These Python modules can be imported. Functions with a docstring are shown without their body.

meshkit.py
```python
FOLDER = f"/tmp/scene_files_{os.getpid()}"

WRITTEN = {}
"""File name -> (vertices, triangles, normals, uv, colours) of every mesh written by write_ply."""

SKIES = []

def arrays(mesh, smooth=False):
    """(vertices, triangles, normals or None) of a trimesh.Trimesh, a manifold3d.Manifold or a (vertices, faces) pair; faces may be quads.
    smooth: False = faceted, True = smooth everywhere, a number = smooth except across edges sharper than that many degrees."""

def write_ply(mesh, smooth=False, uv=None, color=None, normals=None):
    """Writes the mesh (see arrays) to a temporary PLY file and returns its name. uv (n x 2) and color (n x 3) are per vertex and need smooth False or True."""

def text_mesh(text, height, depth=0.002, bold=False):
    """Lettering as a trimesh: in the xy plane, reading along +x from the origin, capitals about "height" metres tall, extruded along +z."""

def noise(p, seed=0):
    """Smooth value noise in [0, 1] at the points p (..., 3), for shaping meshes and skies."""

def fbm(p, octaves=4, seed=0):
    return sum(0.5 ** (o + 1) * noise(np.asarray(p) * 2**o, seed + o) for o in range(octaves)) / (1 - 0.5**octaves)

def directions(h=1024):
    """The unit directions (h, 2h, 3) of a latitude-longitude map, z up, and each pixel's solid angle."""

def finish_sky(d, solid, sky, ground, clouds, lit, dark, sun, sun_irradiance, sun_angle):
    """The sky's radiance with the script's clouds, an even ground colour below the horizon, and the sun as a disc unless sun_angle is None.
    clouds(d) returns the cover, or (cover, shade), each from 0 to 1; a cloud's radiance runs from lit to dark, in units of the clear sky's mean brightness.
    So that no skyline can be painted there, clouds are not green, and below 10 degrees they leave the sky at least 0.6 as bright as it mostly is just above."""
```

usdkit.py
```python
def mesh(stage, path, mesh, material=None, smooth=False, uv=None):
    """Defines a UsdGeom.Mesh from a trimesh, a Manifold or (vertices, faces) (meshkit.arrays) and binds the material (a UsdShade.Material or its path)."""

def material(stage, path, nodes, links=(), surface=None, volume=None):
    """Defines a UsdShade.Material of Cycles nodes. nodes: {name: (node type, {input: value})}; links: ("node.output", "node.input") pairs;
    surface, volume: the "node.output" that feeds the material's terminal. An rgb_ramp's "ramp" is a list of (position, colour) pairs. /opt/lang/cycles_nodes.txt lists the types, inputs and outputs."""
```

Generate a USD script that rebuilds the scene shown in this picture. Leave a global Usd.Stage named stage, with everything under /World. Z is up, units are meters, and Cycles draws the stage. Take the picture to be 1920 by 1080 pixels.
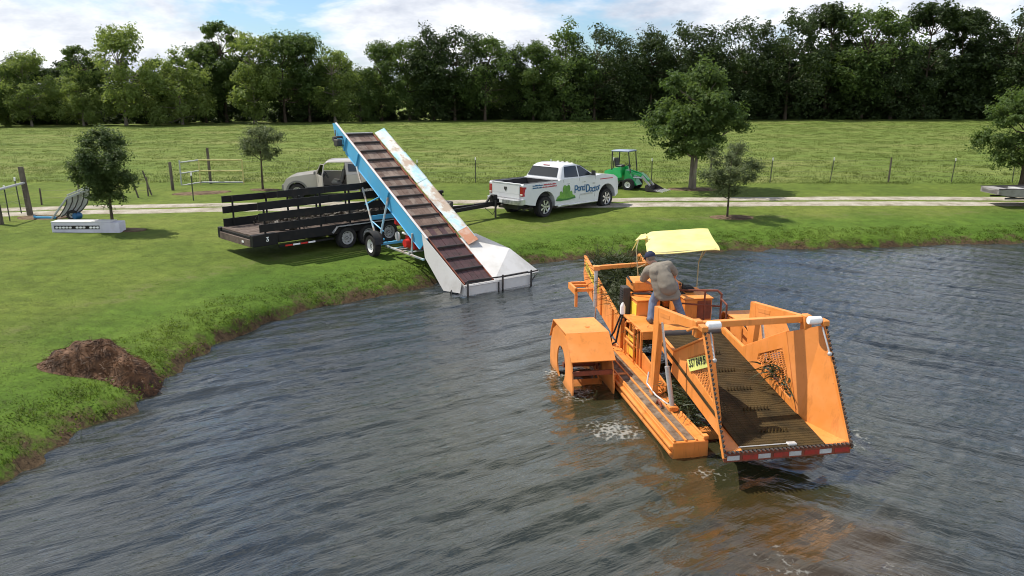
import math, random
import numpy as np
import trimesh, shapely, shapely.affinity
import manifold3d as m3
from shapely.geometry import Polygon, Point, LineString
import usdkit, meshkit
from pxr import Usd, UsdGeom, UsdLux, UsdShade, Gf, Sdf, Vt

stage = Usd.Stage.CreateInMemory()
UsdGeom.SetStageUpAxis(stage, UsdGeom.Tokens.z)
UsdGeom.SetStageMetersPerUnit(stage, 1.0)
UsdGeom.Xform.Define(stage, '/World')
UsdGeom.Scope.Define(stage, '/World/Looks')

# ------------------------------------------------------------------ camera, sky, sun
CAM_H = 5.6
cam = UsdGeom.Camera.Define(stage, '/World/camera')
cam.AddTranslateOp().Set(Gf.Vec3d(0, 0, CAM_H))
cam.AddRotateXYZOp().Set(Gf.Vec3f(90 - math.degrees(math.atan(375 / 1500.)), 0, 0))
cam.CreateHorizontalApertureAttr(36.0)
cam.CreateVerticalApertureAttr(20.25)
cam.CreateFocalLengthAttr(36.0 * 1500 / 1920)
cam.CreateClippingRangeAttr(Gf.Vec2f(0.1, 3000))
cam.CreateExposureAttr(0.4)

SUN_EL, SUN_XY = math.radians(57), (-0.91, 0.415)          # direction towards the sun
SUN_I, SKY_S = 1.2, 0.10
sun = UsdLux.DistantLight.Define(stage, '/World/sun_light')
sun.CreateIntensityAttr(SUN_I); sun.CreateNormalizeAttr(True); sun.CreateAngleAttr(0.5)
sun.CreateColorAttr(Gf.Vec3f(1.0, 0.945, 0.85))
sun.AddRotateXYZOp().Set(Gf.Vec3f(90 - math.degrees(SUN_EL), 0, math.degrees(math.atan2(SUN_XY[0], -SUN_XY[1]))))

sky = UsdLux.DomeLight.Define(stage, '/World/sky')
sky.GetPrim().SetCustomDataByKey('kind', 'structure')
sky.GetPrim().SetCustomDataByKey('label', 'pale blue summer sky with broken white clouds')
sky_m = usdkit.material(stage, '/World/Looks/sky_look', {
    'sky': ('sky_texture', {'sky_type': 'single_scattering', 'sun_disc': False, 'sun_elevation': SUN_EL, 'sun_rotation': math.atan2(*SUN_XY), 'altitude': 20.0, 'aerosol_density': 0.6}),
    'tint': ('mix_color', {'blend_type': 'multiply', 'fac': 1.0, 'b': (0.72, 0.90, 1.12)}),
    'tc': ('texture_coordinate', {}), 'sep': ('separate_xyz', {}),
    'zc': ('math', {'math_type': 'maximum', 'value2': 0.0}),
    'off': ('mapping', {'location': (12.6, 6.3, 1.7), 'scale': (1.0, 1.0, 2.4)}),
    'n1': ('noise_texture', {'scale': 3.6, 'detail': 9.0, 'roughness': 0.56, 'distortion': 0.35}),
    'thr': ('map_range', {'from_min': 0.50, 'from_max': 0.85, 'to_min': 0.058, 'to_max': -0.05, 'clamp': True}),
    'nz': ('math', {'math_type': 'add'}),
    'cov': ('rgb_ramp', {'ramp': [(0.0, (0, 0, 0)), (0.45, (0, 0, 0)), (0.50, (0.6,) * 3), (0.545, (0.95,) * 3), (0.62, (1, 1, 1)), (1.0, (1, 1, 1))]}),
    'n2': ('noise_texture', {'scale': 9.0, 'detail': 7.0, 'roughness': 0.6}),
    'shade': ('rgb_ramp', {'ramp': [(0.34, (4.7, 5.1, 6.0)), (0.48, (6.6, 6.9, 7.5)), (0.62, (8.8, 8.9, 9.1))]}),
    'mx': ('mix_color', {'use_clamp': True}), 'bg': ('background_shader', {'strength': SKY_S}),
}, [('sky.color', 'tint.a'), ('tc.generated', 'sep.vector'), ('sep.z', 'zc.value1'), ('tc.generated', 'off.vector'), ('off.vector', 'n1.vector'), ('zc.value', 'thr.value'), ('thr.result', 'nz.value1'), ('n1.fac', 'nz.value2'), ('nz.value', 'cov.fac'), ('off.vector', 'n2.vector'), ('n2.fac', 'shade.fac'),
    ('tint.result', 'mx.a'), ('shade.color', 'mx.b'), ('cov.color', 'mx.fac'), ('mx.result', 'bg.color')], surface='bg.background')
UsdShade.MaterialBindingAPI.Apply(sky.GetPrim()).Bind(sky_m)

# ------------------------------------------------------------------ helpers
rng = np.random.default_rng(7)
_names = {}


def numbered(parent, name):
    k = (str(parent), name)
    n = _names.get(k, 0)
    _names[k] = n + 1
    return name if n == 0 else f'{name}_{n:03d}'


def setd(prim, label=None, cat=None, group=None, kind=None):
    for k, v in (('label', label), ('category', cat), ('group', group), ('kind', kind)):
        if v:
            prim.SetCustomDataByKey(k, v)


def thing(name, label, cat, loc=(0, 0, 0), rotz=0.0, group=None, kind=None):
    x = UsdGeom.Xform.Define(stage, '/World/' + numbered('/World', name))
    x.AddTranslateOp().Set(Gf.Vec3d(*map(float, loc)))
    x.AddRotateXYZOp().Set(Gf.Vec3f(0, 0, float(rotz)))
    x.AddScaleOp().Set(Gf.Vec3f(1, 1, 1))
    setd(x.GetPrim(), label, cat, group, kind)
    return x.GetPrim()


def dup(src, label, loc, rotz=0.0, scale=(1, 1, 1), group=None, cat=None, name=None):
    x = UsdGeom.Xform.Define(stage, '/World/' + numbered('/World', name or src.GetName().rstrip('0123456789').rstrip('_')))
    p = x.GetPrim()
    p.GetReferences().AddInternalReference(src.GetPath())
    p.SetInstanceable(True)
    place(p, loc, rotz, scale)
    setd(p, label, cat, group)
    return p


def place(p, loc, rotz=0.0, scale=(1, 1, 1)):
    p.GetAttribute('xformOp:translate').Set(Gf.Vec3d(*map(float, loc)))
    r = rotz if np.ndim(rotz) else (0, 0, rotz)
    p.GetAttribute('xformOp:rotateXYZ').Set(Gf.Vec3f(*map(float, r)))
    p.GetAttribute('xformOp:scale').Set(Gf.Vec3f(*map(float, scale)))


def part(parent, name, mesh, mat, label=None, smooth=30, kind=None):
    pp = parent.GetPath() if hasattr(parent, 'GetPath') else parent
    if isinstance(mesh, MB):
        mesh = mesh.mesh()
    m = usdkit.mesh(stage, f'{pp}/{numbered(pp, name)}', mesh, mat, smooth=smooth)
    setd(m.GetPrim(), label, kind=kind)
    return m.GetPrim()


def top(name, mesh, mat, label=None, cat=None, group=None, kind=None, smooth=30):
    m = usdkit.mesh(stage, '/World/' + numbered('/World', name), mesh.mesh() if isinstance(mesh, MB) else mesh, mat, smooth=smooth)
    setd(m.GetPrim(), label, cat, group, kind)
    return m.GetPrim()


V = lambda *a: np.array(a, float)


def frame_from(d, up=(0, 0, 1)):
    d = np.asarray(d, float); d = d / np.linalg.norm(d)
    u = np.asarray(up, float)
    if abs(d @ u) > 0.98:
        u = V(1, 0, 0)
    s = np.cross(u, d); s /= np.linalg.norm(s)
    return s, np.cross(d, s), d


def chamfer_box(sx, sy, sz, c):
    """box with chamfered edges, centred"""
    c = min(c, sx * .45, sy * .45, sz * .45)
    pts = []
    for a in (-1, 1):
        for b in (-1, 1):
            for d in (-1, 1):
                x, y, z = a * sx / 2, b * sy / 2, d * sz / 2
                pts += [(x - a * c, y - b * c, z), (x - a * c, y, z - d * c), (x, y - b * c, z - d * c)]
    return trimesh.convex.convex_hull(np.array(pts))


class MB:
    """collects shapes into one mesh"""
    def __init__(self):
        self.l = []

    def add(self, m):
        if hasattr(m, 'to_mesh'):
            k = m.to_mesh(); m = trimesh.Trimesh(k.vert_properties[:, :3], k.tri_verts, process=False)
        self.l.append(m); return self

    def mesh(self):
        return self.l[0] if len(self.l) == 1 else trimesh.util.concatenate(self.l)

    def box(self, x0, x1, y0, y1, z0, z1, c=0.008):
        b = chamfer_box(abs(x1 - x0), abs(y1 - y0), abs(z1 - z0), c) if c else trimesh.creation.box((abs(x1 - x0), abs(y1 - y0), abs(z1 - z0)))
        b.apply_translation(((x0 + x1) / 2, (y0 + y1) / 2, (z0 + z1) / 2)); return self.add(b)

    def obox(self, c, size, rot, ch=0.008):
        b = chamfer_box(*size, ch)
        T = trimesh.transformations.euler_matrix(*np.radians(rot), 'sxyz'); T[:3, 3] = c
        b.apply_transform(T); return self.add(b)

    def bar(self, p, q, w, h=None, up=(0, 0, 1), ch=0.006, ext=0.0):
        """rectangular bar p->q, w sideways, h along up"""
        p, q = V(*p), V(*q); h = h or w
        s, u, d = frame_from(q - p, up); L = np.linalg.norm(q - p) + 2 * ext
        b = chamfer_box(w, h, L, ch); T = np.eye(4); T[:3, 0], T[:3, 1], T[:3, 2], T[:3, 3] = s, u, d, (p + q) / 2
        b.apply_transform(T); return self.add(b)

    def tube(self, p, q, r, r2=None, n=10):
        p, q = V(*p), V(*q); r2 = r if r2 is None else r2
        s, u, d = frame_from(q - p)
        a = np.linspace(0, 2 * np.pi, n, endpoint=False)
        ring = np.cos(a)[:, None] * s + np.sin(a)[:, None] * u
        v = np.vstack([p + r * ring, q + r2 * ring, p[None], q[None]])
        f = []
        for i in range(n):
            j = (i + 1) % n
            f += [(i, j, n + j), (i, n + j, n + i), (2 * n, j, i), (2 * n + 1, n + i, n + j)]
        return self.add(trimesh.Trimesh(v, f, process=False))

    def path(self, pts, r, n=8):
        pts = [V(*p) for p in pts]
        for a, b in zip(pts[:-1], pts[1:]):
            self.tube(a, b, r, n=n)
        for p in pts[1:-1]:
            s = trimesh.creation.icosphere(subdivisions=1, radius=r); s.apply_translation(p); self.add(s)
        return self

    def plate(self, pts, t, side=0.5):
        """flat (or nearly flat) polygon of 3-D points thickened by t"""
        pts = np.array(pts, float)
        n = np.zeros(3)
        for i in range(len(pts)):
            n += np.cross(pts[i] - pts[0], pts[(i + 1) % len(pts)] - pts[0])
        n /= np.linalg.norm(n)
        a, b = pts[1] - pts[0], None
        a = a - (a @ n) * n; a /= np.linalg.norm(a); b = np.cross(n, a)
        p2 = np.c_[(pts - pts[0]) @ a, (pts - pts[0]) @ b]
        m = trimesh.creation.extrude_polygon(Polygon(p2).buffer(0), t, engine='earcut')
        T = np.eye(4); T[:3, 0], T[:3, 1], T[:3, 2], T[:3, 3] = a, b, n, pts[0] - n * t * side
        m.apply_transform(T); return self.add(m)

    def prism(self, poly, axis, a0, a1):
        """extrude a 2-D polygon along axis: 'x' polygon in (y,z), 'y' polygon in (x,z), 'z' polygon in (x,y)"""
        poly = poly if hasattr(poly, 'exterior') else Polygon(poly)
        m = trimesh.creation.extrude_polygon(poly.buffer(0), abs(a1 - a0), engine='earcut')
        v = m.vertices.copy(); lo = min(a0, a1)
        if axis == 'z':
            v[:, 2] += lo
        elif axis == 'y':
            v = np.c_[v[:, 0], v[:, 2] + lo, v[:, 1]]; m.faces = m.faces[:, ::-1]
        else:
            v = np.c_[v[:, 2] + lo, v[:, 0], v[:, 1]]
        return self.add(trimesh.Trimesh(v, m.faces, process=False))

    def lathe(self, prof, c, axis, n=24):
        """revolve (r, h) profile about axis through c"""
        m = trimesh.creation.revolve(np.array(prof, float), sections=n)
        s, u, d = frame_from(axis); T = np.eye(4); T[:3, 0], T[:3, 1], T[:3, 2], T[:3, 3] = s, u, d, c
        m.apply_transform(T); return self.add(m)

    def ball(self, c, r, sub=2):
        s = trimesh.creation.icosphere(subdivisions=sub, radius=1.0); s.apply_scale(r); s.apply_translation(c); return self.add(s)

    def hull(self, pts):
        return self.add(trimesh.convex.convex_hull(np.array(pts, float)))

    def loft(self, rings, cap=True):
        """rings: list of (n x 3) with equal counts"""
        n = len(rings[0]); v = np.vstack(rings); f = []
        for k in range(len(rings) - 1):
            for i in range(n):
                j = (i + 1) % n
                f += [(k * n + i, k * n + j, k * n + n + j), (k * n + i, k * n + n + j, k * n + n + i)]
        if cap:
            for k, rev in ((0, True), (len(rings) - 1, False)):
                v = np.vstack([v, np.mean(rings[k], 0)[None]]); c = len(v) - 1
                for i in range(n):
                    j = (i + 1) % n
                    f.append((c, k * n + j, k * n + i) if rev else (c, k * n + i, k * n + j))
        m = trimesh.Trimesh(v, f, process=False)
        return self.add(m)


# ------------------------------------------------------------------ materials
def rgb(*c):
    return tuple(c)


def machine_paint(name, base, grime):
    """old enamel: sun-faded patches, runs of grime down the sheets, chips and rust specks"""
    fade = tuple(min(1.0, c * 1.10 + 0.022) for c in base)
    return usdkit.material(stage, '/World/Looks/' + name, {
        'tc': ('texture_coordinate', {}), 'g': ('geometry', {}),
        'n1': ('noise_texture', {'scale': 1.3, 'detail': 5.0, 'roughness': 0.6}), 'r1': ('map_range', {'from_min': 0.40, 'from_max': 0.62, 'to_min': 0.0, 'to_max': 1.0, 'clamp': True}), 'm1': ('mix_color', {'a': base, 'b': fade}),
        'mp': ('mapping', {'scale': (7.0, 7.0, 0.8)}), 'n2': ('noise_texture', {'scale': 1.0, 'detail': 5.0, 'roughness': 0.7}), 'r2': ('map_range', {'from_min': 0.54, 'from_max': 0.74, 'to_min': 0.0, 'to_max': 0.5 * grime, 'clamp': True}), 'm2': ('mix_color', {'b': tuple(c * 0.36 for c in base)}),
        'n3': ('noise_texture', {'scale': 16.0, 'detail': 6.0, 'roughness': 0.75}), 'r3': ('map_range', {'from_min': 0.66, 'from_max': 0.70, 'to_min': 0.0, 'to_max': 0.8, 'clamp': True}), 'm3': ('mix_color', {'b': (0.12, 0.042, 0.018)}),
        'sep': ('separate_xyz', {}), 'r4': ('map_range', {'from_min': 0.02, 'from_max': 0.16, 'to_min': 0.75, 'to_max': 0.0, 'clamp': True}), 'm4': ('mix_color', {'b': (0.085, 0.048, 0.016)}), 'k4': ('math', {'math_type': 'multiply'}),
        'n5': ('noise_texture', {'scale': 22.0, 'detail': 3.0}), 'bp': ('bump', {'strength': 0.12, 'distance': 0.01}), 'n6': ('noise_texture', {'scale': 2.4, 'detail': 2.0}), 'b2': ('bump', {'strength': 0.25, 'distance': 0.03}),
        'rr': ('map_range', {'from_min': 0.35, 'from_max': 0.65, 'to_min': 0.38, 'to_max': 0.62}), 'p': ('principled_bsdf', {'specular_ior_level': 0.4})},
        [('tc.object', 'n1.vector'), ('n1.fac', 'r1.value'), ('r1.result', 'm1.fac'), ('tc.object', 'mp.vector'), ('mp.vector', 'n2.vector'), ('n2.fac', 'r2.value'), ('r2.result', 'm2.fac'), ('m1.result', 'm2.a'),
         ('tc.object', 'n3.vector'), ('n3.fac', 'r3.value'), ('r3.result', 'm3.fac'), ('m2.result', 'm3.a'), ('g.position', 'sep.vector'), ('sep.z', 'r4.value'), ('r4.result', 'k4.value1'), ('n2.fac', 'k4.value2'), ('k4.value', 'm4.fac'), ('m3.result', 'm4.a'),
         ('m4.result', 'p.base_color'), ('tc.object', 'n5.vector'), ('tc.object', 'n6.vector'), ('n5.fac', 'bp.height'), ('n6.fac', 'b2.height'), ('b2.normal', 'bp.normal'), ('bp.normal', 'p.normal'), ('n1.fac', 'rr.value'), ('rr.result', 'p.roughness')], surface='p.BSDF')


def paint(name, base, rough=0.45, dirt=None, amount=0.5, scale=3.0, spec=0.5, metallic=0.0, bump=0.15, bscale=30.0, var=0.12, coat=0.0, streak=False):
    """painted or raw material: base colour with soft variation, dirt patches with a shape of their own, fine relief"""
    dirt = dirt or tuple(c * 0.6 for c in base)
    nodes = {
        'tc': ('texture_coordinate', {}),
        'mp': ('mapping', {'scale': (1, 1, 0.25) if streak else (1, 1, 1)}),
        'n1': ('noise_texture', {'scale': scale, 'detail': 6.0, 'roughness': 0.65}),
        'r1': ('rgb_ramp', {'ramp': [(0.0, (0, 0, 0)), (0.62 - amount * 0.3, (0, 0, 0)), (0.80 - amount * 0.25, (1, 1, 1)), (1.0, (1, 1, 1))]}),
        'n2': ('noise_texture', {'scale': scale * 0.35, 'detail': 3.0}),
        'v': ('map_range', {'from_min': 0.3, 'from_max': 0.7, 'to_min': 1 - var, 'to_max': 1 + var}),
        'hs': ('hsv', {'color': base}),
        'mx': ('mix_color', {'b': dirt}),
        'n3': ('noise_texture', {'scale': bscale, 'detail': 3.0}),
        'bp': ('bump', {'strength': bump, 'distance': 0.01}),
        'rr': ('map_range', {'from_min': 0.3, 'from_max': 0.7, 'to_min': max(0.05, rough - 0.1), 'to_max': min(1, rough + 0.12)}),
        'fm': ('math', {'math_type': 'multiply', 'value2': min(1.0, amount * 1.3)}),
        'p': ('principled_bsdf', {'metallic': metallic, 'specular_ior_level': spec, 'coat_weight': coat}),
    }
    links = [('tc.object', 'mp.vector'), ('mp.vector', 'n1.vector'), ('tc.object', 'n2.vector'), ('tc.object', 'n3.vector'), ('n1.fac', 'r1.fac'), ('n2.fac', 'v.value'), ('v.result', 'hs.value'),
             ('hs.color', 'mx.a'), ('r1.color', 'fm.value1'), ('fm.value', 'mx.fac'), ('mx.result', 'p.base_color'), ('n3.fac', 'bp.height'), ('bp.normal', 'p.normal'), ('n1.fac', 'rr.value'), ('rr.result', 'p.roughness')]
    return usdkit.material(stage, '/World/Looks/' + name, nodes, links, surface='p.BSDF')


M = {}
# ------------------------------------------------------------------ terrain
RING = [(-7.6, 10.12), (-7.57, 10.79), (-7.47, 11.44), (-7.33, 12.59), (-7.02, 13.48), (-7.06, 15.13), (-7.0, 16.07), (-6.78, 17.31), (-6.27, 18.79), (-5.54, 20.0), (-4.51, 21.08), (-3.32, 21.96), (-2.5, 22.79), (-1.65, 24.1), (-0.51, 25.01), (0.88, 25.89), (2.54, 26.67), (4.45, 27.3), (6.41, 27.77), (8.41, 28.15), (10.42, 28.45), (12.44, 28.65), (14.48, 28.85), (16.61, 29.17), (19.17, 29.48), (25.0, 31.3), (32.0, 30.5), (40.0, 27.0), (46.0, 18.0), (44.0, 2.0), (30.0, -12.0), (10.0, -16.0), (-4.0, -12.0), (-9.0, -4.0), (-9.3, 4.0)]
POND = Polygon(RING)


def shore_dist(x, y):
    pts = shapely.points(np.asarray(x, float).ravel(), np.asarray(y, float).ravel())
    d = shapely.distance(POND.exterior, pts)
    return np.where(shapely.contains(POND, pts), -d, d)


def ground_z(x, y, rough=True):
    x, y = np.asarray(x, float), np.asarray(y, float)
    d = shore_dist(x, y).reshape(x.shape)
    if rough:
        p = np.stack([x.ravel(), y.ravel(), np.zeros(x.size)], 1)
        near = np.exp(-np.abs(d) / 1.2)
        d = d + near * ((meshkit.noise(p * 0.9, 3) * 0.30 + meshkit.noise(p * 2.7, 5) * 0.16).reshape(x.shape))
    st_ = 0.5 + 0.22 * np.sin(0.7 * x + 0.5 * y) * (1 if rough else 0)
    up = 0.45 * (1 - np.exp(-np.maximum(d, 0) / st_)) + 0.45 * (1 - np.exp(-np.maximum(d, 0) / 8))
    z = np.where(d < 0, np.maximum(-0.9, 0.5 * d), up)
    if rough:
        q = np.stack([x.ravel(), y.ravel(), np.zeros(x.size)], 1)
        z = z + np.clip(d, 0, 1) * ((meshkit.noise(q * 0.35, 11) * 0.03 + meshkit.noise(q * 1.6, 12) * 0.012).reshape(x.shape))
        far = np.clip((y - 42) / 10, 0, 1)
        z = z + far * (meshkit.noise(q * 0.12, 13) * 0.06 + meshkit.noise(q * 0.5, 14) * 0.015).reshape(x.shape)
    return z


def gz(x, y):
    return float(ground_z(np.array([x]), np.array([y]))[0])


def grid_mesh(xs, ys, zf):
    X, Y = np.meshgrid(xs, ys)
    Z = zf(X, Y)
    v = np.stack([X.ravel(), Y.ravel(), Z.ravel()], 1)
    nx, ny = len(xs), len(ys)
    i = (np.arange(ny - 1)[:, None] * nx + np.arange(nx - 1)[None]).ravel()
    f = np.vstack([np.c_[i, i + 1, i + nx + 1], np.c_[i, i + nx + 1, i + nx]])
    return trimesh.Trimesh(v, f, process=False)


def spaced(*segs):
    out = []
    for a, b, st in segs:
        out.append(np.arange(a, b, st))
    return np.unique(np.round(np.concatenate(out), 4))


gx = spaced((-900, -200, 50), (-200, -60, 10), (-60, -22, 1.5), (-22, -10, 0.4), (-10, 26, 0.14), (26, 60, 1.0), (60, 200, 10), (200, 901, 50))
gy = spaced((-300, -30, 30), (-30, 6, 2), (6, 32, 0.14), (32, 46, 0.3), (46, 125, 1.2), (125, 300, 12), (300, 1500, 60))
M['ground'] = usdkit.material(stage, '/World/Looks/ground_look', {
    'g': ('geometry', {}), 'sep': ('separate_xyz', {}),
    'n1': ('noise_texture', {'scale': 0.22, 'detail': 5.0, 'roughness': 0.6}),
    'n2': ('noise_texture', {'scale': 2.2, 'detail': 6.0, 'roughness': 0.7}),
    'n3': ('noise_texture', {'scale': 14.0, 'detail': 5.0, 'roughness': 0.75}),
    'c1': ('rgb_ramp', {'ramp': [(0.28, (0.068, 0.105, 0.014)), (0.5, (0.098, 0.136, 0.020)), (0.72, (0.142, 0.166, 0.032))]}),
    'c2': ('rgb_ramp', {'ramp': [(0.3, (0.60,) * 3), (0.5, (1.0,) * 3), (0.7, (1.28,) * 3)]}),
    'c3': ('rgb_ramp', {'ramp': [(0.3, (0.72,) * 3), (0.5, (1.0,) * 3), (0.7, (1.2,) * 3)]}),
    'm1': ('mix_color', {'blend_type': 'multiply', 'fac': 0.8}), 'm2': ('mix_color', {'blend_type': 'multiply', 'fac': 0.9}),
    # pasture beyond the fence: drier, patchier
    'py': ('map_range', {'from_min': 41.2, 'from_max': 42.2, 'to_min': 0.0, 'to_max': 1.0, 'clamp': True}),
    'mpp': ('mapping', {'scale': (0.10, 0.20, 1)}),
    'np': ('noise_texture', {'scale': 1.0, 'detail': 6.0, 'roughness': 0.65}),
    'cp': ('rgb_ramp', {'ramp': [(0.30, (0.090, 0.134, 0.022)), (0.48, (0.114, 0.154, 0.030)), (0.60, (0.142, 0.168, 0.042)), (0.75, (0.185, 0.178, 0.066))]}),
    'mp': ('mix_color', {}), 'm3': ('mix_color', {'blend_type': 'multiply', 'fac': 0.6}),
    # lusher strip along the water, worn mower track behind it
    'at': ('attribute', {'attribute': 'shore'}), 'nw': ('math', {'math_type': 'multiply_add', 'value2': 2.4, 'value3': -1.2}), 'sd': ('math', {'math_type': 'add'}),
    'lu': ('map_range', {'range_type': 'smoothstep', 'from_min': 1.4, 'from_max': 4.2, 'to_min': 0.75, 'to_max': 0.0, 'clamp': True}), 'ml': ('mix_color', {'blend_type': 'multiply', 'b': (0.62, 0.88, 0.60)}),
    'ta': ('math', {'math_type': 'subtract', 'value2': 3.3}), 'tb': ('math', {'math_type': 'absolute'}), 'tm': ('map_range', {'from_min': 0.15, 'from_max': 0.75, 'to_min': 0.7, 'to_max': 0.0, 'clamp': True}), 'tn': ('map_range', {'from_min': 0.48, 'from_max': 0.66, 'to_min': 0.0, 'to_max': 1.0, 'clamp': True}), 'tk': ('math', {'math_type': 'multiply'}), 'mt': ('mix_color', {'b': (0.115, 0.105, 0.050)}),
    # bare soil low on the bank
    'zn': ('math', {'math_type': 'multiply_add', 'value2': 1.1, 'value3': -0.55}), 'za': ('math', {'math_type': 'add'}),
    'bank': ('map_range', {'from_min': 0.06, 'from_max': 0.26, 'to_min': 1.0, 'to_max': 0.0, 'clamp': True}),
    'soil': ('rgb_ramp', {'ramp': [(0.3, (0.030, 0.020, 0.011)), (0.5, (0.075, 0.050, 0.028)), (0.7, (0.12, 0.082, 0.045))]}),
    'ms': ('mix_color', {}),
    'bp': ('bump', {'strength': 0.6, 'distance': 0.05}), 'p': ('principled_bsdf', {'roughness': 0.95, 'specular_ior_level': 0.15}),
}, [('g.position', 'n1.vector'), ('g.position', 'n2.vector'), ('g.position', 'n3.vector'), ('g.position', 'sep.vector'), ('n1.fac', 'c1.fac'), ('n2.fac', 'c2.fac'), ('n3.fac', 'c3.fac'),
    ('sep.y', 'py.value'), ('g.position', 'mpp.vector'), ('mpp.vector', 'np.vector'), ('np.fac', 'cp.fac'), ('c1.color', 'mp.a'), ('cp.color', 'mp.b'), ('py.result', 'mp.fac'),
    ('mp.result', 'm1.a'), ('c2.color', 'm1.b'), ('m1.result', 'm2.a'), ('c3.color', 'm2.b'),
    ('n2.fac', 'zn.value1'), ('sep.z', 'za.value1'), ('zn.value', 'za.value2'), ('za.value', 'bank.value'), ('n3.fac', 'soil.fac'), ('n1.fac', 'nw.value1'), ('at.fac', 'sd.value1'), ('nw.value', 'sd.value2'), ('sd.value', 'lu.value'), ('lu.result', 'ml.fac'), ('m2.result', 'ml.a'), ('sd.value', 'ta.value1'), ('ta.value', 'tb.value1'), ('tb.value', 'tm.value'), ('n2.fac', 'tn.value'), ('tm.result', 'tk.value1'), ('tn.result', 'tk.value2'), ('tk.value', 'mt.fac'), ('ml.result', 'mt.a'), ('mt.result', 'ms.a'), ('soil.color', 'ms.b'), ('bank.result', 'ms.fac'),
    ('ms.result', 'p.base_color'), ('n3.fac', 'bp.height'), ('bp.normal', 'p.normal')], surface='p.BSDF')
gm_ = grid_mesh(gx, gy, ground_z)
terrain = top('ground', gm_, M['ground'], 'green lawn, pond banks and pasture running back to the wood', None, kind='structure', smooth=True)
UsdGeom.PrimvarsAPI(terrain).CreatePrimvar('shore', Sdf.ValueTypeNames.FloatArray, 'vertex').Set(Vt.FloatArray.FromNumpy(np.clip(shore_dist(gm_.vertices[:, 0], gm_.vertices[:, 1]), -5, 60).astype(np.float32)))

# ------------------------------------------------------------------ water
HEAD = math.radians(9.5)                                      # the harvester's heading
HF, HL = V(math.sin(HEAD), -math.cos(HEAD), 0), V(math.cos(HEAD), math.sin(HEAD), 0)
HO = V(2.50, 11.44, 0)


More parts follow.
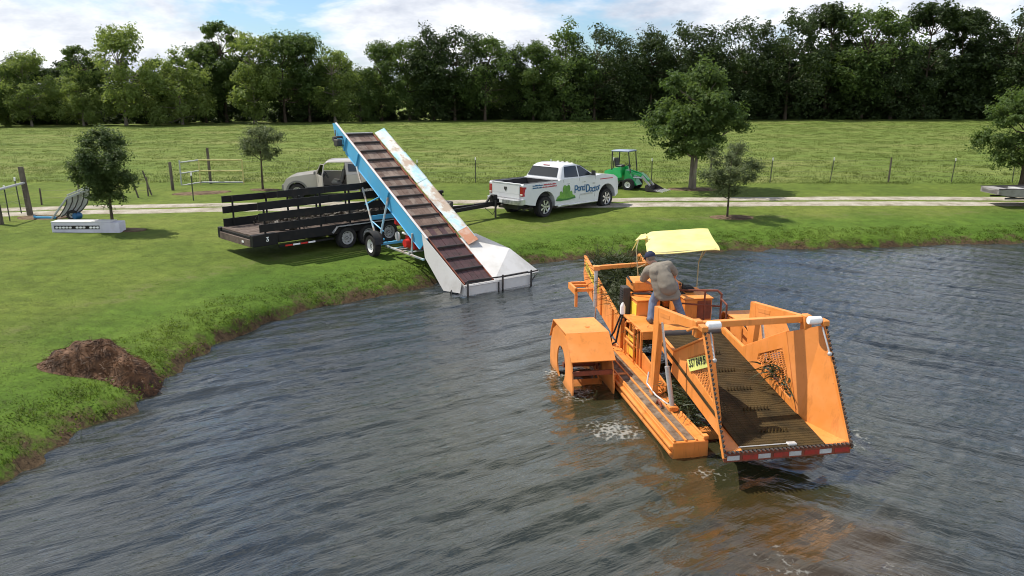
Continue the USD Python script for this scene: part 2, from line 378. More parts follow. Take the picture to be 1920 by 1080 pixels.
def water_z(X, Y):
    r = np.random.default_rng(21)
    c = HO + HL * 1.7 - HF * 4.0
    dx, dy = X - c[0], Y - c[1]
    side = 1 / (1 + np.exp(-dx / 1.2))
    h = np.zeros_like(X)
    # two wake arms, opening towards the camera
    for k in range(16):
        lam = r.uniform(0.38, 1.15); ph = r.uniform(0, 6.28); j = r.normal(0, 0.075)
        aL = math.radians(33) + j                          # crest direction of the left arm
        n = (math.sin(aL), -math.cos(aL))
        q = X * n[0] + Y * n[1] + 0.35 * np.sin(0.22 * X + 0.16 * Y + 0.3 * k)
        h += (1 - side) * 0.0068 * lam * np.sin(2 * np.pi * q / lam + ph)
        aR = math.radians(-35) + j
        n = (math.sin(aR), -math.cos(aR))
        q = X * n[0] + Y * n[1] + 0.35 * np.sin(0.2 * X - 0.18 * Y + 0.3 * k)
        h += side * 0.0062 * lam * np.sin(2 * np.pi * q / lam + ph)
    # wind ripple, small
    for k in range(34):
        lam = r.uniform(0.16, 0.42); ph = r.uniform(0, 6.28); a = math.radians(36) * r.choice([1, 1, -1]) + r.normal(0, 0.4)
        n = (math.sin(a), -math.cos(a))
        h += 0.0012 * lam / 0.3 * np.sin(2 * np.pi * (X * n[0] + Y * n[1] + 0.06 * np.sin(1.7 * X + 1.1 * Y + k)) / lam + ph)
    # rings from the paddle boxes
    for (px, py) in ((HO - HF * 3.6 - HL * 0.6)[:2], (HO - HF * 3.6 + HL * 4.0)[:2], (HO + HL * 1.7)[:2]):
        rr = np.hypot(X - px, Y - py)
        h += 0.014 * np.exp(-rr / 2.2) * np.sin(2 * np.pi * rr / 0.62 + 1.0) * np.clip(rr / 0.5, 0, 1)
    # slow patches: calm and ruffled water
    q = np.stack([X.ravel(), Y.ravel(), np.zeros(X.size)], 1)
    return h * (0.85 + 0.5 * meshkit.noise(q * 0.22, 31).reshape(X.shape)) + 0.004 * meshkit.noise(q * 0.8, 33).reshape(X.shape)


wx = spaced((-12, 21.5, 0.07), (21.5, 50, 0.5))
wy = spaced((-18, 6.5, 0.8), (6.5, 32.5, 0.07))
M['water'] = usdkit.material(stage, '/World/Looks/water_look', {
    'g': ('geometry', {}),
    'n1': ('noise_texture', {'scale': 0.45, 'detail': 4.0, 'distortion': 0.9}),
    'c': ('rgb_ramp', {'ramp': [(0.35, (0.009, 0.012, 0.012)), (0.55, (0.014, 0.018, 0.017)), (0.70, (0.024, 0.026, 0.020))]}),
    # brown silt stirred up in front of the harvester
    'md': ('mapping', {'location': (-1.33, -3.30, 0), 'scale': (0.37, 0.37, 0)}),
    'gr': ('gradient_texture', {'gradient_type': 'spherical'}),
    'sn': ('noise_texture', {'scale': 0.8, 'detail': 4.0, 'distortion': 1.2}), 'sm': ('math', {'math_type': 'multiply'}),
    'sr': ('map_range', {'from_min': 0.10, 'from_max': 0.38, 'to_min': 0.0, 'to_max': 1.0, 'clamp': True}),
    'mx': ('mix_color', {'b': (0.038, 0.025, 0.008)}), 'md2': ('mapping', {'location': (-0.30, -1.85, 0), 'scale': (0.15, 0.15, 0)}), 'gr2': ('gradient_texture', {'gradient_type': 'spherical'}), 'sr2': ('map_range', {'from_min': 0.05, 'from_max': 0.6, 'to_min': 0.0, 'to_max': 0.9, 'clamp': True}), 'mx0': ('mix_color', {'b': (0.027, 0.028, 0.012)}),
    'ra': ('mapping', {'rotation': (0, 0, math.radians(-33))}), 'sa': ('mapping', {'scale': (0.9, 4.4, 1)}), 'na': ('noise_texture', {'scale': 1.5, 'detail': 4.0, 'roughness': 0.6, 'distortion': 0.25}),
    'rb': ('mapping', {'rotation': (0, 0, math.radians(35))}), 'sb': ('mapping', {'scale': (0.9, 4.4, 1)}), 'nb': ('noise_texture', {'scale': 1.5, 'detail': 4.0, 'roughness': 0.6, 'distortion': 0.25}),
    'sep': ('separate_xyz', {}), 'sx': ('map_range', {'range_type': 'smoothstep', 'from_min': 1.5, 'from_max': 6.5, 'to_min': 0.0, 'to_max': 1.0, 'clamp': True}), 'hm': ('mix_float', {}),
    'b1': ('bump', {'strength': 1.0, 'distance': 0.036}),
    'p': ('principled_bsdf', {'roughness': 0.015, 'ior': 1.72, 'specular_ior_level': 0.5}),
}, [('g.position', 'n1.vector'), ('n1.fac', 'c.fac'), ('g.position', 'md.vector'), ('md.vector', 'gr.vector'), ('g.position', 'sn.vector'), ('gr.fac', 'sm.value1'), ('sn.fac', 'sm.value2'), ('sm.value', 'sr.value'), ('sr.result', 'mx.fac'), ('g.position', 'md2.vector'), ('md2.vector', 'gr2.vector'), ('gr2.fac', 'sr2.value'), ('sr2.result', 'mx0.fac'), ('c.color', 'mx0.a'), ('mx0.result', 'mx.a'),
    ('mx.result', 'p.base_color'), ('g.position', 'ra.vector'), ('ra.vector', 'sa.vector'), ('sa.vector', 'na.vector'), ('g.position', 'rb.vector'), ('rb.vector', 'sb.vector'), ('sb.vector', 'nb.vector'), ('g.position', 'sep.vector'), ('sep.x', 'sx.value'), ('sx.result', 'hm.fac'), ('na.fac', 'hm.a'), ('nb.fac', 'hm.b'), ('hm.result', 'b1.height'), ('b1.normal', 'p.normal')], surface='p.BSDF')
top('water', grid_mesh(wx, wy, water_z), M['water'], 'dark rippled pond water reflecting the sky', None, kind='structure', smooth=True)
# ------------------------------------------------------------------ foliage
def leaf_mat(name, dark, light, trans, var=0.25):
    return usdkit.material(stage, '/World/Looks/' + name, {
        'g': ('geometry', {}), 'oi': ('object_info', {}),
        'n': ('noise_texture', {'scale': 0.9, 'detail': 3.0}), 'r': ('rgb_ramp', {'ramp': [(0.3, dark), (0.7, light)]}),
        'isl': ('map_range', {'from_min': 0.0, 'from_max': 1.0, 'to_min': 1 - var, 'to_max': 1 + var}),
        'h': ('hsv', {}), 't': ('hsv', {'value': 1.5, 'saturation': 1.1, 'hue': 0.485}),
        'p': ('principled_bsdf', {'roughness': 0.55, 'specular_ior_level': 0.3}), 'tb': ('translucent_bsdf', {}), 'mx': ('mix_closure', {'fac': trans}),
    }, [('g.position', 'n.vector'), ('n.fac', 'r.fac'), ('g.random_per_island', 'isl.value'), ('isl.result', 'h.value'), ('r.color', 'h.color'), ('h.color', 'p.base_color'), ('h.color', 't.color'), ('t.color', 'tb.color'),
        ('p.BSDF', 'mx.closure1'), ('tb.BSDF', 'mx.closure2')], surface='mx.closure')


M['leaf_dark'] = leaf_mat('dark_leaf', (0.030, 0.055, 0.014), (0.066, 0.104, 0.026), 0.26)
M['leaf_mid'] = leaf_mat('green_leaf', (0.070, 0.126, 0.028), (0.136, 0.204, 0.054), 0.44)
M['leaf_sunlit'] = leaf_mat('pale_sunlit_leaf', (0.155, 0.228, 0.048), (0.255, 0.330, 0.100), 0.5)  # pale green with the brightness of sunlit crowns put into the leaf colour
M['leaf_oak'] = leaf_mat('oak_leaf', (0.058, 0.100, 0.030), (0.120, 0.170, 0.052), 0.36)
M['leaf_grey'] = leaf_mat('grey_green_leaf', (0.100, 0.138, 0.054), (0.190, 0.228, 0.105), 0.42)
M['bark'] = paint('bark', (0.085, 0.066, 0.048), 0.95, (0.030, 0.024, 0.018), 0.6, 5.0, spec=0.1, bump=0.8, bscale=18, streak=True)
M['bark_pale'] = paint('pale_bark', (0.22, 0.19, 0.15), 0.95, (0.09, 0.075, 0.06), 0.6, 3.0, spec=0.1, bump=0.8, bscale=14, streak=True)


def leaves(centres, normals, size, r, fold=0.25, aspect=0.55):
    """small folded leaf-shaped faces"""
    n = len(centres)
    d = normals + r.normal(0, 0.55, (n, 3)); d /= np.linalg.norm(d, axis=1, keepdims=True)
    t = np.cross(d, r.normal(0, 1, (n, 3))); t /= np.linalg.norm(t, axis=1, keepdims=True)
    b = np.cross(d, t)
    s = (size * r.uniform(0.65, 1.35, n))[:, None]
    a0 = centres - t * s; a1 = centres + t * s
    l = centres + b * s * aspect + d * s * fold; q = centres - b * s * aspect + d * s * fold
    v = np.stack([a0, q, a1, l], 1).reshape(-1, 3)
    k = np.arange(n)[:, None] * 4
    f = np.vstack([k + [0, 1, 2], k + [0, 2, 3]])
    return trimesh.Trimesh(v, f, process=False)


def crown_blobs(kind, r, n, h0, h1, rad, big=False):
    """centres and radii of the leaf clumps in a crown that runs from h0 to h1, widest radius rad"""
    out = []
    for i in range(n * 12):
        t = r.uniform(0, 1)
        prof = {'round': math.sin(math.pi * (0.12 + 0.80 * t)) ** 0.75, 'oval': math.sin(math.pi * (0.10 + 0.82 * t)) ** 0.9, 'open': (0.55 + 0.6 * t) * (1 - t ** 5), 'full': (1 - t ** 2.2) * (0.85 + 0.15 * t) + 0.12, 'cone': (1 - t) ** 0.8 + 0.08}[kind]
        a = r.uniform(0, 6.283); q = rad * prof * math.sqrt(r.uniform(0.05, 1))
        p = V(q * math.cos(a), q * math.sin(a), h0 + (h1 - h0) * t)
        br = rad * ({'open': 0.30, 'oval': 0.40, 'round': 0.36, 'full': 0.36, 'cone': 0.3} if big else {'open': 0.24, 'oval': 0.30, 'round': 0.30, 'full': 0.30, 'cone': 0.26})[kind] * r.uniform(0.65, 1.3)
        if all(np.linalg.norm(p - c) > (0.42 if big else 0.55) * (br + b) for c, b in out):
            out.append((p, br))
        if len(out) >= n:
            break
    return out


def make_tree(prim, seed, kind, height, rad, base, trunk_r, n_blob, n_leaf, leaf, leafm, barkm, lean=(0, 0), stems=1, shell=0.5, droop=0.0, big=False):
    r = np.random.default_rng(seed)
    blobs = crown_blobs(kind, r, n_blob, base, height - rad * 0.22, rad, big)
    tr = MB()
    tops = []
    for s in range(stems):
        a = s * 2.6 + r.uniform(0, 6)
        off = V(math.cos(a), math.sin(a), 0) * trunk_r * 0.55 * (stems > 1)
        p = V(0, 0, -0.25) + off
        k = 5; hh = base + (height - base) * 0.55
        for i in range(k):
            q = p + V(lean[0] / k + r.normal(0, 0.015) * height / 4, lean[1] / k + r.normal(0, 0.015) * height / 4, (hh + 0.25) / k) + off * 0.5
            r0 = trunk_r * (1 - 0.14 * i) / math.sqrt(stems); r1 = trunk_r * (1 - 0.14 * (i + 1)) / math.sqrt(stems)
            tr.tube(p, q, r0 * (1.35 if i == 0 else 1), r1, n=9)
            tops.append(q); p = q
    for c, b in blobs:
        lo = [t for t in tops if t[2] < c[2]] or tops[:1]
        s = min(lo, key=lambda t: np.linalg.norm(t - c) + 0.4 * abs(t[2] - c[2] + 0.3 * rad))
        m = (s + c) / 2 + V(0, 0, -0.08 * np.linalg.norm(c - s)) + r.normal(0, 0.05, 3) * np.linalg.norm(c - s)
        tr.tube(s, m, trunk_r * 0.33, trunk_r * 0.22, n=5); tr.tube(m, c, trunk_r * 0.22, trunk_r * 0.06, n=5)
    part(prim, 'trunk', tr, barkm, smooth=True)
    w = np.array([b ** 2 for _, b in blobs]); w /= w.sum()
    idx = r.choice(len(blobs), n_leaf, p=w)
    C = np.array([c for c, _ in blobs])[idx]; B = np.array([b for _, b in blobs])[idx]
    d = r.normal(0, 1, (n_leaf, 3)); d /= np.linalg.norm(d, axis=1, keepdims=True)
    # twigs: leaves gather along short random directions so that the clump edge is ragged
    tw = r.normal(0, 1, (len(blobs), 26, 3)); tw /= np.linalg.norm(tw, axis=2, keepdims=True)
    tk = r.integers(0, 26, n_leaf); tdir = tw[idx, tk]
    d = d * 0.34 + tdir; d /= np.linalg.norm(d, axis=1, keepdims=True)
    rad_ = B * (r.uniform(0, 1, n_leaf) ** shell) * r.uniform(0.9, 1.15, n_leaf) * (0.75 + (0.75 if n_leaf > 11500 or leaf < 0.06 else 0.42) * r.uniform(0, 1, (len(blobs), 26)) ** 2)[idx, tk]
    P = C + d * rad_[:, None] * V(1.05, 1.05, 0.85); P[:, 2] -= droop * rad_
    keep = P[:, 2] > 0.12
    nrm = d * 0.7 + V(0, 0, 0.55)
    part(prim, 'crown', leaves(P[keep], nrm[keep], leaf, r), leafm, smooth=False)


# ------------------------------------------------------------------ the far wood: every tree along its edge
protos = {}


def far_tree(key, label, x, y, h, rot):
    kind, seed, H, R, base, n, leafm = PROTO[key]
    s = h / H
    loc = (x, y, gz(x, y) - 0.05)
    if key not in protos:
        t = thing('wood_edge_tree', label, 'tree', loc, rot, group='trees along the far edge of the pasture')
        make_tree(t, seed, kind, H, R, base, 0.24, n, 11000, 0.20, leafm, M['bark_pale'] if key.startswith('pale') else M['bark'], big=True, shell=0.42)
        place(t, loc, rot, (s, s, s)); protos[key] = t
    else:
        dup(protos[key], label, loc, rot, (s * 1.0, s * 1.0, s), group='trees along the far edge of the pasture', cat='tree')


PROTO = {
    'pale_round': ('round', 101, 14, 5.0, 1.6, 34, M['leaf_sunlit']),
    'pale_full': ('full', 102, 12, 5.2, 0.7, 34, M['leaf_sunlit']),
    'pale_oval': ('oval', 103, 14, 4.2, 1.8, 30, M['leaf_sunlit']),
    'mid_round': ('round', 104, 14, 5.2, 1.2, 36, M['leaf_mid']),
    'mid_full': ('full', 105, 13, 5.2, 0.6, 36, M['leaf_mid']),
    'mid_oval': ('oval', 106, 15, 4.4, 1.2, 32, M['leaf_mid']),
    'dark_round': ('round', 107, 15, 5.6, 1.0, 36, M['leaf_dark']),
    'dark_full': ('full', 108, 15, 5.6, 0.5, 36, M['leaf_dark']),
    'dark_oval': ('oval', 109, 16, 4.6, 1.2, 32, M['leaf_dark']),
    'open_mid': ('open', 110, 15, 4.4, 3.5, 26, M['leaf_mid']),
    'open_dark': ('open', 111, 17, 4.6, 4.5, 26, M['leaf_dark']),
}


def edge_y(x):
    return float(np.interp(x, [-80, -62, -40, 0, 40, 80, 110], [96, 99.5, 107, 118, 121, 122.5, 123]))


# picture column, top row of the crown, kind, what it looks like and what it stands by
WOOD = [
    (-30, 150, 'mid_full', 'low leafy green tree cut by the left border of the photo, in the far wood'),
    (22, 138, 'pale_full', 'low pale bushy tree at the left end of the far wood'),
    (62, 118, 'mid_round', 'rounded mid green tree near the left end of the wood, left of a taller neighbour'),
    (103, 104, 'pale_round', 'broad pale green tree in the wood, tallest of the low group at the far left'),
    (148, 150, 'mid_full', 'low green tree filling the dip in the wood above the tilted grey ramp'),
    (196, 132, 'pale_full', 'small yellow green bushy tree at the wood edge behind the young tree by the box'),
    (200, 88, 'open_mid', 'thin open crowned tree rising behind the small yellow green bushy tree'),
    (272, 58, 'pale_round', 'tall bright pale green tree with a domed crown, the brightest of the left wood'),
    (308, 130, 'dark_oval', 'narrow dark tree in the gap right of the domed bright pale tree'),
    (338, 112, 'open_mid', 'sparse half bare tree between the domed bright tree and the low spreading pale one'),
    (372, 98, 'pale_full', 'low spreading pale green tree with a pale flared trunk, above the yellow gate'),
    (415, 88, 'mid_oval', 'narrow mid green tree just right of the spreading pale tree above the gate'),
    (452, 44, 'open_mid', 'tall open crowned tree with a ragged top, left of the two yellow green crowns'),
    (502, 60, 'pale_oval', 'tall yellow green tree with a bare visible trunk, above the small round yard tree'),
    (556, 64, 'mid_round', 'wide mid green tree with sky gaps, left of the conveyor top'),
    (600, 70, 'mid_oval', 'narrow tree just left of the conveyor top in the far wood'),
    (645, 88, 'pale_oval', 'slim tree with two pale trunks directly above the conveyor top'),
    (690, 132, 'mid_full', 'low tree in the deepest gap of the wood, right above the conveyor head'),
    (728, 84, 'mid_oval', 'slender mid green tree just right of the deepest gap in the wood'),
    (778, 78, 'mid_round', 'round mid green tree left of the dark spiky topped tree in mid wood'),
    (822, 54, 'dark_oval', 'dark tall tree with a spiky top in the middle of the wood'),
    (858, 56, 'dark_round', 'dark dense domed tree, right half of the tall pair in mid wood'),
    (912, 70, 'mid_round', 'olive green rounded tree above the tail of the white pickup'),
    (962, 88, 'dark_oval', 'dark narrow tree in the dip above the white pickup bed'),
    (998, 84, 'mid_oval', 'reddish topped narrow tree above the white pickup cab'),
    (1052, 54, 'mid_full', 'broad leafy tree with a flat wide top above the white pickup hood'),
    (1106, 52, 'dark_round', 'broad dark tree with a level top, above the green loader'),
    (1158, 64, 'dark_full', 'dark full tree between the level topped tree and the pointed one'),
    (1204, 56, 'dark_oval', 'pointed narrow dark tree left of the tall yard tree crown'),
    (1252, 48, 'dark_round', 'dark green domed tree right behind the left part of the tall yard tree'),
    (1300, 46, 'dark_full', 'dark tree straight above the crown of the tall yard tree'),
    (1362, 40, 'dark_round', 'dark lobed tree before the notch of sky in the right wood'),
    (1400, 72, 'dark_full', 'lower dark tree below the notch of sky right of the tall yard tree'),
    (1446, 26, 'dark_round', 'large dark tree on the right of the sky notch'),
    (1516, 4, 'open_dark', 'very tall open tree with a two lobed top, right of the sky notch'),
    (1580, 18, 'mid_round', 'tall green tree with many sky gaps in the right wood'),
    (1634, 36, 'dark_full', 'dark tree filling in left of the tallest ragged tree'),
    (1690, 2, 'open_dark', 'tallest ragged open tree in the right wood, with separate leaf tufts'),
    (1748, 14, 'open_dark', 'thin open tree with a lone tuft, right of the tallest ragged tree'),
    (1800, 44, 'dark_full', 'dark broad tree right of the lone tuft in the right wood'),
    (1842, 22, 'dark_round', 'dark domed tree above the left edge of the rightmost yard tree'),
    (1896, 20, 'dark_full', 'dark dense tree above the rightmost yard tree'),
    (1948, 14, 'dark_round', 'dark tree cut by the right border of the photo'),
]
_r = random.Random(4)
for u, vtop, key, label in WOOD:
    t = (u - 960) / 1500.0 * 1.03
    y = 118.0
    for _ in range(6):
        y = edge_y(t * y) + 2.0
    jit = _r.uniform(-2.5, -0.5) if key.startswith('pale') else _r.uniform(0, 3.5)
    y += jit; x = t * y
    h = CAM_H - 0.9 + (165 - vtop) * y * 0.985 / 1500 + 0.3
    far_tree(key, label, x, y, h, _r.uniform(0, 360))

# behind the edge: the rest of the wood, one mass
wood = UsdGeom.PointInstancer.Define(stage, '/World/woodland')
setd(wood.GetPrim(), 'dark woodland behind the first row of trees along the pasture', 'wood', kind='stuff')
wp = []
for i, (kind, seed, H, R, base, n, lm) in enumerate([('full', 201, 11, 4.4, 0.2, 26, M['leaf_dark']), ('full', 202, 9, 4.2, 0.2, 26, M['leaf_dark'])]):
    x = UsdGeom.Xform.Define(stage, f'/World/woodland/clump_{i + 1:03d}')
    make_tree(x.GetPrim(), seed, kind, H, R, base, 0.2, n, 5200, 0.26, lm, M['bark'])
    wp.append(x.GetPath())
wood.CreatePrototypesRel().SetTargets(wp)
pos, sc, ori, ids = [], [], [], []
for i in range(250):
    x = _r.uniform(-100, 115); row = _r.choice([0, 0, 1, 2])
    y = edge_y(x) + 5.5 + row * 6 + _r.uniform(0, 4)
    hmax = float(np.interp(x, [-100, -62, -48, -30, -22, -18, 0, 30, 60, 110], [6.0, 6.5, 6.5, 8.0, 8.0, 6.5, 9.5, 11.5, 13.5, 13.5]))
    if row == 0 and _r.random() < 0.45:
        hmax *= 0.55
    s = hmax * _r.uniform(0.75, 1.0) / 11
    pos.append((x, y, 0.6)); sc.append((s * 1.15, s * 1.15, s)); a = _r.uniform(0, 6.28); ori.append((math.cos(a / 2), 0, 0, math.sin(a / 2))); ids.append(i % 2)
for i in range(120):                                            # the far side of the next field, seen over the low left end
    x = _r.uniform(-330, 60); y = _r.uniform(300, 335)
    s = _r.uniform(1.25, 1.62) * (1.0 if x < -60 else 0.8)
    pos.append((x, y, 0.0)); sc.append((s * 1.5, s * 1.5, s)); a = _r.uniform(0, 6.28); ori.append((math.cos(a / 2), 0, 0, math.sin(a / 2))); ids.append(i % 2)
wood.CreatePositionsAttr([Gf.Vec3f(*p) for p in pos]); wood.CreateScalesAttr([Gf.Vec3f(*p) for p in sc])
wood.CreateOrientationsAttr([Gf.Quath(*o) for o in ori]); wood.CreateProtoIndicesAttr(ids)

# ------------------------------------------------------------------ trees of the yard
def yard_tree(name, label, x, y, rot=0, **k):
    t = thing(name, label, 'tree', (x, y, gz(x, y)), rot)
    make_tree(t, **k)
    return t

yard_tree('young_tree', 'young dark green egg shaped tree on a thin trunk beside the white slotted box', -13.95, 27.6, seed=31, kind='oval', height=3.45, rad=0.92, base=1.15, trunk_r=0.065, n_blob=32, n_leaf=24000, leaf=0.042, leafm=M['leaf_oak'], barkm=M['bark'], shell=0.6, big=True)
yard_tree('young_tree', 'small round grey green tree on a slim trunk behind the black trailer rear', -11.91, 38.25, seed=32, kind='round', height=3.2, rad=1.05, base=1.6, trunk_r=0.06, n_blob=22, n_leaf=10000, leaf=0.042, leafm=M['leaf_grey'], barkm=M['bark'], shell=0.8, big=True)
yard_tree('shade_tree', 'tall broad green tree with a forked trunk right of the green loader', 8.78, 39.19, seed=41, kind='round', height=6.1, rad=2.2, base=1.9, trunk_r=0.16, n_blob=34, n_leaf=30000, leaf=0.078, leafm=M['leaf_mid'], barkm=M['bark_pale'], stems=2, shell=0.5)
yard_tree('young_tree', 'small grey green tree with a dark thin trunk in front of the tall forked tree', 8.54, 31.53, seed=34, kind='round', height=3.1, rad=1.0, base=1.1, trunk_r=0.05, n_blob=24, n_leaf=11000, leaf=0.040, leafm=M['leaf_grey'], barkm=M['bark'], shell=0.85, big=True)
yard_tree('shade_tree', 'rounded pale green tree standing at the right border by the grey boat', 24.75, 39.0, seed=35, kind='round', height=5.1, rad=1.9, base=1.4, trunk_r=0.14, n_blob=32, n_leaf=22000, leaf=0.07, leafm=M['leaf_mid'], barkm=M['bark'], shell=0.55)

# ------------------------------------------------------------------ gravel drive, bare soil rings
M['gravel'] = usdkit.material(stage, '/World/Looks/gravel_look', {
    'g': ('geometry', {}), 'n1': ('noise_texture', {'scale': 1.6, 'detail': 6.0, 'roughness': 0.7}), 'n2': ('noise_texture', {'scale': 28.0, 'detail': 4.0, 'roughness': 0.8}),
    'c': ('rgb_ramp', {'ramp': [(0.28, (0.16, 0.14, 0.085)), (0.46, (0.31, 0.275, 0.215)), (0.7, (0.46, 0.42, 0.355))]}), 'c2': ('rgb_ramp', {'ramp': [(0.3, (0.65,) * 3), (0.6, (1.1,) * 3)]}),
    'm': ('mix_color', {'blend_type': 'multiply', 'fac': 1.0}), 'bp': ('bump', {'strength': 0.6, 'distance': 0.03}), 'p': ('principled_bsdf', {'roughness': 0.95, 'specular_ior_level': 0.2}),
}, [('g.position', 'n1.vector'), ('g.position', 'n2.vector'), ('n1.fac', 'c.fac'), ('n2.fac', 'c2.fac'), ('c.color', 'm.a'), ('c2.color', 'm.b'), ('m.result', 'p.base_color'), ('n2.fac', 'bp.height'), ('bp.normal', 'p.normal')], surface='p.BSDF')


def drape(xc, yc, half, seed, lift=0.035, ragged=0.18, nw=9):
    """a strip along the line xc, yc that lies on the ground with uneven edges"""
    p = np.stack([xc, yc, np.full(len(xc), seed)], 1)
    l = half * (1 + ragged * meshkit.noise(p * 1.3, seed) + ragged * 0.7 * meshkit.noise(p * 4.0, seed + 1)); r = half * (1 + ragged * meshkit.noise(p * 1.3, seed + 2) + ragged * 0.7 * meshkit.noise(p * 4.0, seed + 3))
    t = np.gradient(np.stack([xc, yc], 1), axis=0); t /= np.linalg.norm(t, axis=1, keepdims=True); n = np.c_[-t[:, 1], t[:, 0]]
    k = np.linspace(-1, 1, nw)
    off = np.where(k[None] < 0, k[None] * r[:, None], k[None] * l[:, None])
    X = xc[:, None] + n[:, :1] * off; Y = yc[:, None] + n[:, 1:] * off
    Z = ground_z(X, Y) + lift * (1 - np.abs(k[None]) ** 6) - 0.03 * (np.abs(k[None]) == 1)
    v = np.stack([X, Y, Z], 2).reshape(-1, 3); m = len(xc)
    i = (np.arange(m - 1)[:, None] * nw + np.arange(nw - 1)[None]).ravel()
    return trimesh.Trimesh(v, np.vstack([np.c_[i, i + nw, i + nw + 1], np.c_[i, i + nw + 1, i + 1]]), process=False)


def road_y(x):
    return np.interp(x, [-40, -18, -11.8, 0, 8, 22, 45], [27.0, 31.6, 32.75, 34.3, 35.1, 35.6, 36.2])


rx = np.arange(-40, 45, 0.18)
for nm, off, hw, sd in (('road', -0.68, 0.46, 61), ('road', 0.72, 0.40, 67)):
    top(nm, drape(rx, road_y(rx) + off, hw, sd, ragged=0.26), M['gravel'], 'pale gravel wheel track of the drive, %s one' % ('nearer' if off < 0 else 'farther'), None, kind='structure', smooth=True)
M['soil'] = paint('soil', (0.15, 0.105, 0.065), 0.95, (0.06, 0.04, 0.025), 0.7, 4.0, spec=0.1, bump=0.8, bscale=20)
for x, y, r_, l in ((8.6, 31.5, 0.75, 'small grey green tree'), (8.7, 39.1, 1.1, 'tall forked tree'), (-13.5, 27.5, 0.6, 'young egg shaped tree'), (-11.9, 38.2, 0.6, 'round grey green tree'), (24.3, 39.0, 0.9, 'rightmost yard tree'),
                    (-17.8, 29.9, 0.8, 'left fence post'), (-14.5, 36.9, 1.0, 'leaning stakes')):
    xs = np.linspace(x - r_, x + r_ * 1.3, 16)
    w = r_ * 0.55 * np.sqrt(np.clip(1 - ((xs - x - .15 * r_) / (1.16 * r_)) ** 2, 0, 1)) + 0.02
    top('soil_patch', drape(xs, np.full(16, y) + (0.5 * (xs - x) if 'stakes' in l else 0), w, int(abs(x * 7)) + 70, lift=0.03, ragged=0.4, nw=7), M['soil'], 'bare brown soil under the ' + l, None, kind='structure', smooth=True)
# ------------------------------------------------------------------ aquatic weed harvester: x runs towards its lowered pick-up head, y to its left
M['orange'] = machine_paint('orange_paint', (0.67, 0.232, 0.043), 0.9)
M['orange_dirty'] = machine_paint('grimy_orange_paint', (0.60, 0.205, 0.036), 1.5)
M['deck_mud'] = paint('deck_mud', (0.20, 0.155, 0.115), 0.85, (0.09, 0.06, 0.038), 0.8, 6.0, spec=0.2, bump=0.6, bscale=22)
M['dark_metal'] = paint('dark_metal', (0.03, 0.028, 0.027), 0.55, (0.07, 0.045, 0.03), 0.5, 6.0, bump=0.3)
M['rust_red'] = paint('rust_red', (0.20, 0.045, 0.018), 0.7, (0.09, 0.03, 0.016), 0.6, 5.0, bump=0.3)
M['chrome'] = paint('bright_steel', (0.62, 0.62, 0.62), 0.28, (0.30, 0.29, 0.27), 0.35, 4.0, metallic=0.85)
M['galv'] = paint('galvanised', (0.50, 0.50, 0.49), 0.5, (0.33, 0.31, 0.28), 0.5, 4.0, metallic=0.3)
M['white'] = paint('white_paint', (0.78, 0.78, 0.76), 0.45, (0.52, 0.49, 0.44), 0.4, 3.0, bump=0.1)
M['red'] = paint('red_paint', (0.50, 0.022, 0.016), 0.4, (0.25, 0.03, 0.02), 0.3, 6.0)
M['lip_red'] = paint('faded_red_tape', (0.30, 0.028, 0.018), 0.45, (0.14, 0.03, 0.015), 0.6, 7.0)
M['yellow'] = paint('yellow_paint', (0.78, 0.56, 0.05), 0.45, (0.45, 0.32, 0.06), 0.4, 6.0)
M['lime'] = paint('yellow_green_plate', (0.66, 0.70, 0.20), 0.4, (0.5, 0.5, 0.25), 0.3, 8.0)
M['black'] = paint('black_rubber', (0.016, 0.016, 0.017), 0.7, (0.05, 0.045, 0.04), 0.4, 8.0, spec=0.3)
M['ink'] = paint('dark_print', (0.02, 0.03, 0.02), 0.6, (0.05, 0.05, 0.04), 0.2, 8.0)
M['pole'] = paint('canopy_pole', (0.42, 0.36, 0.20), 0.5, (0.25, 0.18, 0.10), 0.4, 6.0)
M['canvas'] = usdkit.material(stage, '/World/Looks/canvas_look', {
    'tc': ('texture_coordinate', {}), 'n': ('noise_texture', {'scale': 2.5, 'detail': 4.0}), 'r': ('rgb_ramp', {'ramp': [(0.3, (0.82, 0.73, 0.26)), (0.7, (0.87, 0.81, 0.40))]}),
    'n2': ('noise_texture', {'scale': 5.0, 'detail': 3.0}), 'b': ('bump', {'strength': 0.35, 'distance': 0.02}),
    'p': ('principled_bsdf', {'roughness': 0.75}), 't': ('translucent_bsdf', {}), 'm': ('mix_closure', {'fac': 0.35})},
    [('tc.object', 'n.vector'), ('tc.object', 'n2.vector'), ('n.fac', 'r.fac'), ('n2.fac', 'b.height'), ('b.normal', 'p.normal'), ('r.color', 'p.base_color'), ('r.color', 't.color'), ('p.BSDF', 'm.closure1'), ('t.BSDF', 'm.closure2')], surface='m.closure')
M['belt'] = paint('wet_wire_belt', (0.052, 0.032, 0.009), 0.72, (0.022, 0.015, 0.005), 0.6, 3.0, spec=0.22, bump=0.9, bscale=60, var=0.3)
M['weed'] = leaf_mat('cut_weed', (0.028, 0.046, 0.013), (0.120, 0.160, 0.045), 0.2, 0.6)

hv = thing('weed_harvester', 'large orange paddle wheel weed harvester floating on the pond', 'boat', HO, math.degrees(math.atan2(HF[1], HF[0])))
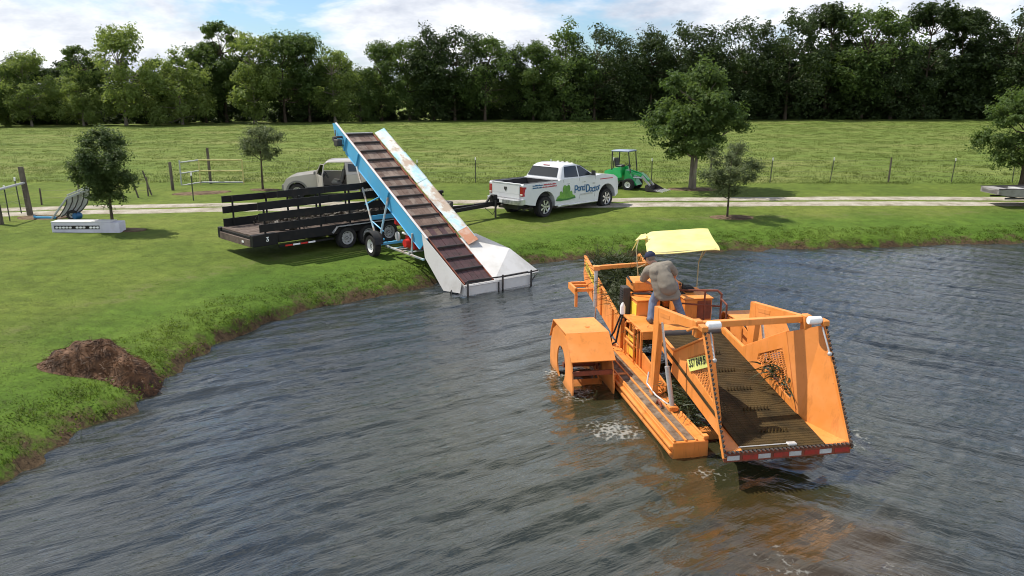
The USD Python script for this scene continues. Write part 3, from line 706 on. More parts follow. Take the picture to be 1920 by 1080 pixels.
# hull
for y0 in (0.0, 2.02):
    m = MB().box(-6.6, 0, y0, y0 + 0.58, -0.3, 0.265, 0.012)
    for z in (0.045, 0.15):
        m.box(-6.5, -0.012, y0 - 0.05 if y0 == 0 else y0 + 0.55, y0 + 0.02 if y0 == 0 else y0 + 0.63, z, z + 0.05, 0.01)
    m.box(-6.2, 0.012, y0 + 0.3, y0 + 0.5, -0.1, 0.02, 0.005)
    pt = part(hv, 'pontoon', m, M['orange_dirty'])
    for yy in (0.012, 0.20, 0.375, 0.535):
        part(pt, 'deck_rail', MB().box(-6.5, -0.02, y0 + yy, y0 + yy + 0.034, 0.265, 0.292, 0.006), M['orange_dirty'])
    for k, (ya, yb) in enumerate(((0.05, 0.195), (0.238, 0.37), (0.413, 0.53))):
        if k != 2:
            part(pt, 'deck_plate', MB().box(-6.4, -0.05, y0 + ya, y0 + yb, 0.262, 0.274, 0.002), M['deck_mud'])
    part(pt, 'cleat', MB().path([(-1.55, y0 + 0.28, 0.28), (-1.5, y0 + 0.28, 0.36), (-1.38, y0 + 0.28, 0.36), (-1.33, y0 + 0.28, 0.30)], 0.022), M['rust_red'])
    part(pt, 'end_lip', MB().box(-0.10, 0.0, y0 + 0.50, y0 + 0.58, 0.292, 0.345, 0.008), M['orange'])
part(hv, 'hull_crossmember', MB().box(-6.5, -0.55, 0.58, 2.02, -0.25, -0.02, 0.01), M['rust_red'])
part(hv, 'hull_crossmember', MB().box(-0.75, -0.55, 0.58, 2.02, 0.0, 0.16, 0.01), M['orange_dirty'])

# paddle boxes
for sgn, yo, yi in ((-1, -0.95, -0.10), (1, 3.55, 2.70)):
    a, b = min(yo, yi), max(yo, yi)
    ph = part(hv, 'paddle_box', MB().plate([(-4.72, a, 0.60), (-4.40, a, 1.03), (-4.40, b, 1.03), (-4.72, b, 0.60)], 0.02).plate([(-4.405, a, 1.03), (-3.30, a, 1.06), (-3.30, b, 1.06), (-4.405, b, 1.03)], 0.02).plate([(-3.305, a, 1.06), (-2.80, a, 0.66), (-2.80, b, 0.66), (-3.305, b, 1.06)], 0.02), M['orange'])
    outl = Polygon([(-2.80, -0.16), (-2.74, 0.15), (-2.86, 0.55), (-3.20, 0.90), (-3.55, 1.02), (-4.15, 1.0), (-4.48, 0.82), (-4.68, 0.5), (-4.74, 0.15), (-4.66, -0.16)])
    ring = outl.difference(Point(-3.72, 0.32).buffer(0.36, 24))
    for yy, pol in ((yo - sgn * 0.03, ring), (yi + sgn * 0.03, outl)):
        part(ph, 'side_plate', MB().prism(pol, 'y', yy - 0.012, yy + 0.012), M['orange'])
    part(ph, 'lifting_eye', MB().lathe([(0, 0.02), (0.045, 0.02), (0.05, 0), (0, 0)], (-3.7, (a + b) / 2 + 0.1, 1.055), (0, 0, 1), 12), M['orange_dirty'])
    pw = part(hv, 'paddle_wheel', MB().tube((-3.72, a + 0.06, 0.30), (-3.72, b - 0.06, 0.30), 0.06, n=12).lathe([(0, 0.03), (0.16, 0.03), (0.16, 0), (0, 0)], (-3.72, a + 0.12, 0.30), (0, 1, 0), 16).lathe([(0, 0.03), (0.16, 0.03), (0.16, 0), (0, 0)], (-3.72, b - 0.15, 0.30), (0, 1, 0), 16), M['rust_red'])
    for k in range(6):
        an = math.radians(60 * k + 22); d = V(math.cos(an), 0, math.sin(an)); n_ = V(-math.sin(an), 0, math.cos(an)); c = V(-3.72, 0, 0.30)
        part(pw, 'paddle', MB().plate([c + d * 0.36 + V(0, a + 0.09, 0), c + d * 0.62 + V(0, a + 0.09, 0), c + d * 0.62 + V(0, b - 0.09, 0), c + d * 0.36 + V(0, b - 0.09, 0)], 0.012).bar(c + d * 0.05 + V(0, a + 0.14, 0), c + d * 0.5 + V(0, a + 0.14, 0), 0.03).bar(c + d * 0.05 + V(0, b - 0.14, 0), c + d * 0.5 + V(0, b - 0.14, 0), 0.03), M['orange_dirty'])
    part(ph, 'cross_brace', MB().bar((-2.85, a + 0.03, 0.42), (-2.85, b - 0.03, 0.42), 0.05, 0.09), M['rust_red'])
    part(ph, 'axle_bearing', MB().lathe([(0, 0.07), (0.06, 0.07), (0.09, 0.04), (0.09, 0), (0, 0)], (-3.72, yi + sgn * 0.04, 0.30), (0, -sgn, 0), 16), M['dark_metal'])
    part(ph, 'outrigger', MB().bar((-3.1, yi, 0.22), (-3.1, yi - sgn * 0.35, 0.22), 0.10, 0.12), M['orange_dirty'])
    part(ph, 'outrigger', MB().bar((-4.3, yi, 0.22), (-4.3, yi - sgn * 0.35, 0.22), 0.10, 0.12), M['orange_dirty'])
# storage hold: two tall side walls rising to the stern
for y in (0.605, 1.955):
    w = part(hv, 'hold_wall', MB().prism([(-7.85, 1.58), (-7.72, 1.60), (-4.86, 0.86), (-4.55, 0.84), (-4.55, 0.28), (-4.9, 0.28), (-7.75, 0.80), (-7.9, 1.15)], 'y', y - 0.018, y + 0.018), M['orange'])
    o = -0.03 if y < 1 else 0.03
    part(w, 'top_flange', MB().bar((-7.80, y + o * .6, 1.60), (-4.80, y + o * .6, 0.865), 0.06, 0.035), M['orange'])
    part(w, 'stiffener', MB().bar((-6.22, y + o, 1.20), (-6.22, y + o, 0.55), 0.05, 0.04, up=(1, 0, 0)), M['orange'])
    part(w, 'stiffener', MB().bar((-5.30, y + o, 0.95), (-5.30, y + o, 0.38), 0.05, 0.04, up=(1, 0, 0)), M['orange'])
    part(w, 'end_post', MB().bar((-4.60, y + o, 0.93), (-4.60, y + o, 0.24), 0.08, 0.07, up=(1, 0, 0)), M['orange'])
    if y < 1:
        dc = part(w, 'name_strip', MB().plate([(-7.70, y - 0.022, 1.28), (-7.70, y - 0.022, 1.50), (-6.50, y - 0.022, 1.19), (-6.50, y - 0.022, 0.97)], 0.006), M['yellow'], label='yellow name strip with worn dark lettering')
        for k in range(9):
            s_ = -7.60 + k * 0.118; zz = 1.37 - (k * 0.118) * 0.258
            part(dc, 'letter', MB().plate([(s_, y - 0.027, zz - 0.05), (s_ + 0.02 + 0.01 * (k % 3), y - 0.027, zz + 0.06), (s_ + 0.075, y - 0.027, zz + 0.04 - 0.02 * (k % 2)), (s_ + 0.07, y - 0.027, zz - 0.065)], 0.004), M['ink'])
part(hv, 'hold_floor', MB().plate([(-7.8, 0.62, 0.92), (-4.6, 0.62, 0.34), (-4.6, 1.94, 0.34), (-7.8, 1.94, 0.92)], 0.03), M['rust_red'])
part(hv, 'tail_bracket', MB().box(-7.75, -7.02, 0.16, 0.22, 0.82, 0.98, 0.006).box(-7.75, -7.69, 0.16, 0.58, 0.90, 0.98, 0.006).box(-7.08, -7.02, 0.16, 0.58, 0.90, 0.98, 0.006).box(-7.12, -7.04, 0.17, 0.23, 0.52, 0.86, 0.006).box(-7.5, -7.44, 0.2, 0.58, 0.91, 0.97, 0.006), M['orange'])
ram = part(hv, 'lift_ram', MB().tube((-6.34, 0.47, 0.72), (-6.34, 0.47, 1.62), 0.045, n=14), M['galv'])
part(ram, 'ram_rod', MB().tube((-6.34, 0.47, 0.26), (-6.34, 0.47, 0.74), 0.024, n=10), M['chrome'])
part(ram, 'ram_pin', MB().box(-6.42, -6.26, 0.40, 0.54, 1.58, 1.68, 0.012), M['orange'])
part(hv, 'cross_bar', MB().bar((-6.36, 0.50, 1.63), (-6.80, 1.98, 1.58), 0.10, 0.09), M['orange'])
# lower hold sides beside the machinery
for y in (0.605, 1.955):
    part(hv, 'lower_panel', MB().plate([(-4.55, y, 0.27), (-4.55, y, 0.62), (-3.3, y, 0.60), (-2.0, y, 0.44), (-1.62, y, 0.02), (-2.1, y, -0.02)], 0.03), M['orange_dirty'])
    for s_ in (-4.05, -3.55, -3.35):
        part(hv, 'stanchion', MB().bar((s_, y - 0.03, 0.27), (s_, y - 0.03, 1.02), 0.045, 0.045, up=(1, 0, 0)), M['orange'])
part(hv, 'step_frame', MB().path([(-3.62, 0.52, 0.30), (-3.62, 0.52, 0.98), (-3.56, 0.52, 1.03), (-3.44, 0.52, 1.03)], 0.018).path([(-4.2, 0.52, 0.30), (-4.2, 0.52, 0.95), (-4.1, 0.52, 1.02), (-4.0, 0.52, 1.02)], 0.018).bar((-4.2, 0.52, 0.62), (-3.62, 0.52, 0.62), 0.04).bar((-4.2, 0.52, 0.85), (-3.62, 0.52, 0.85), 0.04), M['orange'])
part(hv, 'warning_panel', MB().box(-4.14, -3.68, 0.555, 0.575, 0.34, 0.60, 0.003), M['yellow'])
part(hv, 'warning_panel', MB().box(-4.14, -3.68, 0.555, 0.575, 0.65, 0.82, 0.003), M['yellow'])
# operator's platform and machinery
part(hv, 'platform', MB().box(-4.55, -3.30, 0.58, 2.05, 0.985, 1.03, 0.006).box(-3.36, -3.30, 0.58, 2.05, 0.86, 0.985, 0.006), M['orange_dirty'])
rad = part(hv, 'radiator', MB().box(-5.05, -4.80, 0.64, 0.80, 0.90, 1.53, 0.012), M['dark_metal'])
for k in range(11):
    part(rad, 'fin', MB().box(-5.02, -4.83, 0.628, 0.642, 0.95 + k * 0.05, 0.972 + k * 0.05, 0.002), M['black'])
eb = part(hv, 'engine_box', MB().box(-5.10, -4.40, 0.82, 1.32, 0.55, 1.33, 0.02), M['orange'])
part(eb, 'box_lid', MB().box(-5.12, -4.38, 0.80, 1.34, 1.332, 1.36, 0.01), M['orange'])
part(eb, 'yellow_label', MB().box(-4.78, -4.42, 0.808, 0.818, 0.95, 1.26, 0.002), M['yellow'], label='yellow warning label')
part(eb, 'tank', MB().box(-5.40, -4.86, 0.88, 1.34, 1.42, 1.64, 0.03), M['orange'])
part(eb, 'hose', MB().path([(-4.9, 0.85, 1.62), (-5.1, 0.82, 1.68), (-5.3, 0.9, 1.66)], 0.02), M['black'])
part(eb, 'hose', MB().path([(-4.8, 0.83, 1.4), (-4.6, 1.1, 1.44), (-4.45, 1.32, 1.40)], 0.02), M['black'])
cn = part(hv, 'control_console', MB().box(-4.95, -4.05, 1.72, 2.30, 0.95, 1.42, 0.015), M['orange_dirty'])
part(cn, 'console_door', MB().box(-4.055, -4.04, 1.98, 2.28, 1.0, 1.39, 0.004), M['rust_red'])
part(cn, 'console_top', MB().box(-4.97, -4.03, 1.70, 2.32, 1.422, 1.445, 0.008), M['orange'])
part(cn, 'seat_box', MB().box(-5.35, -4.99, 1.60, 2.0, 1.0, 1.55, 0.02), M['orange'])
for k in range(6):
    part(cn, 'control_lever', MB().tube((-4.55 + 0.02 * k, 1.60 + 0.045 * k, 1.40), (-4.6 + 0.015 * k, 1.58 + 0.05 * k, 1.62), 0.010, n=6).ball((-4.6 + 0.015 * k, 1.58 + 0.05 * k, 1.63), 0.022, 1), M['black'])
part(cn, 'valve_block', MB().box(-4.72, -4.40, 1.52, 1.90, 1.30, 1.45, 0.03).box(-4.8, -4.5, 1.9, 2.1, 1.44, 1.56, 0.03), M['black'])
part(hv, 'guard_rail', MB().path([(-4.15, 1.40, 1.62), (-3.78, 2.28, 1.66), (-3.72, 2.34, 1.60), (-3.72, 2.34, 1.02)], 0.022).path([(-3.86, 2.05, 1.64), (-3.86, 2.05, 1.02)], 0.02).path([(-4.1, 1.48, 1.36), (-3.74, 2.34, 1.34)], 0.018).path([(-3.45, 2.34, 1.02), (-3.45, 2.34, 1.45), (-3.72, 2.34, 1.50)], 0.02), M['rust_red'])
part(hv, 'valve_bank', MB().box(-3.3, -3.0, 0.85, 1.85, 0.80, 0.93, 0.02).box(-3.25, -3.02, 0.95, 1.15, 0.93, 1.06, 0.015).box(-3.25, -3.02, 1.45, 1.62, 0.93, 1.05, 0.015), M['rust_red'])
part(hv, 'hydraulic_hose', MB().path([(-4.62, 0.60, 1.05), (-4.55, 0.50, 0.8), (-4.50, 0.42, 0.45), (-4.62, 0.30, 0.34), (-4.85, 0.22, 0.33), (-5.0, 0.32, 0.36), (-4.95, 0.45, 0.42)], 0.022).path([(-4.66, 0.56, 1.0), (-4.72, 0.44, 0.6), (-4.9, 0.36, 0.36)], 0.02), M['black'])
part(hv, 'filter_can', MB().lathe([(0, 0), (0.05, 0), (0.055, 0.02), (0.055, 0.16), (0.04, 0.2), (0.02, 0.24), (0, 0.24)], (-4.62, 0.58, 1.02), (0, 0, 1), 14), M['white'])
part(hv, 'hydraulic_pump', MB().lathe([(0, 0), (0.09, 0), (0.10, 0.03), (0.10, 0.12), (0.06, 0.16), (0, 0.16)], (-4.92, 0.36, 0.29), (0, 0, 1), 14).box(-5.05, -4.85, 0.26, 0.42, 0.29, 0.36, 0.01), M['dark_metal'])
part(hv, 'hydraulic_hose', MB().path([(-2.25, 0.36, 0.60), (-2.15, 0.3, 0.42), (-1.85, 0.36, 0.31), (-1.5, 0.42, 0.30), (-1.25, 0.47, 0.31)], 0.016), M['galv'])
# canopy
cz = lambda u, v: 2.47 - 0.15 * v + 0.05 * u - (0.10 if u < 0.5 else 0.02) * max(0, abs(u - 0.5) * 2 - 0.74) ** 2 / 0.0676 - 0.04 * max(0, v - 0.88) ** 2 / 0.0144 + 0.02 * math.sin(5 * u) * math.sin(4 * v)
NU, NV = 22, 16
gridp = np.array([[(V(-6.10, 1.50, 0) * (1 - u) + V(-6.10, 3.00, 0) * u) * (1 - v) + (V(-4.62, 1.08, 0) * (1 - u) + V(-4.55, 2.62, 0) * u) * v + V(0, 0, cz(u, v)) for u in np.linspace(0, 1, NU)] for v in np.linspace(0, 1, NV)]).reshape(-1, 3)
i = (np.arange(NV - 1)[:, None] * NU + np.arange(NU - 1)[None]).ravel()
ff = np.vstack([np.c_[i, i + 1, i + NU + 1], np.c_[i, i + NU + 1, i + NU]])
rim = [k for k in range(NU)] + [k * NU + NU - 1 for k in range(1, NV)] + [(NV - 1) * NU + k for k in range(NU - 2, -1, -1)] + [k * NU for k in range(NV - 2, 0, -1)]
nn = len(gridp); e = [(rim[k], rim[(k + 1) % len(rim)]) for k in range(len(rim))]
cv = np.vstack([gridp, gridp - V(0, 0, 0.012)])
cf = np.vstack([ff, ff[:, ::-1] + nn, np.array([(b, a, a + nn) for a, b in e]), np.array([(b, a + nn, b + nn) for a, b in e])])
can = part(hv, 'canopy', trimesh.Trimesh(cv, cf, process=False), M['canvas'], smooth=45)
part(can, 'canopy_flap', MB().plate([(-6.05, 1.40, 2.42), (-5.60, 1.12, 2.38), (-5.58, 1.05, 2.16), (-5.95, 1.20, 2.20)], 0.012).plate([(-6.05, 1.40, 2.42), (-5.60, 1.12, 2.38), (-5.55, 1.36, 2.43), (-6.0, 1.5, 2.45)], 0.012), M['canvas'])
part(can, 'canopy_frame', MB().path([(-5.35, 1.15, 1.5), (-5.5, 1.12, 2.2), (-5.6, 1.2, 2.40), (-5.5, 2.8, 2.42)], 0.011).path([(-4.75, 1.14, 2.20), (-5.1, 1.2, 1.95), (-5.45, 1.14, 1.8)], 0.012), M['pole'])
part(can, 'canopy_frame', MB().path([(-4.68, 2.40, 2.36), (-5.15, 2.42, 1.95), (-5.15, 2.40, 0.9)], 0.011).path([(-5.6, 2.80, 2.40), (-5.15, 2.42, 1.95)], 0.011), M['pole'])
part(can, 'canopy_edge_bar', MB().path([(-4.66, 1.14, 2.28), (-4.60, 2.56, 2.345)], 0.012), M['pole'])
# lifting frame of the head
for y in (0.38, 2.17):
    lf = part(hv, 'lift_post', MB().plate([(-2.10, y, 0.27), (-1.94, y, 0.27), (-1.78, y, 1.66), (-1.85, y, 1.90), (-2.02, y, 1.90)], 0.10), M['orange'])
    part(lf, 'lift_arm', MB().plate([(-2.02, y, 1.905), (-1.80, y, 1.93), (-0.22, y, 2.14), (-0.22, y, 2.02), (-0.9, y, 1.90), (-1.75, y, 1.66)], 0.09), M['orange'])
    part(lf, 'arm_slot', MB().plate([(-1.72, y - 0.047, 1.80), (-1.30, y - 0.047, 1.86), (-1.30, y - 0.047, 1.93), (-1.72, y - 0.047, 1.87)], 0.006), M['orange_dirty'])
    part(lf, 'arm_end', MB().box(-0.30, -0.14, y - 0.06, y + 0.06, 1.90, 2.17, 0.015), M['orange_dirty'])
    lr = part(hv, 'head_ram', MB().tube((-1.22, y + 0.06, 0.30), (-1.36, y - 0.02, 1.02), 0.042, n=14), M['galv'])
    part(lr, 'ram_rod', MB().tube((-1.36, y - 0.02, 1.0), (-1.50, y - 0.09, 1.76), 0.022, n=10), M['chrome'])
    part(lr, 'ram_foot', MB().box(-1.30, -1.14, y - 0.02, y + 0.14, 0.27, 0.36, 0.01), M['orange_dirty'])
part(hv, 'spreader_bar', MB().bar((-0.22, 0.34, 2.09), (-0.28, 2.22, 2.09), 0.10, 0.10), M['orange'])
# pick-up head
head_belt = part(hv, 'pickup_belt', MB().plate([(1.0, 0.64, 0.545), (-2.75, 0.64, 1.12), (-2.75, 1.93, 1.12), (1.0, 1.93, 0.545)], 0.05), M['belt'])
bz = lambda s: 0.545 + (1.0 - s) * (0.575 / 3.75)
bw = MB()
for k in range(62):
    s_ = 0.95 - k * 0.06
    bw.bar((s_, 0.66, bz(s_) + 0.026), (s_, 1.91, bz(s_) + 0.026), 0.008, 0.008, ch=0.002)
for k in range(7):
    y = 0.74 + k * 0.18
    bw.bar((0.95, y, bz(0.95) + 0.026), (-2.7, y, bz(-2.7) + 0.026), 0.008, 0.008, ch=0.002)
part(head_belt, 'belt_wires', bw, M['belt'], kind='stuff')
for s_ in (0.62, 0.0, -0.62, -1.24, -1.86):
    m = MB()
    for k in range(8):
        m.hull([(s_ - 0.03, 1.12 + 0.055 * k, bz(s_) + 0.03), (s_ + 0.03, 1.12 + 0.055 * k, bz(s_) + 0.03), (s_, 1.15 + 0.055 * k, bz(s_) + 0.03), (s_, 1.13 + 0.055 * k, bz(s_) + 0.10)])
    m.bar((s_, 0.68, bz(s_) + 0.026), (s_, 1.90, bz(s_) + 0.026), 0.012, 0.01)
    part(head_belt, 'belt_cleat', m, M['belt'])
part(hv, 'head_roller', MB().tube((-2.75, 0.62, 1.12), (-2.75, 1.95, 1.12), 0.085, n=16), M['dark_metal'])
for y, yo, sg in ((0.675, 0.37, -1), (1.925, 2.33, 1)):
    wallp = Polygon([(-1.95, 0.70), (-1.80, 1.13), (-0.33, 1.86), (0.19, 0.62), (0.24, 0.40)])
    wallp = wallp.union(Polygon([(-1.70, 0.82), (-1.78, 1.14), (-2.78, 1.24), (-2.78, 0.98)]))
    hole = Polygon([(-1.22, 1.10), (-1.18, 1.22), (-0.40, 1.58), (0.00, 0.93), (-0.06, 0.84)])
    sw = part(hv, 'head_wall', MB().prism(wallp.difference(hole), 'y', y - 0.015, y + 0.015), M['orange'])
    part(sw, 'wall_flange', MB().bar((-1.80, y + sg * 0.02, 1.14), (-0.34, y + sg * 0.02, 1.87), 0.06, 0.03).bar((-1.78, y + sg * 0.02, 1.14), (-2.78, y + sg * 0.02, 1.25), 0.05, 0.03), M['orange'])
    scr = MB()
    for k in range(26):                                          # expanded metal, row by row
        z = 0.86 + k * 0.029
        ln = LineString([(-2, z - 0.12), (1, z + 0.18)]).intersection(hole)
        if ln.is_empty or ln.length < 0.06:
            continue
        (xa, za), (xb, zb) = ln.coords[0], ln.coords[-1]
        nseg = max(2, int(ln.length / 0.05)); pts = [(xa + (xb - xa) * q / nseg, y + (0.006 if q % 2 else -0.006), za + (zb - za) * q / nseg + (0.007 if q % 2 else -0.007)) for q in range(nseg + 1)]
        for p_, q_ in zip(pts[:-1], pts[1:]):
            scr.bar(p_, q_, 0.010, 0.016, ch=0.002)
    part(sw, 'mesh_screen', scr, M['orange_dirty'])
    ip = [(-0.34, y, 1.86), (0.20, y, 0.62), (1.00, yo, 0.50), (0.02, yo, 2.06)]
    fl = part(hv, 'flared_wing', MB().plate([ip[0], ip[1], ip[3]], 0.018).plate([ip[1], ip[2], ip[3]], 0.018), M['orange'])
    part(fl, 'wing_skirt', MB().plate([(0.22, y, 0.41), (0.20, y, 0.62), (1.0, yo, 0.52), (0.99, yo, 0.40)], 0.014), M['orange'])
    part(fl, 'wing_floor', MB().plate([(0.19, y, 0.64), (1.0, y + sg * -0.02, 0.56), (1.0, yo, 0.53)], 0.015), M['orange'])
    cb = part(hv, 'side_cutter', MB().bar((0.02, yo, 2.10), (1.02, yo, 0.46), 0.045, 0.06), M['orange'])
    p0, p1 = V(0.06, yo + sg * 0.0, 2.06), V(1.05, yo, 0.48); ax = (p1 - p0) / np.linalg.norm(p1 - p0); pr = V(-ax[2], 0, ax[0]) * -1
    pr = pr if pr[0] > 0 else -pr
    for k in range(27):
        c = p0 + (p1 - p0) * (k + 0.5) / 27
        part(cb, 'cutter_tooth', MB().hull([c - ax * 0.030 + V(0, 0.012, 0), c - ax * 0.030 - V(0, 0.012, 0), c + ax * 0.030 + V(0, 0.012, 0), c + ax * 0.030 - V(0, 0.012, 0), c + pr * 0.075 + V(0, 0.006, 0), c + pr * 0.075 - V(0, 0.006, 0)]), M['dark_metal'])
    part(cb, 'cutter_motor', MB().lathe([(0, 0), (0.055, 0), (0.062, 0.012), (0.062, 0.20), (0.05, 0.215), (0, 0.215)], (0.0, yo - sg * 0.0 + (0.06 if sg < 0 else -0.26), 2.14), (0, 1, 0), 18), M['white'], label='white cylindrical hydraulic motor')
    part(cb, 'motor_mount', MB().box(-0.08, 0.10, yo - 0.05, yo + 0.05, 2.06, 2.15, 0.012).path([(0.02, yo + 0.02, 2.1), (-0.18, yo - 0.06, 2.06), (-0.3, yo - 0.12, 1.98)], 0.02), M['orange_dirty'])
    part(cb, 'crank_rod', MB().tube((0.08, yo + (0.09 if sg < 0 else -0.06), 2.05), (0.33, yo + (0.07 if sg < 0 else -0.05), 1.70), 0.014, n=8).ball((0.33, yo + (0.07 if sg < 0 else -0.05), 1.70), 0.035, 1), M['galv'])
lip = part(hv, 'front_lip', MB().box(0.96, 1.03, 0.37, 2.33, 0.40, 0.545, 0.008), M['rust_red'])
part(lip, 'lip_ledge', MB().box(0.78, 0.97, 0.40, 2.30, 0.50, 0.56, 0.01), M['orange_dirty'])
for k in range(30):
    y = 0.40 + k * 0.0655
    part(lip, 'cutter_tooth', MB().hull([(1.02, y, 0.552), (1.02, y + 0.05, 0.552), (1.02, y, 0.572), (1.02, y + 0.05, 0.572), (1.10, y + 0.025, 0.56), (1.10, y + 0.025, 0.566)]), M['dark_metal'])
for k in range(8):
    y = 0.405 + k * 0.238
    part(lip, 'reflector', MB().box(1.031, 1.036, y, y + (0.19 if k % 2 == 0 else 0.236), 0.43, 0.50, 0.0015), M['galv'] if k % 2 == 0 else M['lip_red'], label='white reflector' if k % 2 == 0 else 'red reflector')
part(lip, 'cutter_rod', MB().tube((0.93, 0.62, 0.575), (0.93, 1.4, 0.575), 0.014, n=8).box(0.90, 0.99, 1.36, 1.5, 0.56, 0.60, 0.01), M['galv'])
# phone plate on the outer left wall
n_ = V(0, -1, 0)
pl = part(hv, 'number_plate', MB().plate([(-1.20, 0.645, 1.18), (-0.42, 0.645, 1.53), (-0.32, 0.645, 1.36), (-1.05, 0.645, 1.02)], 0.012), M['lime'], label='yellow green plate with a telephone number')
tx = meshkit.text_mesh('337 849.5', 0.12, 0.006, bold=True)
tl = tx.extents[0]; ca = V(0.75, 0, 0.34); ca = ca / np.linalg.norm(ca); cu = V(-0.41, 0, 0.91); cu /= np.linalg.norm(cu)
T = np.eye(4); T[:3, 0], T[:3, 1], T[:3, 2], T[:3, 3] = ca * (0.70 / tl), cu, V(0, -1, 0) * 1.0, V(-1.075, 0.638, 1.085)
tx.apply_transform(T); part(pl, 'lettering', tx, M['ink'], smooth=False)

# cut weed lying in the hold and hanging under the head
def strands(r, n, box, lmin, lmax, w, up=0.5, bend=0.6):
    vs, fs = [], []
    for k in range(n):
        p = V(*[r.uniform(a, b) for a, b in box]); L = r.uniform(lmin, lmax)
        d = r.normal(0, 1, 3); d[2] = abs(d[2]) * up; d /= np.linalg.norm(d); s = np.cross(d, r.normal(0, 1, 3)); s /= np.linalg.norm(s)
        g = V(0, 0, -1) * bend; b0 = len(vs); nseg = 4
        for q in range(nseg + 1):
            t = q / nseg; c = p + d * L * t + g * L * 0.5 * t * t; ww = w * (1 - 0.8 * t) * 0.5
            vs += [c - s * ww, c + s * ww]
        for q in range(nseg):
            a = b0 + 2 * q; fs += [(a, a + 1, a + 3), (a, a + 3, a + 2)]
    return trimesh.Trimesh(np.array(vs), fs, process=False)


r3 = np.random.default_rng(77)
def hvw(p):
    p = np.asarray(p, float); return HO + p[..., :1] * HF + p[..., 1:2] * HL + p[..., 2:3] * V(0, 0, 1)
xs, ys = np.linspace(-7.8, -4.95, 40), np.linspace(0.64, 1.92, 22)
hz = lambda X, Y: np.interp(X, [-7.8, -6.5, -5.0], [1.50, 1.36, 1.02]) + meshkit.noise(np.stack([X.ravel() * 3, Y.ravel() * 3, 0 * X.ravel()], 1), 9).reshape(X.shape) * 0.12 - 0.25 * np.abs((Y - 1.28) / 0.64) ** 3
heap = grid_mesh(xs, ys, hz)
st = strands(r3, 1500, ((-7.75, -5.0), (0.66, 1.9), (0.85, 0.86)), 0.25, 0.7, 0.022, 0.45, 0.5)
vv = st.vertices.copy(); base = vv.reshape(-1, 10, 3)[:, 0]
vv = (vv.reshape(-1, 10, 3) + np.stack([0 * base[:, 0], 0 * base[:, 0], hz(base[:, 0], base[:, 1]) - 0.86], 1)[:, None]).reshape(-1, 3)
heap = trimesh.util.concatenate([heap, trimesh.Trimesh(vv, st.faces, process=False)])
heap.vertices = hvw(heap.vertices)
top('weed_heap', heap, M['weed'], 'heap of wet dark cut water weed lying in the harvester hold', 'weed', kind='stuff', smooth=False)
st = trimesh.util.concatenate([strands(r3, 420, ((-2.3, -0.7), (0.55, 0.75), (0.05, 0.45)), 0.15, 0.5, 0.02, 0.3, 0.9), strands(r3, 60, ((-1.0, -0.05), (1.86, 1.93), (0.95, 1.25)), 0.15, 0.45, 0.03, 0.2, 1.0),
                               strands(r3, 160, ((-4.2, -3.4), (0.66, 0.95), (0.6, 1.0)), 0.15, 0.4, 0.02, 0.3, 0.9), strands(r3, 60, ((-7.9, -7.2), (0.7, 1.6), (1.35, 1.5)), 0.4, 0.9, 0.02, 0.9, 0.35)])
st.vertices = hvw(st.vertices)
top('hanging_weed', st, M['weed'], 'strands of water weed caught on the harvester frame and head', 'weed', kind='stuff', smooth=False)
# ------------------------------------------------------------------ wheels
M['tyre'] = paint('tyre_rubber', (0.018, 0.018, 0.019), 0.8, (0.06, 0.052, 0.042), 0.45, 6.0, spec=0.25, bump=0.4, bscale=40)
M['blue'] = paint('sky_blue_paint', (0.075, 0.36, 0.60), 0.5, (0.16, 0.30, 0.36), 0.35, 1.8, bump=0.12, var=0.12)
M['weathered_blue'] = usdkit.material(stage, '/World/Looks/weathered_sheet_look', {
    'tc': ('texture_coordinate', {}), 'mp': ('mapping', {'scale': (0.7, 3.0, 3.0)}),
    'n1': ('noise_texture', {'scale': 1.1, 'detail': 5.0, 'roughness': 0.6}), 'n2': ('noise_texture', {'scale': 1.6, 'detail': 5.0, 'roughness': 0.6}),
    'c': ('rgb_ramp', {'ramp': [(0.38, (0.20, 0.42, 0.53)), (0.47, (0.33, 0.47, 0.52)), (0.54, (0.42, 0.43, 0.40)), (0.62, (0.27, 0.20, 0.14))]}),
    'r': ('rgb_ramp', {'ramp': [(0.50, (0, 0, 0)), (0.68, (0.9, 0.9, 0.9))]}), 'm': ('mix_color', {'b': (0.24, 0.135, 0.08)}),
    'p': ('principled_bsdf', {'roughness': 0.55})},
    [('tc.object', 'mp.vector'), ('mp.vector', 'n1.vector'), ('tc.object', 'n2.vector'), ('n1.fac', 'c.fac'), ('n2.fac', 'r.fac'), ('c.color', 'm.a'), ('r.color', 'm.fac'), ('m.result', 'p.base_color')], surface='p.BSDF')
M['rust_sheet'] = paint('rusted_sheet', (0.36, 0.15, 0.075), 0.75, (0.50, 0.42, 0.36), 0.5, 3.0, bump=0.4)
M['plank_a'] = paint('worn_plank_brown', (0.155, 0.105, 0.082), 0.75, (0.075, 0.046, 0.036), 0.6, 5.0, spec=0.3, bump=0.5, bscale=35)
M['plank_b'] = paint('worn_plank_grey', (0.21, 0.160, 0.130), 0.8, (0.09, 0.06, 0.05), 0.6, 5.0, spec=0.3, bump=0.5, bscale=35)
M['plank_wet'] = paint('wet_plank', (0.072, 0.034, 0.032), 0.45, (0.03, 0.016, 0.014), 0.6, 5.0, spec=0.5, bump=0.4, bscale=35)
M['white_sheet'] = paint('white_sheet', (0.60, 0.59, 0.57), 0.5, (0.42, 0.40, 0.36), 0.45, 1.5, bump=0.06, var=0.05)


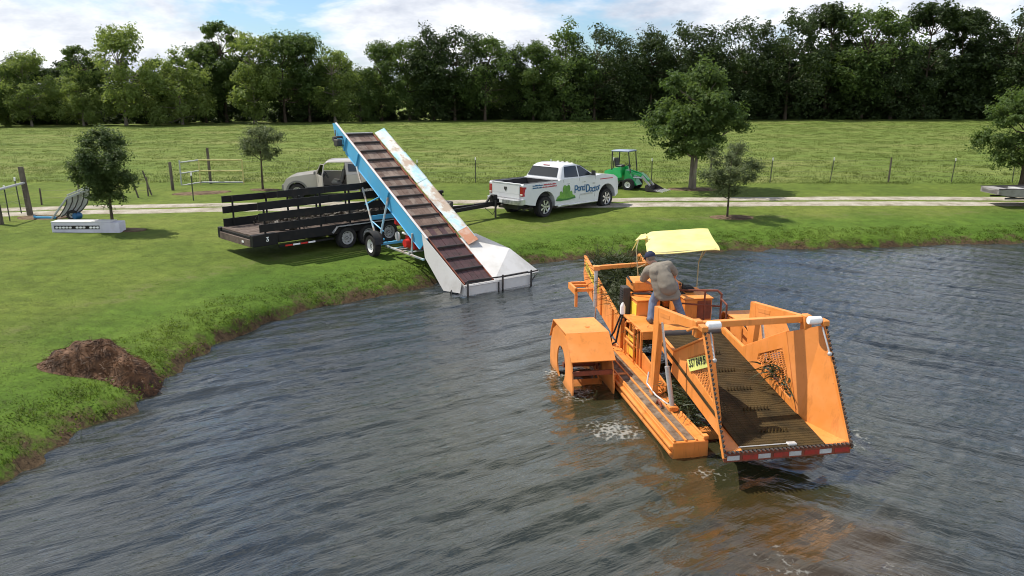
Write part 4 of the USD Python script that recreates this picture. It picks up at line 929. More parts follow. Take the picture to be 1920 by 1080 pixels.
def wheel(parent, c, r, w, side, rimr=None, rim=None, spokes=0, name='wheel'):
    """axis along local y; side = +1 / -1 tells which way the rim faces"""
    rimr = rimr or r * 0.6; rim = rim or M['galv']
    prof = [(rimr, -w / 2), (r * 0.93, -w / 2), (r * 0.985, -w * 0.38), (r, -w * 0.2), (r, w * 0.2), (r * 0.985, w * 0.38), (r * 0.93, w / 2), (rimr, w / 2), (rimr * 0.96, w * 0.2), (rimr * 0.96, -w * 0.2), (rimr, -w / 2)]
    ty = MB().lathe(prof, c, (0, 1, 0), 32)
    for k in range(36):
        a = 2 * math.pi * k / 36
        ty.bar(V(*c) + V(math.cos(a) * r * 0.995, -w * 0.42, math.sin(a) * r * 0.995), V(*c) + V(math.cos(a + .05) * r * 0.995, w * 0.42, math.sin(a + .05) * r * 0.995), 0.02, 0.014, up=(math.cos(a), 0, math.sin(a)), ch=0.003)
    wp = part(parent, name, ty, M['tyre'])
    s = side; q = V(*c)
    rm = MB()
    if spokes:
        rm.lathe([(rimr * 0.88, w * 0.30), (rimr * 0.98, w * 0.46), (rimr * 1.02, w * 0.46), (rimr * 0.98, w * 0.20), (rimr * 0.88, w * 0.30)], q, (0, s, 0), 32)
        for k in range(spokes):
            a = 2 * math.pi * k / spokes
            d = V(math.cos(a), 0, math.sin(a)); t = V(-math.sin(a), 0, math.cos(a))
            rm.hull([q + d * rimr * 0.15 + t * rimr * 0.10 + V(0, s * w * 0.40, 0), q + d * rimr * 0.15 - t * rimr * 0.10 + V(0, s * w * 0.40, 0), q + d * rimr * 0.95 + t * rimr * 0.15 + V(0, s * w * 0.42, 0), q + d * rimr * 0.95 - t * rimr * 0.15 + V(0, s * w * 0.42, 0),
                     q + d * rimr * 0.15 + V(0, s * w * 0.25, 0), q + d * rimr * 0.95 + V(0, s * w * 0.25, 0)])
        rm.lathe([(0, w * 0.44), (rimr * 0.16, w * 0.43), (rimr * 0.2, w * 0.36), (0, w * 0.3)], q, (0, s, 0), 20)
        part(wp, 'brake_disc', MB().lathe([(0, w * 0.1), (rimr * 0.8, w * 0.1), (rimr * 0.8, w * 0.04), (0, w * 0.04)], q, (0, s, 0), 24), M['dark_metal'])
    else:
        rm.lathe([(0, w * 0.26), (rimr * 0.30, w * 0.28), (rimr * 0.36, w * 0.12), (rimr * 0.62, w * 0.16), (rimr * 0.80, w * 0.10), (rimr * 0.86, w * 0.36), (rimr * 1.0, w * 0.47), (rimr * 1.03, w * 0.46), (rimr * 1.0, w * 0.1), (0, w * 0.05)], q, (0, s, 0), 32)
    rp = part(wp, 'rim', rm, rim)
    hb = MB()
    for k in range(6):
        a = 2 * math.pi * k / 6
        hb.lathe([(0, 0.02), (0.012, 0.02), (0.014, 0), (0, 0)], q + V(math.cos(a) * rimr * 0.22, s * w * (0.40 if spokes else 0.27), math.sin(a) * rimr * 0.22), (0, s, 0), 6)
    if not spokes:
        for k in range(8):
            a = 2 * math.pi * (k + .5) / 8
            hb.lathe([(0, 0.004), (rimr * 0.085, 0.004), (rimr * 0.085, 0), (0, 0)], q + V(math.cos(a) * rimr * 0.70, s * (w * 0.13 + .003), math.sin(a) * rimr * 0.70), (0, s, 0), 8)
    part(wp, 'hub', hb, M['dark_metal'], kind='stuff')
    return wp


# ------------------------------------------------------------------ shore conveyor: x runs up the belt, y is its near (blue) side
cy = thing('shore_conveyor', 'tall blue slatted conveyor on wheels with white funnel mouth dipping into the pond', 'conveyor', (-0.95, 21.75, 0), 126.87)
bzc = lambda x: 0.35 + 0.535 * x
CA = math.atan(0.535); cu = V(math.cos(CA), 0, math.sin(CA)); cn_ = V(-math.sin(CA), 0, math.cos(CA))
base = lambda x, y, h=0.0: V(x, y, bzc(x)) + cn_ * h
rc = random.Random(12)
bed = part(cy, 'conveyor_bed', MB().plate([base(-0.05, -0.5, -0.03), base(6.95, -0.5, -0.03), base(6.95, 0.5, -0.03), base(-0.05, 0.5, -0.03)], 0.03), M['dark_metal'])
n_seg = 15
for k in range(n_seg):
    xa, xb = 0.02 + k * 6.9 / n_seg, 0.02 + (k + 1) * 6.9 / n_seg
    for j in range(5):
        ya, yb = -0.46 + j * 0.186, -0.46 + (j + 1) * 0.186 - 0.008
        h = rc.uniform(0.0, 0.008)
        mt = M['plank_wet'] if k < 4 or (k == 4 and j % 2) else (M['plank_a'] if rc.random() < 0.6 else M['plank_b'])
        part(bed, 'plank', MB().plate([base(xa + 0.015, ya, h), base(xb - 0.015, ya, h), base(xb - 0.015, yb, h), base(xa + 0.015, yb, h)], 0.02), mt, smooth=False)
    part(bed, 'cleat', MB().bar(base(xb, -0.47, 0.045), base(xb, 0.47, 0.045), 0.035, 0.075, up=tuple(cn_)), M['dark_metal'])
for y in (-0.485, 0.485):
    part(bed, 'drive_chain', MB().bar(base(-0.05, y, 0.02), base(6.95, y, 0.02), 0.03, 0.05, up=tuple(cn_)), M['rust_red'])
for y in (0.56, -0.53):
    sb = part(cy, 'side_beam', MB().plate([base(1.78, y, 0.06 if y > 0 else -0.02), base(7.55 if y > 0 else 6.9, y, 0.06 if y > 0 else -0.02), base(7.75 if y > 0 else 6.95, y, -0.06), base(7.42 if y > 0 else 6.9, y, -0.40), base(6.6, y, -0.45), base(1.95, y, -0.45)], 0.03), M['blue'])
    part(sb, 'beam_flange', MB().bar(base(1.8, y, 0.07 if y > 0 else 0.0), base(7.58 if y > 0 else 6.92, y, 0.07 if y > 0 else 0.0), 0.075, 0.02, up=tuple(cn_)), M['white_sheet'] if y > 0 else M['rust_red'])
    part(sb, 'beam_flange', MB().bar(base(1.95, y, -0.46), base(6.65, y, -0.46), 0.075, 0.02, up=tuple(cn_)), M['blue'])
    if y > 0:
        for xx in (3.95, 5.9, 6.75):
            part(sb, 'gusset', MB().bar(base(xx, y + 0.03, -0.44), base(xx, y + 0.03, 0.05), 0.06, 0.03), M['blue'])
for k in range(4):                                              # far side: battered flared sheets
    x0, x1 = 6.95 - k * 1.375, 6.95 - (k + 1) * 1.375 + 0.01
    dz = 0.012 * (k % 2); q = rc.uniform(-0.02, 0.02)
    part(cy, 'side_sheet', MB().plate([base(x0, -0.55, 0.06 + dz), base(x1, -0.55, 0.06 + dz), base(x1, -0.86 + q, 0.23 + dz), base(x0, -0.86 + q, 0.23 + dz)], 0.012).bar(base(x0, -0.86 + q, 0.23 + dz), base(x1, -0.86 + q, 0.23 + dz), 0.02, 0.03, ch=0.003), M['weathered_blue'])
part(cy, 'side_sheet', MB().plate([base(1.9, -0.552, 0.085), base(1.32, -0.552, 0.085), base(1.32, -0.85, 0.25), base(1.9, -0.86, 0.25)], 0.014), M['rust_sheet'], label='rusty brown sheet at the lower end')
# white mouth
part(cy, 'mouth_wing', MB().plate([(2.02, 0.585, 1.47), (1.80, 0.60, 0.80), (0.80, 0.62, 0.02), (0.0, 0.60, 0.10), (-0.06, 0.55, 0.40)], 0.014), M['white_sheet'])
A_, B_, C_, D_, E_, F_ = (1.72, -0.50, 1.28), (1.42, -0.90, 1.42), (0.68, -1.60, 1.00), (0.05, -2.22, 0.33), (-0.10, -1.80, 0.34), (-0.10, -0.50, 0.335)
mw = part(cy, 'mouth_wing', MB().plate([A_, B_, C_], 0.012).plate([A_, C_, F_], 0.012).plate([F_, C_, E_], 0.012).plate([E_, C_, D_], 0.012), M['white_sheet'], smooth=12)
part(cy, 'mouth_box', MB().box(-0.13, -0.08, -1.80, 0.52, 0.03, 0.335, 0.006).plate([(-0.1, 0.52, 0.03), (-0.1, 0.52, 0.33), (0.5, 0.56, 0.55), (0.5, 0.56, 0.1)], 0.01), M['white_sheet'])
part(cy, 'mouth_rim', MB().bar((-0.14, -0.62, 0.30), (-0.14, 0.50, 0.30), 0.03, 0.02), M['white_sheet'])
tr_ = part(cy, 'mouth_rail', MB().bar((-0.20, 0.47, 0.47), (-0.20, -0.70, 0.43), 0.03, 0.04).bar((-0.20, -0.70, 0.43), (-0.20, -1.62, 0.44), 0.05, 0.05).bar((-0.20, -1.62, 0.42), (-0.20, -1.98, 0.44), 0.03, 0.04), M['dark_metal'])
for y in (0.47, -0.72, -1.74):
    part(tr_, 'rail_post', MB().bar((-0.19, y, 0.48), (-0.19, y, -0.35), 0.045, 0.045, up=(1, 0, 0)), M['dark_metal'])
part(tr_, 'strut', MB().bar((-0.19, -1.74, 0.14), (-0.05, -2.05, 0.30), 0.03), M['dark_metal'])
part(tr_, 'strut', MB().bar((0.4, 0.62, 0.12), (0.55, 0.75, -0.25), 0.025), M['dark_metal'])
part(tr_, 'strut', MB().bar((0.4, 0.62, 0.12), (0.2, 0.80, -0.25), 0.025), M['dark_metal'])
part(tr_, 'strut', MB().bar((-0.16, -0.60, 0.28), (-0.16, -0.60, -0.3), 0.035), M['dark_metal'])
# undercarriage
gzc = 0.56
part(cy, 'axle', MB().bar((3.95, -1.15, gzc + 0.36), (3.95, 1.15, gzc + 0.36), 0.08, 0.08).bar((3.95, 0.86, gzc + 0.52), (3.95, 1.05, gzc + 0.52), 0.3, 0.06), M['blue'])
for y in (1.19, -1.19):
    wheel(cy, (3.95, y, gzc + 0.335), 0.335, 0.21, 1 if y > 0 else -1, 0.205, M['white'])
    part(cy, 'mudguard', MB().prism(Polygon([(3.95 + 0.42 * math.cos(a), gzc + 0.36 + 0.42 * math.sin(a)) for a in np.linspace(0.15, math.pi - 0.15, 12)] + [(3.95 + 0.40 * math.cos(a), gzc + 0.36 + 0.40 * math.sin(a)) for a in np.linspace(math.pi - 0.15, 0.15, 12)]), 'y', y - 0.13, y + 0.13).prism(Polygon([(3.55, gzc + .5), (3.6, gzc + .72), (3.8, gzc + .77), (4.1, gzc + .77), (4.3, gzc + .72), (4.36, gzc + .5)]), 'y', y - (0.15 if y > 0 else -0.12), y - (0.12 if y > 0 else -0.15)), M['black'])
for y in (0.60, -0.60):
    s = 1 if y > 0 else -1
    part(cy, 'leg', MB().tube((6.05, y, bzc(6.05) - 0.48), (4.12, s * 0.98, gzc + 0.50), 0.032), M['weathered_blue'])
    part(cy, 'leg', MB().tube((3.98, y, bzc(3.98) - 0.15), (3.95, s * 0.96, gzc + 0.48), 0.034), M['weathered_blue'])
    part(cy, 'brace', MB().tube((5.15, s * 0.80, 2.0), (4.55, y, bzc(4.55) - 0.5), 0.022), M['blue'])
    part(cy, 'brace', MB().tube((4.6, s * 0.88, 1.55), (3.98, s * 0.8, 1.30), 0.022), M['blue'])
    part(cy, 'base_rail', MB().bar((3.95, s * 0.75, gzc + 0.28), (1.9, y, 0.72), 0.055, 0.055), M['weathered_blue'])
for k in range(4):
    x = 3.5 - 0.28 * k
    part(cy, 'base_slat', MB().bar((x, -0.7, gzc + 0.27), (x, 0.7, gzc + 0.27), 0.07, 0.03), M['weathered_blue'])
part(cy, 'cross_tie', MB().bar((4.75, -0.85, 1.62), (4.75, 0.85, 1.62), 0.05, 0.14), M['blue'])
en = part(cy, 'engine', MB().box(2.75, 3.25, -0.05, 0.46, 0.86, 1.26, 0.03).lathe([(0, 0.16), (0.12, 0.16), (0.14, 0), (0, 0)], (3.0, 0.46, 1.04), (0, 1, 0), 18), M['red'])
part(en, 'engine_cover', MB().box(2.85, 3.35, -0.05, 0.52, 1.27, 1.34, 0.02), M['white_sheet'])
part(en, 'engine_post', MB().bar((2.62, 0.60, 0.74), (2.55, 0.60, 1.42), 0.05, 0.05, up=(1, 0, 0)), M['weathered_blue'])
part(en, 'pulley', MB().lathe([(0, 0.03), (0.14, 0.03), (0.15, 0), (0, 0)], (3.62, 0.50, 1.16), (0, 1, 0), 24), M['galv'])
part(cy, 'gear_case', MB().box(3.45, 3.85, 0.15, 0.50, 1.50, 1.80, 0.03), M['red'])
part(cy, 'head_shaft', MB().tube(base(7.02, -0.62, -0.1), base(7.02, 0.78, -0.1), 0.04).tube(base(7.02, -0.5, -0.1), base(7.02, 0.5, -0.1), 0.11, n=16), M['dark_metal'])
part(cy, 'head_motor', MB().box(6.95, 7.25, 0.62, 0.82, 3.72, 3.95, 0.03).lathe([(0, 0.1), (0.08, 0.1), (0.1, 0), (0, 0)], (7.3, 0.7, 3.95), (0, 1, 0), 14).bar((7.5, 0.62, 4.22), (7.1, 0.80, 3.7), 0.04, 0.06), M['dark_metal'])
part(cy, 'head_plate', MB().plate([base(7.0, -0.5, 0.05), base(7.08, -0.5, 0.0), base(7.08, 0.5, 0.0), base(7.0, 0.5, 0.05)], 0.02), M['galv'])

# ------------------------------------------------------------------ black slat sided trailer: x forward to the hitch, y to its far side
TZ = 0.62
M['black_paint'] = paint('black_board', (0.007, 0.007, 0.0072), 0.6, (0.028, 0.022, 0.018), 0.45, 3.0, spec=0.25, bump=0.3, bscale=25, var=0.3)
M['bed_wood'] = paint('trailer_bed_wood', (0.12, 0.085, 0.065), 0.85, (0.06, 0.04, 0.03), 0.6, 4.0, bump=0.5, bscale=30)
tl = thing('slat_trailer', 'long black slat sided trailer with three axles, hitched to the white pickup', 'trailer', (-7.57, 23.03, TZ), 44)
TW = 2.12
part(tl, 'chassis', MB().box(0.1, 5.9, 0.10, 0.20, 0.46, 0.62, 0.008).box(0.1, 5.9, TW - 0.20, TW - 0.10, 0.46, 0.62, 0.008).box(0.0, 0.14, 0.0, TW + 0.1, 0.50, 0.74, 0.01).box(5.8, 5.95, 0, TW, 0.5, 0.75, 0.01), M['black_paint'])
for k in range(12):
    y0 = 0.03 + k * (TW - 0.06) / 12
    part(tl, 'bed_plank', MB().box(0.02, 5.85, y0, y0 + (TW - 0.06) / 12 - 0.012, 0.745, 0.785 + 0.004 * (k % 3), 0.004), M['bed_wood'])
part(tl, 'side_rail', MB().box(0.78, 5.9, -0.03, 0.03, 0.50, 0.76, 0.01).box(0.72, 5.9, -0.02, 0.02, 0.62, 0.80, 0.01), M['black_paint'])
part(tl, 'side_rail', MB().box(0.1, 5.9, TW - 0.03, TW + 0.03, 0.50, 0.80, 0.01), M['black_paint'])
part(tl, 'lower_rail', MB().box(0.8, 2.7, -0.02, 0.03, 0.34, 0.40, 0.006), M['black_paint'])
for k in range(4):
    part(tl, 'reflector', MB().box(1.0 + 0.26 * k, 1.24 + 0.26 * k, -0.034, -0.021, 0.345, 0.395, 0.002), M['red'] if k % 2 == 0 else M['white'], label='red reflector' if k % 2 == 0 else 'white reflector')
tb = part(tl, 'tail_box', MB().box(-0.04, 0.76, -0.06, 0.12, 0.45, 0.80, 0.015), M['black_paint'])
tx = meshkit.text_mesh('3', 0.13, 0.004, bold=True)
T = np.eye(4); T[:3, 0], T[:3, 1], T[:3, 2], T[:3, 3] = V(1, 0, 0), V(0, 0, 1), V(0, -1, 0), V(0.36, -0.061, 0.58)
tx.apply_transform(T); part(tb, 'numeral', tx, M['white'], smooth=False)
part(tl, 'tail_box', MB().box(-0.04, 0.10, TW - 0.05, TW + 0.16, 0.45, 0.79, 0.015), M['black_paint'])
part(tl, 'tail_board', MB().box(-0.05, -0.005, 0.12, TW, 0.44, 0.66, 0.01), M['bed_wood'])
part(tl, 'tail_lamp', MB().box(-0.06, -0.048, 0.5, 0.62, 0.52, 0.58, 0.003), M['white'])
rt = random.Random(8)
for y, bands, x0 in ((0.0, ((0.86, 1.09, 0.22), (1.19, 1.42, 0.22), (1.52, 1.75, 0.22), (1.83, 2.03, 0.86)), 0), (TW, ((0.80, 1.04, 0.10), (1.20, 1.41, 0.10), (1.53, 1.73, 0.10)), 0)):
    s = -1 if y == 0 else 1
    for za, zb, xs_ in (bands):
        cuts = [xs_, 2.6 + rt.uniform(-.3, .3), 4.3 + rt.uniform(-.2, .2), 5.9]
        for a, b in zip(cuts[:-1], cuts[1:]):
            sag = rt.uniform(-0.012, 0.012)
            part(tl, 'side_board', MB().plate([(a + 0.004, y - s * 0.0, za + sag), (b - 0.004, y, za - sag * .5), (b - 0.004, y, zb - sag * .5), (a + 0.004, y, zb + sag)], 0.035), M['black_paint'])
    for x in (0.42, 1.55, 2.3, 3.35, 4.5, 5.75):
        part(tl, 'stake', MB().bar((x, y - s * 0.045, 0.6), (x, y - s * 0.045, (2.0 if x > 0.9 else 1.74) if y == 0 else 1.72), 0.05, 0.05, up=(1, 0, 0)), M['black_paint'])
    for k, x in enumerate((3.15, 3.96, 4.77)):
        wheel(tl, (x, 0.02 if y == 0 else TW - 0.02, 0.345), 0.345, 0.22, s, 0.215, M['galv'])
    part(tl, 'mudguard', MB().plate([(2.62, y, 0.56), (2.80, y, 0.74), (2.80, y + s * -0.0 + s * 0.13, 0.74), (2.62, y + s * 0.13, 0.56)], 0.01).plate([(2.80, y - s * .12, 0.742), (5.1, y - s * .12, 0.742), (5.1, y + s * 0.14, 0.742), (2.80, y + s * 0.14, 0.742)], 0.012), M['galv'] if y == 0 else M['black_paint'])
for x in (3.15, 3.96, 4.77):
    part(tl, 'axle', MB().tube((x, 0.05, 0.345), (x, TW - 0.05, 0.345), 0.04), M['black_paint'])
cyv = TW / 2
part(tl, 'tongue', MB().bar((5.9, 0.35, 0.58), (10.4, cyv, 0.58), 0.09, 0.14).bar((5.9, TW - 0.35, 0.58), (10.4, cyv, 0.58), 0.09, 0.14).bar((9.6, cyv, 0.60), (10.95, cyv, 0.60), 0.16, 0.17), M['black_paint'])
part(tl, 'coupler', MB().box(10.45, 10.66, cyv - 0.12, cyv + 0.12, 0.50, 0.95, 0.02).bar((10.45, cyv, 0.95), (10.1, cyv, 0.62), 0.07), M['black_paint'])
part(tl, 'jack', MB().tube((10.5, cyv - 0.16, 0.75), (10.5, cyv - 0.16, 0.02), 0.04).box(10.43, 10.57, cyv - .23, cyv - .09, 0.0, 0.02, 0.004), M['dark_metal'])
part(tl, 'safety_chain', MB().path([(10.7, cyv - 0.1, 0.58), (10.3, cyv - 0.22, 0.22), (10.0, cyv - 0.1, 0.5)], 0.012, n=6), M['dark_metal'])
part(tl, 'front_rack', MB().box(7.1, 7.9, 0.5, 1.6, 0.64, 0.74, 0.01).box(7.25, 7.75, 0.7, 1.2, 0.74, 1.08, 0.02), M['dark_metal'])
part(tl, 'winch', MB().box(8.0, 8.35, cyv - 0.2, cyv + 0.2, 0.66, 0.92, 0.03).tube((8.15, cyv - 0.3, 0.82), (8.15, cyv + 0.3, 0.82), 0.08), M['dark_metal'])
part(tl, 'front_jack', MB().tube((7.35, 0.35, 0.5), (7.35, 0.35, 1.42), 0.045).box(7.27, 7.43, 0.27, 0.43, 1.36, 1.46, 0.02).tube((7.35, 0.2, 1.3), (7.35, 0.5, 1.3), 0.02), M['black_paint'])
# trash lying on the bed
r4 = np.random.default_rng(5)
m = MB()
for k in range(150):
    x, y = r4.uniform(0.9, 5.7), r4.uniform(0.15, TW - 0.15); s_ = r4.uniform(0.04, 0.14)
    m.obox((x, y, 0.80 + s_ * 0.3 + (0.2 if x > 2.5 else 0.05) * r4.uniform(0, 1)), (s_ * 2.2, s_, s_ * 0.6), r4.uniform(0, 360, 3), 0.01)
st = strands(r4, 900, ((1.0, 5.7), (0.12, TW - 0.12), (0.79, 0.98)), 0.15, 0.5, 0.018, 0.35, 0.6)
m.add(st); dm = m.mesh()
a = math.radians(44); R2 = np.array([[math.cos(a), -math.sin(a), 0], [math.sin(a), math.cos(a), 0], [0, 0, 1]])
dm.vertices = dm.vertices @ R2.T + V(-7.57, 23.03, TZ)
M['dry_weed'] = leaf_mat('dry_weed', (0.10, 0.085, 0.06), (0.24, 0.20, 0.15), 0.1, 0.5)
top('trailer_debris', dm, M['dry_weed'], 'loose dried weed and rubbish lying on the trailer bed', 'debris', kind='stuff', smooth=False)
# ------------------------------------------------------------------ vehicles
def car_paint(name, c, rough=0.3):
    return paint(name, c, rough, tuple(x * 0.8 for x in c), 0.25, 1.5, spec=0.5, bump=0.03, var=0.04, coat=0.6)
M['truck_white'] = car_paint('truck_white', (0.60, 0.605, 0.61))
M['truck_tan'] = car_paint('truck_tan', (0.40, 0.37, 0.325), 0.4)
M['truck_tan_low'] = car_paint('truck_tan_lower', (0.13, 0.125, 0.125), 0.45)
M['glass'] = usdkit.material(stage, '/World/Looks/tinted_glass_look', {'p': ('principled_bsdf', {'base_color': (0.012, 0.015, 0.018), 'roughness': 0.06, 'specular_ior_level': 0.6})}, [], surface='p.BSDF')
M['clear_glass'] = usdkit.material(stage, '/World/Looks/clear_glass_look', {'t': ('transparent_bsdf', {'color': (0.62, 0.66, 0.66)}), 'g': ('glossy_bsdf', {'roughness': 0.03, 'color': (0.9, 0.9, 0.9)}), 'f': ('fresnel', {'IOR': 1.5}), 'm': ('mix_closure', {})},
                                   [('f.fac', 'm.fac'), ('t.BSDF', 'm.closure1'), ('g.BSDF', 'm.closure2')], surface='m.closure')
M['lamp_red'] = paint('red_lens', (0.28, 0.010, 0.012), 0.15, (0.2, 0.01, 0.01), 0.1, 5.0, coat=0.6)
M['lamp_clear'] = paint('clear_lens', (0.65, 0.62, 0.52), 0.15, (0.5, 0.48, 0.42), 0.2, 5.0, coat=0.6)
M['bed_liner'] = paint('black_liner', (0.018, 0.018, 0.02), 0.7, (0.05, 0.045, 0.04), 0.4, 4.0, bump=0.5)
M['frog_green'] = paint('frog_green', (0.14, 0.30, 0.045), 0.4, (0.06, 0.17, 0.03), 0.6, 2.5, bump=0.02)
M['frog_dark'] = paint('frog_dark_green', (0.035, 0.13, 0.030), 0.4, (0.02, 0.09, 0.02), 0.3, 3.0, bump=0.02)
M['sign_blue'] = paint('sign_blue', (0.012, 0.085, 0.20), 0.4, (0.01, 0.12, 0.20), 0.3, 3.0, bump=0.02)
M['sign_red'] = paint('sign_red', (0.42, 0.05, 0.07), 0.4, (0.42, 0.10, 0.12), 0.3, 3.0, bump=0.02)
M['cloth_grey'] = paint('grey_cloth', (0.11, 0.105, 0.095), 0.9, (0.06, 0.055, 0.05), 0.4, 5.0)
M['plastic_dark'] = paint('dark_plastic', (0.025, 0.025, 0.026), 0.5, (0.04, 0.04, 0.04), 0.3, 5.0)


def to_man(m):
    return m3.Manifold(m3.Mesh(np.asarray(m.vertices, np.float32), np.asarray(m.faces, np.uint32)))


def body_shell(prof, hw, arches, z_belt, tumble=0.06, cut=None, crown=0.0):
    """side profile (x, z) extruded across, wheel arches cut out, sides curving in above and below the shoulder"""
    pol = Polygon(prof)
    for (x, z, r) in arches:
        pol = pol.difference(Point(x, z).buffer(r, 24)).difference(Polygon([(x - r, z), (x + r, z), (x + r, z - 2), (x - r, z - 2)]))
    pol = shapely.geometry.polygon.orient(pol.geoms[0] if hasattr(pol, 'geoms') else pol)
    man = m3.CrossSection([np.array(pol.exterior.coords)[:-1]]).extrude(2 * hw).rotate((90, 0, 0)).translate((0, hw, 0))
    if cut is not None:
        man = man - cut
    man = man.refine_to_length(0.16)
    k = man.to_mesh(); v = np.array(k.vert_properties[:, :3], float); f = np.array(k.tri_verts)
    t = v[:, 2] - z_belt
    s = 1 - tumble * np.where(t > 0, np.clip(t, 0, 1) * 0.55, np.clip(-t, 0, 1) ** 2 * 0.35)
    xm, xM = min(p[0] for p in prof), max(p[0] for p in prof)
    e = np.clip((np.abs(v[:, 0] - (xm + xM) / 2) - (xM - xm) / 2 + 0.35) / 0.35, 0, 1)
    s = s * (1 - 0.06 * e ** 2)
    v[:, 1] *= s
    return trimesh.Trimesh(v, f, process=False)


def ring_rect(x, y0, y1, z0, z1):
    return [(x, y0, z0), (x, y1, z0), (x, y1, z1), (x, y0, z1)]


def glass_quad(pts, out, t=0.012):
    """pane set proud of the body along out"""
    pts = [V(*p) + V(*out) * 0.004 for p in pts]
    return MB().plate(pts, t)


def place_text(txt, h, o, ax, up, width=None, bold=True, depth=0.004):
    tx = meshkit.text_mesh(txt, h, depth, bold=bold)
    ax, up = V(*ax), V(*up); n = np.cross(ax, up)
    k = 1.0 if width is None else width / tx.extents[0]
    T = np.eye(4); T[:3, 0], T[:3, 1], T[:3, 2], T[:3, 3] = ax * k, up, n, o
    tx.apply_transform(T); return tx


# ---- white crew cab pickup: x forward from the rear axle, y to its left
wt = thing('pickup_truck', 'white crew cab pickup with blue sign lettering towing the black trailer', 'pickup', (0.62, 31.87, 0.665), 44.5)
HW = 1.0
prof = [(-1.18, 0.62), (-1.20, 1.33), (-1.16, 1.385), (0.80, 1.385), (0.84, 1.41), (3.05, 1.42), (3.4, 1.455), (4.2, 1.38), (4.50, 1.24), (4.60, 0.95), (4.60, 0.55), (4.3, 0.42), (3.2, 0.40), (0.5, 0.40), (-0.6, 0.52)]
bedcut = m3.Manifold.cube((1.86, 1.62, 0.60)).translate((-1.10, -0.81, 0.80))
ab = part(wt, 'body', body_shell(prof, HW, [(0, 0.47, 0.56), (3.78, 0.47, 0.56)], 1.15, 0.09, bedcut), M['truck_white'], smooth=28)
part(ab, 'bed_liner', MB().box(-1.095, 0.755, -0.805, 0.805, 0.80, 0.83, 0).box(-1.095, 0.755, -0.808, -0.79, 0.83, 1.37, 0).box(-1.095, 0.755, 0.79, 0.808, 0.83, 1.37, 0).box(0.735, 0.757, -0.79, 0.79, 0.83, 1.37, 0).box(-1.097, -1.08, -0.79, 0.79, 0.83, 1.36, 0), M['bed_liner'])
for s in (-1, 1):
    part(ab, 'bed_rail_cap', MB().box(-1.14, 0.76, s * 0.88 - 0.07, s * 0.88 + 0.07, 1.386, 1.402, 0.006), M['bed_liner'])
part(ab, 'toolbox', MB().box(0.45, 0.74, -0.75, 0.75, 0.83, 1.15, 0.02), M['bed_liner'])
# cab
rg = lambda x, w, z: [(x, -w, z), (x, w, z)]
cabm = MB()
low = [(0.80, 0.95), (3.06, 0.95)]
sec = [  # z, x rear, x front, half width
    (1.40, 0.80, 3.16, 0.955), (1.46, 0.82, 3.06, 0.94), (1.86, 1.05, 2.34, 0.80), (1.94, 1.14, 2.14, 0.755), (1.985, 1.32, 1.95, 0.66), (1.995, 1.45, 1.85, 0.45)]
rings = []
for z, xr, xf, w in sec:
    c = 0.10 if z < 1.9 else 0.18
    rings.append(np.array([(xr, -w + c, z), (xr + c, -w, z), (xf - c, -w, z), (xf, -w + c * 1.2, z), (xf, 0, z), (xf, w - c * 1.2, z), (xf - c, w, z), (xr + c, w, z), (xr, w - c, z), (xr, 0, z)]))
cabm.loft(rings)
cab = part(wt, 'cab', cabm, M['truck_white'], smooth=35)
zz = lambda z: np.array([np.interp(z, [q[0] for q in sec], [q[k] for q in sec]) for k in (1, 2, 3)])
def side_pt(x, z, s):
    return V(x, s * zz(z)[2], z)
